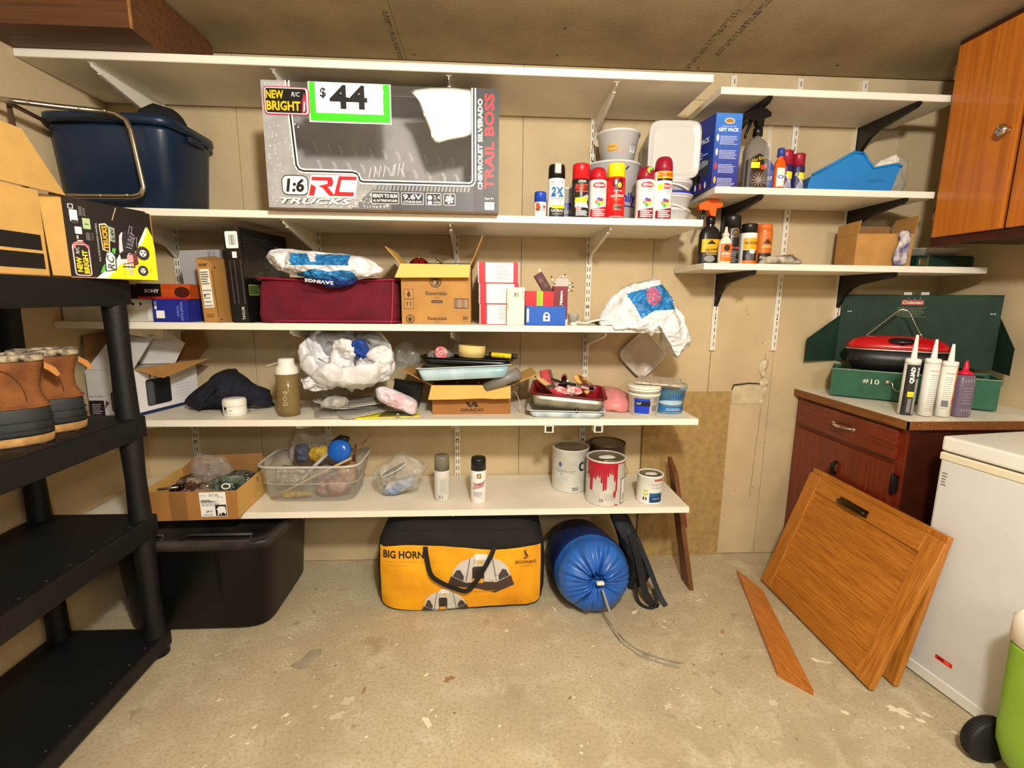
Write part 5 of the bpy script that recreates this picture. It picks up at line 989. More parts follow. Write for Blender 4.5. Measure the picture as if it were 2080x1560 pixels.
MB().prism([(-.11, -.040, 0), (.06, -.035, 0), (.14, -.028, 0), (.13, .06, 0), (-.06, .05, 0)], (0, 0, .004)).build('sheet', M('yellow_sheet', (238, 226, 40), .4), t)
MB().prism([(-.02, -.036, .0045), (.1, -.03, .0045), (.12, .03, .0045), (.0, .035, .0045)], (0, 0, .005)).build('dark_print', M('olive_dark', (90, 88, 40), .5), t)
MB().lathe([(.003, 0), (.008, 0), (.008, .006), (.003, .006), (.003, 0)], 14, T=Matrix.Translation((.055, -.040, .012)) @ Matrix.Rotation(pi/2, 4, 'X')).build('ring', TIN, t)
# brown carton with trays on it
t = thing('cardboard_box', 'low open brown carton with folded-out front flap under the paint trays', 'box', (-.052, -.215, z4), R(1))
openbox(t, .322, .215, .118, M('kraft_dark', (160, 108, 56), .85, var=.06), KRAFTD, (('l', .13, 62, KRAFT), ('r', .12, 66, KRAFTL)))
MB().prism([(-.163, -.108, .119), (.160, -.108, .119), (.158, -.158, .075), (.09, -.160, .074), (.04, -.158, .076), (-.06, -.160, .073), (-.172, -.160, .072)], (0, -.001, .003)).build('flap', M('kraft_lit2', (226, 186, 104), .85, var=.06), t)  # same cardboard with a lit tone put into the flap's colour
p = Pr(); p.poly([(.135, .052), (.150, .052), (.158, .036), (.166, .052), (.178, .052), (.190, .034), (.182, .030), (.174, .030), (.168, .040), (.162, .030), (.150, .030)], (54, 34, 24)); p.text('GRACO', .162, .018, .013, (54, 34, 24), w=.095, bold=.03)
p.put(t, front(-.161, -.1078, 0), 'printed_front')
for k, (x, r) in enumerate(((-.06, .028), (.03, .026))):
    q = thing('bauble', 'dark red bauble in the low brown carton, %s' % ('left one' if k == 0 else 'right one'), 'bauble', (x-.05, -.27, z4+.095)); MB().lathe([(r*sin(pi*i/10), -r*cos(pi*i/10)) for i in range(11)], 20).build('ball', OR, q); MB().lathe([(.004, r-.001), (.004, r+.004), (0, r+.004)], 10).build('metal_cap', ALU, q)
def tray(label, x, y, z, W, D, H, mat, inner, rot, ramp=1, rimm=None, cat='paint tray', group=None):
    t = thing('paint_tray', label, cat, (x, y, z), rot=rot); k = 72
    hb = lambda yy: 0
    MB().loft([sup(W*.88, D*.89, 11, k, 0), sup(W*.91, D*.93, 11, k, .003), sup(W, D, 11, k, H-.002), sup(W*.985, D*.98, 11, k, H-.0022), sup(W*.89, D*.9, 11, k, .0045)], cap=True).build('shell', mat, t)
    MB().loft([sup(W+.0005, D+.0005, 11, k, H-.0015), sup(W+.007, D+.007, 11, k, H-.001), sup(W+.007, D+.007, 11, k, H+.002), sup(W-.002, D-.002, 11, k, H+.002), sup(W*.965, D*.97, 11, k, H-.003), sup(W*.87, D*.88, 11, k, .010), sup(W*.5, D*.5, 7, k, .008), sup(.001, .001, 2, k, .008)], cap=False).build('liner', inner, t)
    return t
TB = M('tray_teal', (184, 208, 218), .35, c2=(140, 176, 188), vs=9); 
tr = tray('pale blue paint tray with wavy white rim on the low brown carton', -.075, -.265, z4+.147, .185, .125, .050, TB, M('tray_white', (220, 224, 222), .4), (R(-4), R(-3), R(-2)))
tr2 = tray('black paint tray stacked in the pale blue one, rolls lying in it', -.068, -.262, z4+.2015, .180, .120, .028, BLKP, BLKP, (R(-3), R(2.2), R(-2)))
t = thing('plastic_roll', 'rolled grey sheet sticking out under the black tray on the right', 'roll', (.075, -.345, z4+.146), rot=(0, 0, 0))
MB().lathe([(.014, -.075), (.020, -.075), (.026, .075), (.018, .075), (.014, -.075)], 20, T=Matrix.Rotation(R(64), 4, 'Y') @ Matrix.Rotation(R(10), 4, 'X')).build('roll', M('roll_grey', (120, 120, 116), .4), t)
t = thing('masking_tape', 'wide roll of cream masking tape on the black tray', 'tape', (-.052, -.265, z4+.232), rot=(R(-2), R(4), 0))
MB().lathe([(.036, 0), (.056, 0), (.056, .048), (.036, .048), (.036, 0)], 40).build('tape', M('tape_cream', (226, 200, 130), .6), t); MB().lathe([(.033, .001), (.0358, .001), (.0358, .0475), (.033, .0475), (.033, .001)], 40).build('core', M('core_yellow', (236, 196, 50), .5), t)
MB().lathe([(0, .034), (.0325, .034), (.0325, .036), (0, .036)], 24).build('inner_disc', M('core_yellow', (236, 196, 50), .5), t)
t = thing('tape_roll', 'pink sealed roll of tape standing on edge on the black tray', 'tape', (-.178, -.275, z4+.250), rot=(0, 0, R(14)))
MB().lathe([(.012, -.013), (.026, -.013), (.026, .013), (.012, .013), (.012, -.013)], 28, T=Matrix.Rotation(pi/2, 4, 'X')).build('tape', M('tape_pink', (214, 84, 100), .4, c2=(240, 200, 200), vs=60), t)
MB().lathe([(.003, -.014), (.0115, -.014), (.0115, .014), (.003, .014), (.003, -.014)], 18, T=Matrix.Rotation(pi/2, 4, 'X')).build('core', M('core_pink', (240, 170, 180), .4), t)
q = puff([(-.05, -.015), (-.045, .012), (0, .02), (.04, .012), (.06, -.01), (0, -.02)], .016, seed=70, amp=.006, f=40, name='wrapper', mats=CLR, parent=t); q.location = (.0, .018, -.008)
t = thing('paint_roller', 'paint roller grip with yellow sleeve lying on the black tray', 'roller', (.075, -.285, z4+.240), rot=(0, R(4), R(-3)))
MB().tube([(-.055, 0, 0), (-.045, 0, 0)], [.010, .010], 14).build('collar', BLKP, t); MB().tube([(-.044, 0, 0), (.038, 0, 0)], .0105, 14).build('sleeve', M('sleeve_yellow', (240, 214, 30), .35), t)
MB().tube([(.039, 0, 0), (.058, 0, 0), (.064, 0, 0)], [.0115, .0115, .009], 14).build('end_cap', M('grip_black', (34, 34, 34), .5), t)
p = Pr(); p.text('Purdy', 0, 0, .007, (60, 56, 30), w=.034, shear=.1); p.put(t, plane_fn((-.004, -.0108, 0), (1, 0, 0), (0, 0, 1)), 'printed_text')
t = thing('thin_wire', 'loop of thin clear line hanging at the right side of the low brown carton', 'line', (.118, -.27, z4)); MB().tube([(0, 0, .085), (.012, -.01, .086), (.024, -.02, .070), (.032, -.03, .045), (.034, -.035, .02), (.034, -.036, .002)], .0013, 5).build('line', M('line_clear', (200, 190, 168), .3), t)
# paint tray with brushes
GT = M('tray_galv', (170, 166, 148), .35, .7, var=.25, vs=14)
tb = tray('galvanised paint tray with dried red paint and brushes, right part of the shelf', .352, -.285, z4+.042, .150, .120, .056, GT, M('red_paint', (150, 18, 34), .35, c2=(110, 12, 22), vs=10), (R(3), R(4), R(-9)))
t = tray('flat blue-white tray liner under the galvanised paint tray', .345, -.285, z4+.0005, .155, .120, .030, M('liner_white', (206, 214, 218), .4, c2=(120, 150, 170), vs=16), M('liner_inner', (196, 200, 200), .4), (0, 0, R(-7)))
def brush(label, x, y, z, L_, col, bc, rot, fer=TIN):
    t = thing('paint_brush', label, 'brush', (x, y, z), rot=rot)
    L_ *= 1.35
    MB().box(-.013, .013, -.006, .006, 0, L_*.34, bev=.003).box(-.008, .008, -.0045, .0045, L_*.3405, L_*.62, bev=.003).build('handle', col, t)
    MB().box(-.019, .019, -.007, .007, -.030, -.0005, bev=.001).build('ferrule', fer, t); MB().hexa([(-.016, -.005, -.075), (.016, -.005, -.075), (.016, .005, -.075), (-.016, .005, -.075), (-.018, -.006, -.0305), (.018, -.006, -.0305), (.018, .006, -.0305), (-.018, .006, -.0305)]).build('bristles', bc, t)
zt = z4+.075
t = thing('paint_pad', 'flat bright red edging pad leaning up at the left end of the tray', 'paint pad', (.272, -.262, zt+.050), rot=(R(-28), R(-10), R(6)))
MB().box(-.024, .016, -.006, .006, -.045, .055, bev=.002).build('pad', M('pad_red', (196, 22, 30), .4, c2=(110, 12, 22), vs=14), t); MB().box(.0165, .026, -.007, .007, -.045, .052, bev=.002).build('edge_guide', M('guide_olive', (84, 74, 58), .5), t)
t = thing('wood_stick', 'yellow wooden stick leaning over the right side of the brush tray', 'stick', (.425, -.262, zt+.028), rot=(R(-30), R(-38), 0))
MB().box(-.010, .010, -.005, .005, -.035, .065, bev=.003).build('stick', M('stick_yellow', (214, 166, 84), .5), t)
brush('brush with varnished wooden handle at the right of the tray', .43, -.29, zt+.050, .13, M('handle_wood', (196, 146, 74), .4), M('bristle_dark', (44, 34, 32), .8), (R(-62), 0, R(150)))
brush('dark handled brush lying across the tray of brushes', .375, -.30, zt+.045, .14, M('handle_black', (40, 36, 34), .4), M('bristle_pink', (226, 170, 176), .8), (R(-74), 0, R(118)))
brush('thin brush with pale handle at the left rim of the paint tray', .268, -.33, zt+.045, .13, M('handle_pale', (222, 186, 130), .4), M('bristle_red', (196, 60, 70), .8), (R(-70), 0, R(35)))
brush('wine red brush lying at the back of the tray', .345, -.235, zt+.05, .12, M('handle_wine', (120, 16, 26), .4), M('bristle_dark', (44, 34, 32), .8), (R(-66), 0, R(172)))
for i, (x, y, s, lb) in enumerate(((.31, -.352, .032, 'left'), (.368, -.345, .036, 'right'))):
    o = puff([(-s, -.01), (-s*.6, .016), (0, .022), (s*.8, .012), (s, -.008), (0, -.016)], .026, seed=80+i, amp=.008, f=36, name='paint_rag', mats=M('rag_pink', (236, 214, 208), .8, c2=(206, 60, 84), vs=36))
    o.location = (x, y, zt+.026); tag(o, 'pink-stained paper rag in the brush tray, %s one' % lb, 'rag')
t = thing('round_knob', 'small black round knob under the front of the galvanised tray', 'knob', (.372, -.401, z4+.032)); MB().lathe([(.0, 0), (.009, 0), (.010, .006), (.006, .010), (0, .010)], 16, T=Matrix.Rotation(pi/2, 4, 'X')).build('knob', BLKP, t)
# pink sheet
o = MB().loft([[Vector((a*cos(2*pi*k/40)*(1+.05*noise.noise((k*.4, a*9, 1))), b*sin(2*pi*k/40), max(0, zz+.012*noise.noise((cos(2*pi*k/40)*2, sin(2*pi*k/40)*2, zz*20))))) for k in range(40)] for a, b, zz in ((.090, .13, 0), (.10, .14, .010), (.088, .125, .040), (.066, .09, .066), (.03, .05, .078))]).build('pink_film', M('film_pink', (246, 156, 156), .35, alpha=.8, var=.08, vs=14))
o.location = (.575, -.17, z4+.001); tag(o, 'heap of folded translucent pink plastic film behind the white tub', 'plastic film')
def pb(p, r, h): p.rect(-.056, .012, .006, .075, (22, 62, 200), 8); p.rect(-.050, .044, .008, .064, (18, 20, 40), 8); p.text('DAP', -.036, .054, .010, W_, w=.018); p.lines(.022, .060, .050, .080, 4, (110, 110, 110), 2); p.bars(.018, .022, .040, .046, 8, (100, 100, 100), 3); p.text('ready', -.03, .086, .005, (90, 90, 90), w=.02)
def bandrim(t, r, z, mat, h=.012): MB().lathe([(r, z), (r+.004, z), (r+.004, z+h), (r, z+h), (r, z)], 36).build('lid', mat, t)
t = bucket('white spackle tub with blue label under the square tile', .672, -.318, z4, .058, .064, .112, WP, pb, name='spackle_tub', cat='tub'); 
MB().lathe([(0, .1125), (.069, .1125), (.070, .116), (.070, .124), (.066, .126), (0, .126)], 36).build('lid', M('lid_cream', (232, 228, 210), .4), t); MB().lathe([(.0645, .084), (.067, .084), (.067, .094), (.0645, .094), (.0645, .084)], 36).build('ring', WP, t)
def pd(p, r, h): p.rect(-.07, .010, .07, .034, (40, 110, 176), 10); p.ell(.02, .085, .03, .022, (30, 90, 160)); p.ell(-.01, .05, .05, .010, (170, 200, 224)); p.lines(-.03, .016, .04, .028, 2, (190, 210, 230), 4)
t = bucket('blue translucent tub behind the white spackle tub', .795, -.275, z4, .060, .070, .112, M('tub_blue', (70, 140, 190), .35, c2=(170, 196, 210), vs=10), pd, name='spackle_tub', cat='tub')
MB().lathe([(0, .1125), (.074, .1125), (.074, .122), (0, .122)], 36).build('lid', M('lid_grey2', (170, 168, 160), .4), t)
t = thing('square_tile', 'speckled off-white square tile laid across the two tubs', 'tile', (.745, -.285, z4+.1265), R(32), rot=(R(0), R(1.5), R(-22)))
MB().box(-.092, .092, -.092, .092, .003, .012, bev=.0012).build('slab', M('tile_speckle', (214, 204, 186), .6, c2=(150, 140, 126), vs=70), t)
# ---------------------------------------------------------------- lowest long shelf
z5 = .4465
t = thing('cardboard_box', 'open brown carton with white cow label on the lowest shelf', 'box', (-1.125, -.325, z5), R(2))
w1, w2, d1, h1 = .170, .172, .150, .118
kd = M('kraft_jr', (172, 120, 62), .85, var=.07, vs=10)
box('base', t, kd, -w1, w1, -.15, .13, 0, .003)
MB().prism([(-w1, -.15, .003), (w1, -.15, .003), (w1+.006, -.155, h1), (-w1-.006, -.155, h1)], (0, .003, 0)).build('front_wall', kd, t)
MB().prism([(w1, -.147, .003), (w1, .13, .003), (w1+.005, .13, h1), (w1+.006, -.150, h1)], (-.003, 0, 0)).build('side_wall', KRAFTL, t)
MB().prism([(-w1, -.147, .003), (-w1, .13, .003), (-w1-.005, .13, h1), (-w1-.006, -.150, h1)], (.003, 0, 0)).build('side_wall', KRAFTL, t)
MB().prism([(-w1, .13, .003), (w1, .13, .003), (w1, .13, h1), (w1-.01, .14, h1+.055), (-w1+.06, .14, h1+.05), (-w1, .13, h1)], (0, -.003, 0)).build('back_wall', KRAFTD, t)
p = Pr(); p.rect(.208, .014, .304, .114, W_); p.lines(.212, .074, .260, .086, 2, (60, 60, 60), 3); p.text('QTY 10', .222, .100, .006, K_, w=.022); p.bars(.244, .096, .276, .108, 20, K_, 4); p.text('$14.50', .284, .093, .006, K_, w=.022); p.lines(.212, .058, .285, .082, 5, (90, 90, 90), 6, .4); p.text("JR'S", .238, .034, .010, K_, w=.026, bold=.03, shear=.2); p.lines(.216, .018, .255, .026, 2, (110, 110, 110), 8)
p.rect(.262, .016, .302, .062, K_); p.poly([(.268, .018), (.270, .036), (.266, .044), (.274, .054), (.284, .056), (.298, .054), (.300, .034), (.298, .020), (.292, .030), (.284, .028), (.282, .018), (.278, .030), (.272, .018)], W_)
p.rect(.1, .001, .16, .116, (140, 100, 56)); p.rect(.098, .001, .1, .116, (150, 112, 66)); p.put(t, plane_fn((-w1, -.1512, 0), (1, 0, 0), (0, -.04, 1)), 'printed_label')
for nm_, lb, ol, T_, sd, mt, lc, ct in (
    ('clear_bag', 'green-tinted zip bag of parts in the cow-label carton, right side', [(-.09, -.03), (-.07, .02), (0, .055), (.07, .05), (.085, .0), (.06, -.03), (0, -.035)], .07, 90, M('zip_bag_green', (120, 134, 120), .12, c2=(40, 50, 44), vs=22, crum=.9, cs=28), (-1.045, -.36, z5+.085), 'plastic bag'),
    ('black_pouch', 'dark wrapped packet in the cow-label carton, left side', [(-.06, -.03), (-.05, .025), (.04, .035), (.055, -.02), (.0, -.035)], .05, 91, M('packet_dark', (34, 22, 22), .25, c2=(110, 66, 56), vs=30, crum=.9, cs=30), (-1.19, -.375, z5+.078), 'packet'),
    ('clear_bag', 'tall clear bag standing at the back of the cow-label carton', [(-.09, -.07), (-.085, .06), (-.03, .075), (.04, .06), (.08, .0), (.07, -.06)], .05, 92, CLR, (-1.13, -.262, z5+.125), 'plastic bag')):
    o = puff(ol, T_, nr=14, seed=sd, amp=.010, f=20, name=nm_, mats=mt); o.location = lc; tag(o, lb, ct)
for k2, (lb, lc, mt, w4) in enumerate((('brown foil packet in the middle of the cow-label carton', (-1.12, -.40, z5+.082), M('packet_choc', (70, 44, 34), .25, c2=(150, 130, 110), vs=30, crum=.9, cs=30), 1), ('silver-grey packet at the back right of the cow-label carton', (-1.02, -.28, z5+.095), M('packet_silver', (120, 122, 118), .2, .4, c2=(50, 54, 50), vs=24, crum=.9, cs=26), 1.3), ('dark brown packet at the back left of the cow-label carton', (-1.22, -.28, z5+.08), M('packet_choc', (70, 44, 34), .25), 1.1))):
    o = puff([(-.05*w4, -.03), (-.045*w4, .02), (.0, .035), (.05*w4, .02), (.045*w4, -.03), (0, -.04)], .05, nr=12, seed=150+k2, amp=.010, f=24, name='packet', mats=mt); o.location = lc; tag(o, lb, 'packet')
t = thing('key_ring', 'white plastic ring on the green-tinted zip bag', 'ring', (-1.0, -.44, z5+.122)); MB().tube([(.015*cos(2*pi*k/20), .004*sin(2*pi*k/20), .009*sin(2*pi*k/20)) for k in range(20)], .003, 6, closed=True).build('ring', WP, t)
t = thing('tube_light', 'short silver tube lying across the carton of parts', 'tube', (-1.21, -.435, z5+.112), R(8)); MB().tube([(-.045, 0, 0), (.03, 0, .006)], .005, 10).build('tube', TIN, t); MB().tube([(.0305, 0, .006), (.045, 0, .007)], .008, 10).build('end_cap', BLKP, t)
# clear bin
t = thing('clear_bin', 'clear plastic bin full of craft supplies on the lowest shelf', 'bin', (-.728, -.205, z5))
BIN = M('bin_clear', (206, 202, 194), .12, alpha=.2); k = 44
MB().loft([sup(a, b, 6, k, z) for a, b, z in ((.170, .10, 0), (.178, .108, .004), (.192, .122, .085), (.197, .127, .087), (.206, .136, .160), (.203, .133, .160), (.194, .124, .088), (.174, .104, .006))]).build('body', BIN, t)
MB().tube([(q.x, q.y, .162) for q in sup(.209, .139, 6, k, 0)], .0055, 6, closed=True).build('rim', M('bin_rim', (216, 212, 204), .2, alpha=.7), t)
MB().tube([(q.x, q.y, .086) for q in sup(.196, .126, 6, k, 0)], .0016, 5, closed=True).build('ridge', M('bin_rim', (216, 212, 204), .2, alpha=.7), t)
def at5(x, y, z): return (-.728+x, -.205+y, z5+z)
t = thing('blue_ball', 'shiny blue round lid sticking out of the clear bin', 'lid', at5(.112, -.05, .205), rot=(R(-14), 0, 0)); MB().lathe([(0, -.012), (.049, -.012), (.049, .0), (.042, .010), (.025, .017), (0, .020)], 32, T=Matrix.Rotation(pi/2, 4, 'X')).build('lid', M('lid_blue', (24, 92, 190), .2), t)
MB().tube([(-.03, .015, .03), (0, .018, .055), (.035, .016, .045)], .014, 8).build('black_strap', BLKP, t)
for k2, (lb, ol, T_, mt, lc, nm_, ct) in enumerate((
    ('torn clear bag rising behind the clear bin', [(-.14, -.06), (-.12, .05), (-.075, .085), (-.04, .055), (.03, .055), (.09, .04), (.08, -.05), (0, -.07)], .04, M('haze_film', (200, 198, 188), .3, alpha=.32, crum=.8, cs=20), at5(.0, .06, .195), 'clear_bag', 'plastic bag'),
    ('dark red packets at the bottom of the clear bin', [(-.07, -.035), (-.06, .03), (.0, .04), (.07, .03), (.075, -.03), (0, -.04)], .05, M('packet_plum', (120, 50, 54), .3, c2=(190, 150, 146), vs=26, crum=.9, cs=30), at5(.075, -.045, .046), 'packet', 'packet'),
    ('pale crumpled packet in the upper left of the clear bin', [(-.08, -.04), (-.07, .03), (.0, .04), (.06, .03), (.06, -.03), (0, -.04)], .05, M('packet_pale', (178, 168, 150), .3, c2=(120, 110, 100), vs=20, crum=.9, cs=30), at5(-.09, -.03, .095), 'packet', 'packet'),
    ('yellow wrapped packet at the top of the clear bin', [(-.05, -.03), (-.04, .02), (.03, .03), (.05, .0), (.02, -.035)], .04, M('packet_yellow', (206, 172, 60), .4, var=.2, crum=.7, cs=30), at5(.0, .01, .178), 'packet', 'packet'),
    ('grey plastic packet in the middle of the clear bin', [(-.06, -.04), (-.05, .03), (.0, .045), (.06, .03), (.06, -.03), (0, -.045)], .05, M('packet_grey', (150, 144, 136), .3, c2=(90, 84, 80), vs=20, crum=.9, cs=30), at5(.03, .03, .075), 'packet', 'packet'),
    ('tan paper packet at the right end of the clear bin', [(-.04, -.05), (-.04, .04), (.0, .05), (.04, .04), (.04, -.04), (0, -.05)], .06, M('packet_tan', (176, 140, 96), .6, c2=(110, 80, 56), vs=20, crum=.6, cs=30), at5(.125, .02, .09), 'packet', 'packet'),
    ('yellow strip packet at the bottom of the clear bin', [(-.055, -.012), (-.05, .01), (.045, .016), (.05, -.004)], .012, M('packet_yellow', (206, 172, 60), .4, var=.2, crum=.7, cs=30), at5(-.06, -.085, .022), 'packet', 'packet'),
    ('round dark bundle at the left top of the clear bin', [(-.028, -.03), (-.028, .03), (.0, .04), (.028, .03), (.03, -.03), (0, -.04)], .028, M('bundle_slate', (62, 66, 84), .7), at5(-.055, -.02, .185), 'bundle', 'bundle'))):
    o = puff(ol, T_, nr=12, seed=100+k2, amp=.007, f=24, name=nm_, mats=mt); o.location = lc; tag(o, lb, ct)
for k2, (a, b, r, mt, lb) in enumerate((((-.165, -.092, .012), (.165, -.06, .175), .005, M('stick_pale', (196, 170, 130), .6), 'long pale stick lying diagonally in the clear bin'), ((-.04, -.09, .09), (.06, -.03, .19), .008, M('rod_clear', (200, 196, 190), .2, alpha=.6), 'clear plastic rod in the clear bin'),
    ((.12, -.03, .15), (.235, .02, .255), .0022, M('twig_tan', (140, 104, 64), .8), 'thin dry twig rising right of the blue lid'), ((.14, -.01, .15), (.215, .02, .235), .002, M('twig_tan', (140, 104, 64), .8), 'shorter dry twig beside the blue lid'), ((.15, .02, .12), (.17, .0, .215), .006, M('twig_dark', (90, 50, 30), .8), 'brown pine twig pressed behind the blue lid'))):
    A_, B2 = Vector(at5(*a)), Vector(at5(*b)); o = MB().tube([Vector(), (B2-A_)*.5+Vector((0, 0, .003)), B2-A_], r, 7).build('stick', mt); o.location = A_; tag(o, lb, 'stick')
# zip bag with blue item, spray cans, paint cans
o = puff([(-.115, -.02), (-.10, .035), (-.05, .07), (.01, .105), (.06, .085), (.12, .04), (.09, -.01), (.08, -.05), (0, -.07), (-.07, -.085), (-.09, -.06)], .075, nr=20, seed=120, amp=.010, f=16, name='clear_bag', mats=M('bag_haze', (206, 204, 196), .15, alpha=.34, crum=.9, cs=20), base=-.083)
o.location = (-.368, -.235, z5+.0835); tag(o, 'crinkled clear bag standing between the clear bin and the grey-capped can', 'plastic bag')
q = puff([(-.06, -.02), (-.045, .015), (.0, .03), (.07, .05), (.075, .015), (.03, -.02), (-.03, -.035)], .035, seed=121, amp=.006, f=26, name='paper_towel', mats=M('tissue', (222, 222, 224), .8, c2=(120, 150, 200), vs=10, crum=.6, cs=26)); q.location = (-.375, -.262, z5+.045); tag(q, 'folded white and blue tissue inside the crinkled clear bag', 'tissue')
q = thing('scoop', 'oval white rimmed dish inside the top of the crinkled clear bag', 'dish', (-.385, -.245, z5+.105), rot=(R(8), R(-28), 0)); MB().lathe([(0, 0), (.05, .0), (.062, .010), (.064, .014), (.058, .012), (0, .004)], 28, sy=.5).build('body', M('dish_dark', (70, 70, 68), .4), q); MB().tube([(.063*cos(2*pi*k/30), .0315*sin(2*pi*k/30), .0135) for k in range(30)], .003, 6, closed=True).build('rim', WP, q)
def h1_(p, r, h): p.rect(-.006, .03, .026, h-.03, (196, 196, 194), 6); p.lines(-.004, .04, .024, h-.035, 14, (150, 150, 148), 3, .3); p.bars(-.012, .012, .008, .028, 10, (70, 70, 70), 4)
can('white spray can with olive-grey cap on the lowest shelf', -.178, -.295, z5, .0335, .195, .062, (118, 114, 100), (210, 210, 206), h1_, style='flat')
def h2_(p, r, h): p.rr(-.006, h-.03, .012, h-.010, .002, (80, 56, 36)); p.rr(-.003, h-.027, .009, h-.013, .003, (200, 170, 120)); p.text('Design', -.004, h-.055, .012, (110, 20, 40), w=.044, shear=.3, bold=.02)
def h2b(p, r, h):
    h2_(p, r, h)
    for k in range(7): p.line(-.026+.007*k, .062+.002*k, -.016+.008*k, .085+.003*k, .003, (150, 24, 44))
    p.lines(-.022, .034, .022, .056, 4, (90, 80, 160), 6, .45); p.text('flat white', .008, .028, .004, (90, 90, 90), w=.026)
can('white spray can with black cap and dark red brush strokes', -.022, -.325, z5, .0335, .195, .052, (18, 19, 24), (236, 234, 230), h2b, style='flat')
def paint(label, x, y, r, h, body, pf, bail=0, lidm=TIN, drip=None, lidw=None):
    t = thing('paint_can', label, 'paint can', (x, y, z5)); MB().lathe([(0, .002), (r-.003, .002), (r, 0), (r+.0015, .003), (r, .006), (r, h-.008), (r+.002, h-.006), (r+.002, h), (r-.004, h), (r-.005, h-.005)], 40).build('body', body, t)
    MB().lathe([(r-.0052, h-.0052), (r-.010, h-.0015), (r-.014, h-.002), (r-.016, h-.006), (0, h-.006)], 40).build('lid', lidm, t)
    p = Pr(); pf(p, r, h); p.put(t, cyl_fn(r+.0002), 'printed_label')
    if lidw: q = puff([(-lidw, -lidw*.5), (-lidw*.9, lidw*.5), (lidw*.7, lidw*.7), (lidw, -lidw*.3), (0, -lidw*.7)], .0012, nr=4, seed=5, amp=.0005, plane='xy', name='paint_skin', mats=M('paint_white', (240, 238, 232), .4), parent=t); q.location = (.004, 0, h-.0042)
    if bail:
        for s_ in (-1, 1): MB().lathe([(0, 0), (.010, 0), (.007, .004), (0, .005)], 14, T=Matrix.Translation((s_*(r+.0005)*cos(bail), -s_*r*sin(bail)*0-(r+.0005)*sin(bail), h*.62)) @ Matrix.Rotation(s_*pi/2, 4, 'Y')).build('ear', TIN, t)
        MB().tube([((r+.006)*cos(a), -(r*.55)*sin(a)-.02, h*.62+(.075)*sin(a)) for a in [pi*k/16 for k in range(17)]], .0016, 6).build('bail', TIN, t)
    return t
PW = M('can_paper', (206, 204, 198), .4, var=.08, vs=16)
def c1(p, r, h): p.text('Valencer', -.040, h*.52, .018, (120, 140, 150), w=.095); p.ell(-.062, h*.66, .008, .012, (70, 96, 150)); p.ell(.04, h*.62, .016, .022, (40, 46, 50)); p.ell(.044, h*.62, .010, .013, (190, 190, 186)); p.lines(-.06, h*.30, -.005, h*.40, 3, (150, 190, 200), 3, .3); p.rect(-.062, h*.41, -.052, h*.45, (150, 170, 190)); p.lines(-.005, .012, .03, .03, 2, (60, 60, 60), 5)
paint('scuffed white paint can with grey lettering, left of the red-dripped can', .397, -.170, .0825, .195, PW, c1)
def c2(p, r, h):
    p.rect(-.13, h-.012, .13, h-.002, (170, 14, 40), 20); prev = None; rnd = random.Random(5)
    xs_ = [-.11+.0088*k for k in range(20)]
    for k, x in enumerate(xs_[:-4]):
        L_ = .055+.05*noise.noise((k*.45, 2, 1))+(.055 if k in (2, 3, 9, 10, 15) else 0)+rnd.uniform(-.01, .012); p.poly([(x, h-.01), (x+.0090, h-.01), (x+.0080, h-.01-L_), (x+.0040, h-.018-L_), (x+.001, h-.01-L_)], (176, 16, 42))
    p.ell(.020, .055, .006, .016, (176, 16, 42)); p.ell(.030, .006, .010, .004, (176, 16, 42)); p.lines(-.02, .03, .03, .06, 4, (140, 140, 136), 3, .25); p.rect(.052, .006, .084, h*.60, (40, 40, 42), 5); p.rect(.056, .010, .084, h*.58, (224, 222, 214), 5); p.bars(.058, .018, .080, .05, 8, (50, 50, 50), 2); p.text('28', -.036, .026, .014, (80, 80, 80), w=.02)
paint('gallon paint can with dark red paint running down its front', .523, -.320, .0825, .195, PW, c2, bail=.35, lidw=.035)
paint('paint can with dark rusty lid behind the red-dripped can', .576, -.125, .0825, .200, M('can_brown', (60, 40, 30), .4), lambda p, r, h: p.rect(-.05, .02, .05, .1, (90, 70, 50), 6), lidm=M('lid_rust', (150, 140, 126), .4, .6, var=.3))
def c3(p, r, h): p.rect(-.018, .010, .040, .052, (24, 62, 110), 8); p.poly([(-.018, .034), (.04, .048), (.04, .052), (-.018, .052)], (30, 96, 150)); p.text('Valspar', .008, .088, .012, (130, 134, 138), w=.048); p.text('WEATHERPROOF', .010, .074, .005, (90, 110, 140), w=.044); p.rr(-.042, .040, -.026, .064, .002, (176, 200, 70)); p.ell(-.034, .052, .005, .005, W_); p.bars(-.046, .018, -.028, .032, 8, K_, 3); p.text('exterior', .010, .028, .005, W_, w=.03); p.rect(.0, .104, .04, .112, (176, 70, 50), 5)
paint('small quart paint can with blue band near the right end of the lowest shelf', .715, -.335, .0545, .124, M('can_white2', (226, 226, 222), .35), c3, lidw=.026)
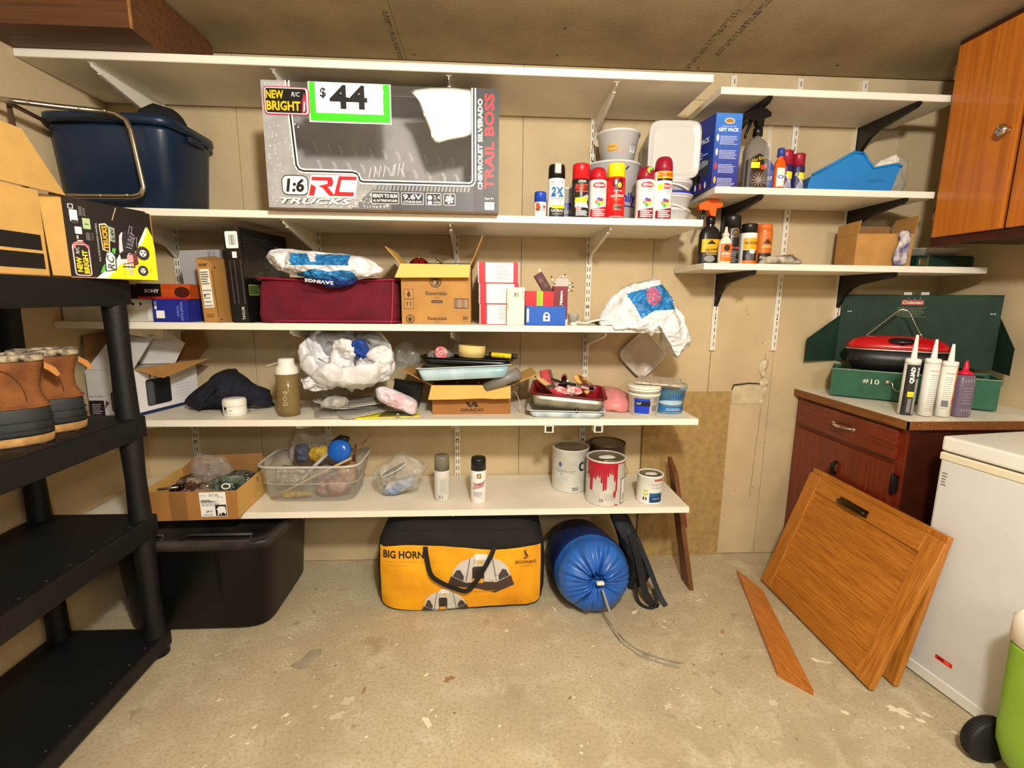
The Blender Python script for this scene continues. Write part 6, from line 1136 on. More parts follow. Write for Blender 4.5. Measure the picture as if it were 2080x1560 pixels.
# ---------------------------------------------------------------- on the counter: stove, grill, tubes
zc = .8775
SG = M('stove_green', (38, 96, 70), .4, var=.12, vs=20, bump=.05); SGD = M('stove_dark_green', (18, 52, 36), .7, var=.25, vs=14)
t = thing('camp_stove', 'dark green two-burner camp stove with open lid on the corner counter', 'camp stove', (1.588, -.176, zc), R(-38))
L_, D_, H_ = .56, .207, .125
box('base', t, SG, 0, L_, 0, D_, 0.004, .008)
MB().prism([(.0, 0, .008), (L_, 0, .008), (L_, 0, H_), (0, 0, H_)], (0, .003, 0)).build('front_wall', SG, t)
for x in (0, L_-.003): box('side_wall', t, SG, x, x+.003, .003, D_-.003, .008, H_)
box('back_wall', t, SG, 0, L_, D_-.003, D_, .008, H_)
m = MB().tube([(-.001, -.001, H_), (L_+.001, -.001, H_), (L_+.001, D_, H_), (-.001, D_, H_)], .003, 6, closed=True); m.build('rim', M('stove_rim', (120, 160, 136), .4), t)
box('burner_plate', t, BLKP, .004, L_-.004, .004, D_-.004, .085, .09)
m = MB()
for k in range(14): m.tube([(.03+.037*k, .008, H_-.006), (.03+.037*k, D_-.008, H_-.006)], .002, 5)
for y in (.02, .1, D_-.02): m.tube([(.02, y, H_-.008), (L_-.02, y, H_-.008)], .0025, 5)
m.build('cooking_grate', TIN, t)
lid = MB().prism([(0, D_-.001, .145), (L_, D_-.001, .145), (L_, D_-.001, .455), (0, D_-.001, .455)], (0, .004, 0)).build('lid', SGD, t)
MB().tube([(0, D_+.001, .456), (L_, D_+.001, .456)], .003, 6).build('lid_edge', SGD, lid)
for x in (.23, .29): MB().box(x, x+.028, D_-.004, D_+.004, .458, .470).build('lid_clip', CHR, lid)
for sx, x0 in ((-1, 0), (1, L_)):
    tip = Vector((x0+sx*.12, .085, 0)); hx = Vector((x0, D_-.004, 0))
    if sx > 0: tip = Vector((x0+.03, .06, 0))
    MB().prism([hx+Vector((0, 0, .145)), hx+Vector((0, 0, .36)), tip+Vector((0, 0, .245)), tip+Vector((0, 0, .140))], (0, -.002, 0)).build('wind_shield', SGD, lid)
    MB().tube([hx+Vector((0, -.003, .36)), tip+Vector((0, -.002, .246))], .002, 5).build('shield_edge', SGD, lid)
p = Pr(); p.rr(.225, .268, .305, .292, .006, (150, 40, 30)); p.text('Coleman', .265, .280, .013, (240, 220, 200), w=.07, shear=.3, bold=.02); p.lines(.215, .215, .32, .262, 6, (84, 96, 56), 3, .45, .2)
for x in (.03, .53): p.ell(x, .235, .004, .003, (170, 180, 170)); p.ell(x+.01, .235, .004, .003, (170, 180, 170))
for x in (.25, .27, .29): p.ell(x, .300-.004*(x == .27), .002, .002, (180, 190, 180), 8)
p.put(lid, front(0, D_-.0012, .145), 'printed_badge')
p = Pr(); 
for d in (0, .009): p.line(.122+d, .070, .126+d, .090, .0022, W_); 
for d in (0, .007): p.line(.117, .076+d, .139, .077+d, .0022, W_)
p.text('10', .162, .079, .022, W_, w=.030, bold=.0); p.put(t, front(0, 0, 0), 'painted_number')
MB().lathe([(0, 0), (.011, 0), (.011, .006), (.006, .010), (0, .010)], 18, T=Matrix.Translation((.205, 0, .082)) @ Matrix.Rotation(pi/2, 4, 'X')).build('valve_knob', TIN, t)
MB().tube([(.205, -.012, .082), (.222, -.016, .081), (.226, -.018, .062), (.238, -.018, .050), (.262, -.018, .050)], .0028, 7).build('pump_rod', CHR, t)
for x in (.06, .5): MB().lathe([(0, 0), (.008, 0), (.008, .004), (0, .004)], 12, (x, .1, 0)).build('foot', RUB, t)
# grill
GR = M('grill_red', (190, 14, 24), .25, coat=.6)
t = thing('portable_grill', 'small red-lidded portable grill with bent chrome handle standing on the camp stove', 'grill', (1.825, -.235, zc+.1285), R(-38))
MB().loft([sup(a, b, 3, 40, z) for a, b, z in ((.15, .066, .0), (.175, .080, .03), (.185, .084, .085), (.178, .078, .086))]).build('bowl', M('grill_black', (22, 22, 26), .4), t)
MB().loft([sup(a, b, 3.2, 44, z) for a, b, z in ((.187, .086, .0865), (.193, .091, .088), (.193, .091, .094), (.186, .085, .095))]).build('trim_ring', TIN, t)
MB().loft([sup(a, b, 3, 44, z) for a, b, z in ((.186, .085, .0955), (.183, .083, .108), (.168, .074, .128), (.135, .058, .142), (.08, .034, .150), (.03, .012, .152))]).build('lid', GR, t)
MB().lathe([(0, 0), (.044, 0), (.050, .005), (.044, .011), (.02, .014), (0, .014)], 30, sy=.42, T=Matrix.Translation((.015, -.077, .128)) @ Matrix.Rotation(R(22), 4, 'X')).lathe([(0, -.012), (.010, -.012), (.010, 0), (0, 0)], 12, T=Matrix.Translation((.015, -.077, .128)) @ Matrix.Rotation(R(22), 4, 'X')).build('knob', BLKP, t)
MB().tube([(-.115, .0, .140), (-.11, -.0, .15), (-.06, 0, .205), (-.015, 0, .255), (0, 0, .266), (.02, 0, .262), (.032, 0, .250), (.055, 0, .200), (.083, 0, .150), (.088, 0, .142)], .0045, 8, flat=.6).build('handle', CHR, t)
MB().lathe([(0, 0), (.006, 0), (.005, .005), (0, .006)], 12, T=Matrix.Translation((.078, -.006, .158)) @ Matrix.Rotation(pi/2, 4, 'X')).build('rivet', CHR, t)
for a in (-.10, .10):
    for b in (-.04, .04): MB().tube([(a, b, .0), (a, b, .004)], .006, 8).build('foot', RUB, t)
m = MB().tube([(-.14, -.07, .035), (.14, -.07, .035)], .004, 6).tube([(-.14, -.07, .035), (-.14, -.05, .06)], .004, 6).tube([(.14, -.07, .035), (.14, -.05, .06)], .004, 6); m.build('leg_wire', BLKP, t)
# caulk tubes
def tube_(label, x, y, bc, pf, H=.215, r=.0245, lean=0, noz=.075, tipc=(238, 238, 232), name='caulk_tube', cat='caulk tube'):
    t = thing(name, label, cat, (x, y, zc), rot=(0, R(lean), 0)); MB().lathe([(0, .004), (r*.9, .004), (r*.9, 0), (r, 0), (r, H-.02), (0, H-.02)], 28).build('body', M('tube_%d_%d_%d' % bc, bc, .4), t)
    MB().lathe([(0, H-.0195), (r*1.01, H-.0195), (r*1.01, H-.004), (r*.85, H), (.011, H), (.010, H+.004), (.0045, H+noz), (.003, H+noz+.002), (0, H+noz+.002)], 24).build('nozzle', M('tube_tip', tipc, .4), t)
    p = Pr(); pf(p, r, H); p.put(t, cyl_fn(r), 'printed_label'); return t
def k1(p, r, H): 
    p.rect(-.034, .0, .038, H-.022, (38, 38, 40), 8); p.text('QUAD', -.012, H-.062, .016, W_, w=.062, bold=.06, rot=pi/2); p.text('MAX', .006, H-.048, .010, W_, w=.035, bold=.04, rot=pi/2); p.rect(-.02, .070, .008, .090, (244, 222, 30), 4); p.rect(-.02, .077, .008, .079, (190, 160, 20), 4)
    p.rect(-.016, .010, -.004, .064, (120, 120, 120)); p.rect(.0, .004, .012, .14, (150, 150, 150), 2); p.lines(.016, .01, .034, .15, 16, (150, 150, 150), 3, .3)
tube_('black-labelled caulk tube with white QUAD lettering, leftmost of three', 1.626, -.545, (224, 224, 222), k1, .215, noz=.088, lean=1)
def k2(p, r, H): p.line(-.02, H-.045, .03, H-.045, .002, (230, 60, 60)); p.lines(-.018, .02, .024, H-.055, 18, (150, 150, 146), 5, .3); p.bars(.004, .03, .022, .05, 8, (90, 90, 90), 2)
tube_('plain white caulk tube with thin red line, middle of three', 1.686, -.566, (236, 234, 230), k2, .218, noz=.070, lean=1)
def k3(p, r, H): p.rect(.006, .016, .026, H-.022, (196, 150, 70), 4); p.rect(.006, .05, .026, .075, (220, 40, 40), 3); p.rect(.006, .115, .026, .14, (220, 40, 40), 3); p.text('Si', .016, .127, .010, W_); p.line(-.028, H-.045, .004, H-.045, .002, (230, 60, 60)); p.lines(-.026, .03, .0, H-.055, 16, (150, 150, 146), 6, .3); p.rect(-.026, .04, -.006, .062, (110, 110, 120))
tube_('white and gold caulk tube with red squares, rightmost of three', 1.742, -.580, (238, 236, 228), k3, .210, noz=.062, lean=1)
t = thing('squeeze_bottle', 'grey see-through squeeze bottle with red pointed cap beside the caulk tubes', 'bottle', (1.812, -.578, zc))
MB().loft([sup(a, a*.8, 4, 28, z) for a, z in ((.029, 0), (.031, .004), (.031, .150), (.027, .158), (.012, .160))]).build('body', M('squeeze_smoke', (122, 108, 128), .3, alpha=.8), t)
MB().lathe([(0, .160), (.024, .160), (.023, .168), (.010, .174), (.008, .192), (.005, .206), (.003, .212), (0, .212)], 24).build('cap', M('cap_crimson', (206, 20, 66), .4), t)
p = Pr()
for k in range(4):
    for z in (.02, .132): p.line(-.018+.011*k, z, -.018+.011*k, z+.012, .0018, (206, 200, 210))
p.lines(-.02, .05, .02, .12, 6, (150, 140, 156), 3, .3); p.put(t, front(0, -.0250, 0), 'moulded_marks')
# ---------------------------------------------------------------- on the floor
TBK = M('tote_black', (10, 10, 11), .42, var=.3, vs=9)
t = thing('black_tote', 'big black storage tote with dusty lid on the floor under the lowest shelf', 'tote', (-1.130, -.272, 0)); k = 48
MB().loft([sup(a, b, n, k, z) for a, b, n, z in ((.255, .215, 7, 0), (.275, .235, 7, .008), (.30, .245, 7, .33), (.312, .25, 7, .335), (.312, .25, 7, .36))]).build('body', TBK, t)
MB().loft([sup(a, b, n, k, z) for a, b, n, z in ((.314, .252, 7, .345), (.322, .258, 7, .346), (.324, .26, 7, .372), (.318, .256, 7, .378), (.290, .228, 7, .380), (.283, .221, 7, .372), (.10, .10, 5, .372))]).build('lid', M('lid_dusty', (20, 20, 20), .45, c2=(70, 64, 58), vs=5), t)
for a, b in ((-.22, -.09), (-.02, .24)): MB().tube([(a, -.245, .379), (a+.01, -.20, .384), (b-.01, -.20, .384), (b, -.245, .379)], .006, 6, closed=True).build('lid_ridge', M('lid_ridge', (66, 64, 60), .4), t)
for x in (-.12, .11): MB().hexa([(x-.006, -.233, .01), (x+.006, -.233, .01), (x+.006, -.225, .01), (x-.006, -.225, .01), (x-.006, -.2475, .33), (x+.006, -.2475, .33), (x+.006, -.235, .33), (x-.006, -.235, .33)]).build('rib', TBK, t)
# tent bag
BKF = M('bag_black', (26, 24, 21), .85, var=.25, vs=9, bump=.4, bs=160); YEL = (246, 178, 22)
t = thing('tent_bag', 'black and yellow tent carry bag on the floor under the lowest shelf', 'bag', (-.092, -.245, 0))
TS = [(0, .330, .158), (.02, .348, .176), (.08, .356, .186), (.20, .358, .188), (.29, .350, .180), (.34, .325, .160), (.385, .285, .125), (.403, .22, .08)]
def tab(z):
    z = max(0, min(.402, z))
    for (z0, a0, b0), (z1, a1, b1) in zip(TS, TS[1:]):
        if z <= z1: q = (z-z0)/(z1-z0); q = q*q*(3-2*q)*.5+q*.5; return a0+(a1-a0)*q, b0+(b1-b0)*q
    return TS[-1][1:]
def tent_fn(u, v, h=0):
    a, b = tab(v); q = min(.9999, abs(u)/a); y = -b*(1-q**6)**(1/6)
    y -= .007*noise.noise((u*7, v*8, 3))+.004*(ridge((u, v, 0), 6, 7)-1)*.6
    return Vector((u, y-h, v+.008*sin(u*9)*(v < .05)))
rings = []
for i in range(31):
    z = .403*i/30; a, b = tab(z); r = []
    for q in sup(a, b, 6, 96, z):
        if q.y < 0 and abs(q.x) < a*.985: w2 = tent_fn(q.x, z); q.y = w2.y
        elif q.y < 0: pass
        r.append(q)
    rings.append(r)
MB().loft(rings).build('body', BKF, t)
p = Pr()
def patch(pts_top, pts_bot, col, n=26):
    pass
vs = []; fs = []; NU, NV = 40, 16
for i in range(NU+1):
    u = -.335+.667*i/NU
    for j in range(NV+1):
        e = (abs(2*i/NU-1))**8
        zt_ = .292+.010*sin(i*.16)-.006*e+(.006 if i == 0 else 0); zb_ = .014+.012*e+.004*sin(i*.35)
        vs.append((u, zb_+(zt_-zb_)*j/NV))
for i in range(NU):
    for j in range(NV): q = i*(NV+1)+j; fs.append((q, q+NV+1, q+NV+2, q+1))
me_ = bpy.data.meshes.new('front_panel'); me_.from_pydata([tent_fn(a, b, .0075) for a, b in vs], [], fs)
me_.materials.append(M('tent_yellow', YEL, .7, c2=(222, 150, 18), vs=6, bump=.2, bs=60)); [setattr(q, 'use_smooth', True) for q in me_.polygons]; link(bpy.data.objects.new('front_panel', me_), t)
DKP = (34, 28, 26); 
def tent(cx, cy, s, full=1):
    p.poly([(cx-.135*s, cy-.055*s), (cx-.10*s, cy-.068*s), (cx-.02*s, cy-.075*s), (cx+.055*s, cy-.098*s), (cx+.135*s, cy-.062*s), (cx+.12*s, cy-.02*s), (cx-.12*s, cy-.02*s)], (72, 54, 50))
    p.poly([(cx-.12*s, cy-.022*s), (cx-.105*s, cy+.02*s), (cx-.075*s, cy+.045*s), (cx-.03*s, cy+.062*s), (cx+.03*s, cy+.062*s), (cx+.075*s, cy+.045*s), (cx+.105*s, cy+.02*s), (cx+.12*s, cy-.022*s), (cx+.06*s, cy-.05*s), (cx, cy-.045*s), (cx-.06*s, cy-.05*s)], (206, 202, 198))
    p.poly([(cx-.03*s, cy+.066*s), (cx-.02*s, cy+.074*s), (cx+.02*s, cy+.074*s), (cx+.03*s, cy+.066*s), (cx+.03*s, cy+.05*s), (cx-.03*s, cy+.05*s)], (236, 234, 230))
    p.rr(cx-.036*s, cy-.05*s, cx+.012*s, cy+.022*s, .010*s, (54, 48, 46)); p.poly([(cx-.04*s, cy-.03*s), (cx+.012*s, cy-.032*s), (cx+.008*s, cy-.052*s), (cx-.036*s, cy-.05*s)], (226, 160, 40))
    for sx in (-1, 1):
        p.poly([(cx+sx*.115*s, cy-.022*s), (cx+sx*.10*s, cy+.005*s), (cx+sx*.085*s, cy+.008*s), (cx+sx*.07*s, cy-.02*s), (cx+sx*.072*s, cy-.042*s)], (70, 64, 64))
        p.line(cx+sx*.062*s, cy-.045*s, cx+sx*.045*s, cy+.055*s, .0045*s, (120, 112, 108)); p.line(cx+sx*.030*s, cy+.03*s, cx+sx*.025*s, cy+.062*s, .003*s, (150, 146, 142))
    p.rect(cx-.016*s, cy+.034*s, cx+.006*s, cy+.046*s, (226, 170, 60))
tent(.082, .190, 1.02); tent(-.068, .054, .74)
p.text('BIG HORN', -.236, .262, .032, DKP, w=.168, bold=.03); p.text('FREE STANDING TWO ROOM TENT', -.200, .232, .007, (206, 142, 30), w=.22); p.lines(-.30, .216, -.21, .222, 1, (200, 140, 40), 3)
p.text('BROWNING', .268, .222, .014, (90, 52, 20), w=.088, bold=.02); p.text('CAMPING', .270, .206, .006, (150, 96, 30), w=.05); p.lines(.05, .095, .14, .104, 2, (190, 130, 40), 7)
for a, b, c, d, w2 in ((.262, .236, .270, .250, .005), (.270, .250, .262, .262, .005), (.262, .262, .270, .274, .004), (.266, .262, .276, .248, .004), (.276, .248, .272, .238, .003), (.258, .272, .266, .262, .003), (.256, .240, .262, .236, .003)): p.line(a, b, c, d, w2, (60, 36, 18))
for (x, z) in ((.225, .03), (.29, .022)): p.line(x, z, x+.004, z+.014, .002, (120, 80, 20))
p.put(t, lambda a, b, h: tent_fn(a, b, .0077+h), 'printed_front', gap=.00035, base=.0012, dense=.016)
def webpts(P): return [tent_fn(a, b, .016+c) for a, b, c in P]
def strap(name, P, wd, mat, par):
    vs, fs = [], []; P = [Vector(q) for q in P]
    for i, q in enumerate(P):
        tg = (P[min(i+1, len(P)-1)]-P[max(i-1, 0)]).normalized(); sd = tg.cross(Vector((0, -1, 0))).normalized()*wd/2; n_ = Vector((0, -.0015, 0))
        vs += [q-sd+n_, q+sd+n_, q+sd-n_, q-sd-n_]
    for i in range(len(P)-1):
        for k in range(4): a = 4*i; fs.append((a+k, a+(k+1) % 4, a+4+(k+1) % 4, a+4+k))
    fs += [(0, 1, 2, 3), (4*len(P)-1, 4*len(P)-2, 4*len(P)-3, 4*len(P)-4)]
    me = bpy.data.meshes.new(name); me.from_pydata([tuple(v) for v in vs], [], fs); me.materials.append(mat); return link(bpy.data.objects.new(name, me), par)
def smooth(P, n=6):
    P = [Vector(q) for q in P]; out = []
    for i in range(len(P)-1):
        p0, p1, p2, p3 = P[max(i-1, 0)], P[i], P[i+1], P[min(i+2, len(P)-1)]
        for k in range(n): tt = k/n; out.append(.5*((2*p1)+(-p0+p2)*tt+(2*p0-5*p1+4*p2-p3)*tt*tt+(-p0+3*p1-3*p2+p3)*tt**3))
    return out+[P[-1]]
strap('carry_handle', smooth(webpts([(-.145, .300, -.002), (-.140, .262, .004), (-.122, .19, .012), (-.085, .155, .016), (-.03, .130, .018), (.022, .118, .018), (.055, .15, .016), (.095, .215, .012), (.125, .27, .006), (.135, .300, -.002)])), .019, M('webbing', (22, 21, 20), .8), t)
MB().tube([(q.x, q.y, q.z) for q in [tent_fn(-.31+.62*k/24, .352, .003) for k in range(25)]], .002, 5).build('zip_seam', M('webbing', (22, 21, 20), .8), t)
# sleeping bag
SBB = M('sack_blue', (44, 104, 196), .35, var=.15, vs=14); SBN = M('sack_navy_shaded', (24, 44, 104), .45, var=.2, vs=10)  # navy is dark fabric at the rim, painted-in shade on the body
t = thing('sleeping_bag', 'blue sleeping bag in its stuff sack with grey drawcord, right of the tent bag', 'sleeping bag', (.458, -.44, .163), rot=(R(-12), 0, R(0)))
rings = []; K = 120
prof = [(.395, .02), (.395, .08), (.385, .125), (.35, .150), (.25, .158), (.12, .160), (.05, .161), (.03, .158), (.02, .152), (-.005, .151), (-.03, .143), (-.05, .128), (-.064, .108), (-.073, .085), (-.078, .062), (-.080, .044), (-.076, .034), (-.060, .028), (-.045, .020), (-.040, .006)]
for i, (y, r) in enumerate(prof):
    rg = []; f_ = max(0, min(1, (.17-r)/.12)) if y < .01 else 0
    for k in range(K):
        th_ = 2*pi*k/K; g = (noise.noise((cos(th_)*5, sin(th_)*5, .6))+.8*noise.noise((cos(th_)*13, sin(th_)*13, .3))+.7*noise.noise((cos(th_)*26, sin(th_)*26, .1)))
        rr_ = r*(1+.09*f_*g+.02*noise.noise((cos(th_)*2, sin(th_)*2, y*8))); yy = y-.030*f_*g*(1 if y < 0 else 0)
        rg.append(Vector((rr_*cos(th_), yy, rr_*sin(th_)*(.97 if sin(th_) < 0 else 1))))
    rings.append(rg)
MB().loft(rings, mf=lambda c: 0 if c.y < .045 and (c.x*c.x+c.z*c.z) < .153**2 or c.y < .025 else 1).build('sack', [SBB, SBN], t)
MB().box(-.008, .022, -.112, -.090, -.006, .008, bev=.003).build('cord_toggle', M('toggle_white', (226, 224, 214), .4), t)
t2 = t
q = [(0.012, -.105, 0), (.020, -.125, -.03), (.045, -.175, -.09), (.08, -.235, -.168)]
m = MB(); import itertools
base_ = Matrix.Translation((.458, -.44, .163)) @ Euler((R(-12), 0, 0)).to_matrix().to_4x4(); inv = base_.inverted()
def world_cord(P, r=.003): m.tube(smooth([inv @ Vector(v) for v in P], 5), r, 6)
world_cord([(.470, -.548, .165), (.485, -.585, .115), (.505, -.62, .055), (.53, -.65, .006), (.56, -.695, .004), (.575, -.72, .004), (.63, -.755, .004), (.69, -.785, .004), (.700, -.783, .004)])
world_cord([(.474, -.548, .162), (.495, -.585, .10), (.52, -.615, .045), (.545, -.64, .006), (.575, -.685, .004), (.61, -.715, .004), (.66, -.745, .004), (.70, -.765, .009), (.722, -.765, .004)])
m.build('drawcord', M('cord_grey', (150, 144, 134), .7), t)
# backpack beside it
o = puff([(.0, .36), (.06, .375), (.10, .32), (.135, .25), (.17, .17), (.195, .09), (.18, .02), (.13, .0), (.095, .004), (.075, .10), (.06, .18), (.03, .28)], .085, nr=14, seed=130, amp=.010, f=12, name='day_pack', mats=M('pack_black', (16, 17, 22), .75, c2=(34, 38, 52), vs=10, bump=.4, bs=80), base=.0)
o.location = (.562, -.275, .001); tag(o, 'black day pack slumped between the sleeping bag and the leaning plank', 'backpack')
WB3 = M('webbing', (22, 21, 20), .8)
strap('shoulder_strap', smooth([(.075, -.085, .30), (.10, -.10, .22), (.12, -.11, .13), (.135, -.13, .06), (.155, -.15, .02), (.185, -.165, .004)]), .030, WB3, o)
strap('shoulder_strap', smooth([(.10, -.075, .28), (.15, -.09, .17), (.185, -.11, .08), (.205, -.135, .03), (.220, -.16, .004)]), .022, M('strap_navy', (30, 34, 46), .7), o)
MB().tube(smooth([(.10, -.10, .08), (.105, -.135, .02), (.13, -.165, .006), (.165, -.17, .008), (.18, -.15, .03), (.175, -.12, .06)]), .007, 6, flat=.5).build('strap_loop', WB3, o)
o = puff([(-.045, -.03), (-.02, .0), (.0, .045), (.035, .05), (.04, .02), (.02, -.005), (.005, -.045)], .004, nr=8, seed=140, amp=.0007, f=40, plane='xy', name='zip_bag', mats=M('zip_bag_clear', (190, 180, 160), .1, alpha=.42))
o.location = (-.64, -.69, .004); tag(o, 'small flat clear zip bag lying on the concrete floor', 'plastic bag')
# ---------------------------------------------------------------- on the black rack
zr = .8905
SU = M('suede_tan', (140, 86, 42), .9, c2=(104, 60, 28), vs=16, bump=.5, bs=200); RBR = M('boot_rubber', (38, 42, 46), .6, c2=(24, 26, 28), vs=16); GUM = M('gum_sole', (196, 152, 92), .8, c2=(150, 110, 62), vs=20); FLC = M('fleece', (206, 190, 160), .95, c2=(40, 34, 30), vs=46, bump=1, bs=180)
def boot(label, x, y):
    t = thing('winter_boot', label, 'boot', (x, y, zr), R(222), group=None)
    def rg(x0, x1, w, z, n=2.6, sx=0): c = (x0+x1)/2; return [Vector((q.x+(0), q.y*(1-.10*math.cos(2*(q.x-c)/(x1-x0)*3)), q.z+sx*q.x)) for q in sup((x1-x0)/2, w, n, 40, z, c, 0)]
    MB().loft([rg(.006, .285, .044, 0), rg(.0, .293, .048, .004), rg(-.003, .295, .050, .026)]).build('sole', GUM, t)
    m = MB()
    for k in range(9): m.box(.02+.03*k, .034+.03*k, -.046, .046, -.0, .003)
    m.build('tread', M('tread_dark', (60, 48, 34), .9), t)
    MB().loft([rg(-.002, .296, .052, .0262), rg(-.003, .298, .053, .032), rg(-.001, .293, .052, .060), rg(.0, .275, .050, .082), rg(.001, .20, .047, .100), rg(.002, .185, .046, .103)]).build('rubber_shell', RBR, t)
    for z in (.045, .068): MB().tube([Vector((q.x, q.y, q.z)) for q in rg(-.004, .292-(z-.04)*.4, .0535, z)], .0015, 5, closed=True).build('rubber_ridge', RBR, t)
    sh = MB().loft([rg(.0, .186, .046, .1035), rg(.003, .178, .046, .112), rg(.012, .152, .044, .135), rg(.014, .145, .046, .165), rg(.008, .148, .051, .20), rg(.002, .15, .055, .225), rg(.006, .146, .052, .229)]).build('suede_shaft', SU, t)
    MB().tube([Vector((q.x, q.y, q.z)) for q in rg(-.001, .188, .047, .105)], .003, 6, closed=True).build('stitched_welt', SU, t)
    MB().loft([rg(.001, .150, .054, .2295), rg(-.004, .156, .059, .233), rg(-.003, .155, .058, .246), rg(.006, .146, .050, .249), rg(.012, .14, .044, .23), rg(.02, .13, .038, .12)]).build('fleece_collar', FLC, t)
    MB().prism([(.0, -.012, .222), (-.022, -.010, .205), (-.030, -.010, .185), (-.022, -.010, .180), (-.006, -.011, .200), (.002, -.012, .205)], (0, .022, 0)).build('pull_tab', M('suede_light', (186, 126, 66), .9), t)
    for s_ in (-1, 1):
        pts = [(.05-.035*cos(a*.16)+.03, s_*(.0465+.004*(a/12)), .125+.085*sin(a*.13)) for a in range(13)]
        MB().tube(pts, .0014, 5).build('stitching', M('stitch', (96, 58, 26), .8), t)
boot('tan suede winter boot nearer the camera on the black rack', -1.222, -.885)
boot('tan suede winter boot behind its mate, nearer the back wall', -1.240, -.745)
# box with black bars
zt_ = 1.3455
t = thing('striped_box', 'large open brown carton with two black bars on top of the black rack', 'box', (-1.172, -.885, zt_))
wA, lA, hA = .26, .42, .220
MB().box(-wA, 0, -lA, 0, 0, .003).build('base', KRAFT, t)
for a in ((-.003, 0, -lA, 0), (-wA, -wA+.003, -lA, 0), (-wA+.003, -.003, -.003, 0), (-wA+.003, -.003, -lA, -lA+.003)): MB().box(*a, .003, hA).build('wall', KRAFTL, t)
MB().prism([(0, -lA, hA+.001), (0, .085, hA+.004), (-.02, .0, hA+.150), (-.03, -lA, hA+.165)], (.003, 0, .001)).build('flap', KRAFTL, t)
p = Pr(); p.rect(-.01, .018, lA-.01, .058, (26, 24, 22)); p.rect(-.01, .066, lA-.012, .106, (26, 24, 22)); p.put(t, plane_fn((.0002, -lA, 0), (0, 1, 0), (0, 0, 1)), 'printed_bars')
# truck picture box turned on its side
ang = math.atan2(.18, .12); t = thing('toy_box', 'black and yellow toy truck carton lying on its side at the rack corner', 'box', (-1.183, -.800, zt_), ang)
WD, HH, DD = .222, .222, .26
MB().box(0, WD, 0, DD, 0, .003).build('base', KRAFT, t)
BX = M('box_truck_black', (24, 22, 24), .35)
MB().prism([(0, 0, .003), (WD, 0, .003), (WD*.98, 0, HH*.93), (WD*.2, 0, HH), (0, 0, HH)], (0, .003, 0)).build('printed_wall', BX, t)
MB().box(0, .003, .003, DD, .003, HH).build('wall', KRAFTL, t); MB().box(WD-.003, WD, .003, DD, .003, HH*.92).build('wall', KRAFT, t); MB().box(.003, WD-.003, DD-.003, DD, .003, HH*.95).build('wall', KRAFTD, t)
MB().prism([(.0, .0, .003), (.0, -.0, HH), (-.052, -.012, HH*.99), (-.044, -.012, .004)], (0, .003, 0)).build('flap', KRAFTL, t)
MB().prism([(.0, .01, HH+.001), (WD*.95, .01, HH*.945), (WD*.85, DD*.5, HH*.93), (.03, DD*.55, HH*.98)], (0, 0, .003)).build('top_flap', BX, t)
p = Pr(); Y2 = (240, 226, 30)
p.poly([(.075, 0), (WD, 0), (WD, .10), (WD*.985, .135), (WD*.93, .165), (.17, .09), (.075, .0)], Y2); p.poly([(.058, 0), (.086, 0), (.128, .052), (.124, .075), (.110, .05)], (240, 230, 236)); p.poly([(.176, .108), (.184, .104), (.204, .150), (.203, .165)], (240, 230, 236))
def rtext(s_, x, y, h, c, w, **k): p.text(s_, x, y, h, c, w=w, rot=pi/2, **k)
p.rr(.010, .006, .050, .096, .008, (240, 200, 206)); p.rr(.013, .009, .047, .093, .006, (30, 14, 18)); rtext('NEW', .0225, .038, .013, (250, 220, 30), .042, bold=.04); rtext('R/C', .0215, .078, .008, W_, .018); rtext('BRIGHT', .038, .046, .013, (250, 220, 30), .066, bold=.04); p.poly([(.012, .078), (.024, .098), (.036, .098), (.05, .080), (.05, .092), (.03, .106), (.014, .098)], (240, 120, 130))
rtext('FULL FUNCTION RADIO CONTROL', .073, .105, .004, (226, 226, 226), .11)
p.poly([(.070, .016), (.100, .030), (.116, .090), (.108, .092), (.096, .060), (.078, .036)], (84, 190, 70))
p.poly([(.083, .020), (.112, .026), (.114, .066), (.106, .082), (.090, .080), (.084, .060)], (40, 40, 44)); p.poly([(.086, .023), (.109, .029), (.111, .064), (.104, .078), (.092, .076), (.087, .058)], W_); rtext('RC', .099, .048, .018, (60, 62, 66), .044, bold=.02, shear=.3)
p.poly([(.082, .084), (.100, .078), (.106, .150), (.096, .162), (.080, .158)], (250, 236, 200)); p.poly([(.084, .086), (.098, .081), (.103, .149), (.095, .158), (.082, .155)], (50, 36, 20)); rtext('TRUCKS', .092, .120, .013, (246, 180, 40), .068, bold=.04)
p.poly([(.102, .112), (.116, .108), (.118, .150), (.106, .154)], (150, 160, 146)); rtext('6.4V', .111, .131, .009, (40, 50, 40), .034, bold=.03)
for (x, y, w2, h2, c) in ((.012, .192, .013, .014, (190, 190, 190)), (.0145, .1945, .008, .009, (24, 22, 24)), (.014, .158, .018, .032, W_), (.017, .152, .014, .010, (60, 60, 66)), (.022, .124, .016, .020, W_), (.024, .104, .014, .003, (210, 210, 210)), (.024, .110, .004, .010, (210, 210, 210)), (.036, .176, .008, .026, (90, 90, 90)), (.042, .140, .018, .030, (176, 200, 150)), (.046, .152, .010, .003, (60, 70, 50)), (.046, .108, .010, .022, (90, 90, 90))): p.rr(x, y, x+w2, y+h2, .0015, c)
p.lines(.046, .176, .052, .20, 6, (150, 150, 150), 4, .4); p.lines(.060, .110, .064, .132, 5, (150, 150, 150), 5, .4)
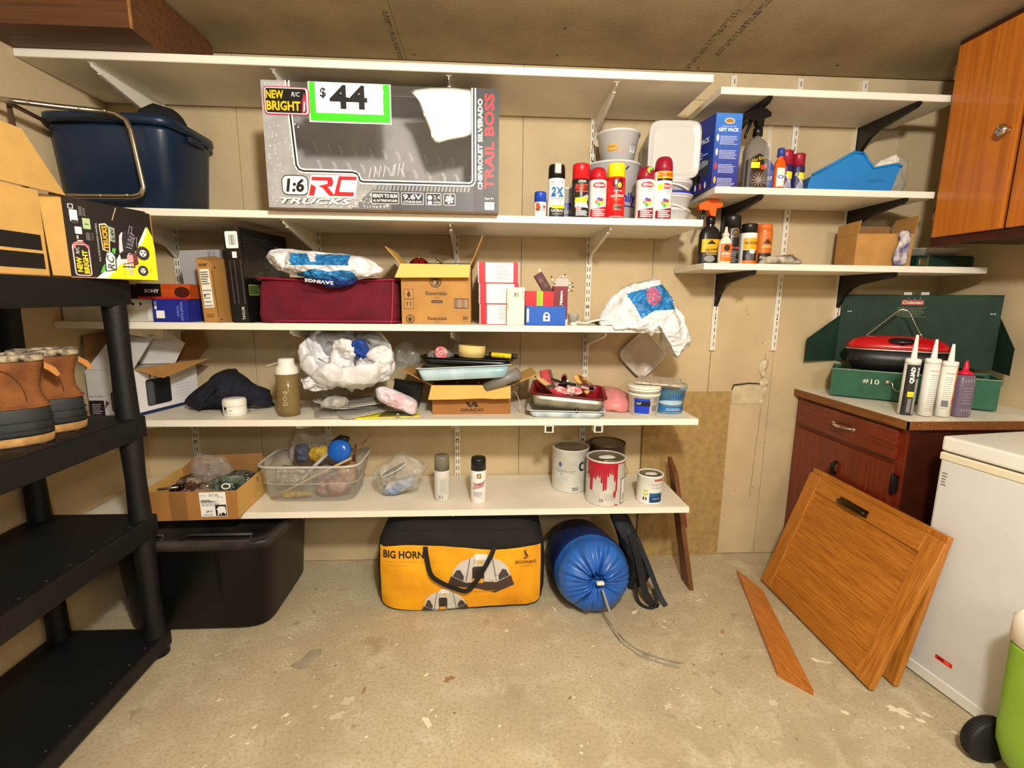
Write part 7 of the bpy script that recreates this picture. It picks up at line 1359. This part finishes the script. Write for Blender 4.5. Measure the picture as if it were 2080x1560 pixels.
# the truck, nose down
p.poly([(.126, .044), (.140, .048), (.144, .130), (.136, .142), (.128, .130), (.124, .09)], (234, 214, 222)); p.poly([(.134, .070), (.150, .074), (.166, .078), (.166, .120), (.172, .128), (.160, .140), (.150, .150), (.138, .142), (.134, .120)], (38, 34, 42)); p.poly([(.144, .030), (.154, .034), (.158, .078), (.148, .080), (.142, .07)], (206, 160, 176))
p.poly([(.158, .040), (.172, .048), (.170, .078), (.158, .080)], (120, 44, 62)); p.poly([(.126, .060), (.142, .062), (.142, .080), (.132, .084), (.124, .076)], (30, 26, 30))
for k in range(9): p.line(.142+.002*k, .098+.0055*k, .158+.0012*k, .094+.0050*k, .0014, ((206, 200, 210), (110, 106, 116))[k % 2])
for a, b, c, d in ((.152, .138, .158, .162), (.160, .136, .164, .160), (.156, .162, .166, .158), (.148, .12, .17, .126), (.17, .1, .174, .13), (.158, .098, .168, .13)): p.line(a, b, c, d, .0022, (130, 126, 132))
p.line(.139, .028, .141, .052, .004, (230, 226, 230)); p.line(.147, .028, .149, .052, .004, (230, 226, 230)); p.rr(.144, .014, .154, .030, .002, (196, 186, 176)); p.rect(.128, .036, .162, .040, (60, 54, 60)); p.line(.13, .045, .17, .055, .0025, (60, 54, 60)); p.line(.15, .075, .18, .085, .003, (70, 64, 70))
for (x, y, r2_) in ((.186, .082, .021), (.182, .028, .016)):
    p.ell(x, y, r2_*.88, r2_, (34, 30, 36), 24); p.ell(x, y, r2_*.72, r2_*.82, (58, 52, 60), 24)
    for k in range(12): a = pi*k/6; p.line(x+r2_*.74*cos(a), y+r2_*.84*sin(a), x+r2_*.88*cos(a), y+r2_*cos(0)*sin(a), .0016, (84, 78, 88))
    p.ell(x, y, r2_*.44, r2_*.5, (240, 238, 240), 20)
    for k in range(3): a = 2*pi*k/3+.4; p.ell(x+r2_*.22*cos(a), y+r2_*.25*sin(a), r2_*.12, r2_*.14, (44, 40, 48), 8)
p.line(.115, HH*.78, .128, HH*.95, .0022, (200, 180, 150)); p.line(.196, .02, .206, .034, .0012, (150, 140, 40)); p.line(.13, .012, .134, .03, .0012, (150, 140, 60))
p.put(t, front(0, -.0003, 0), 'printed_front')
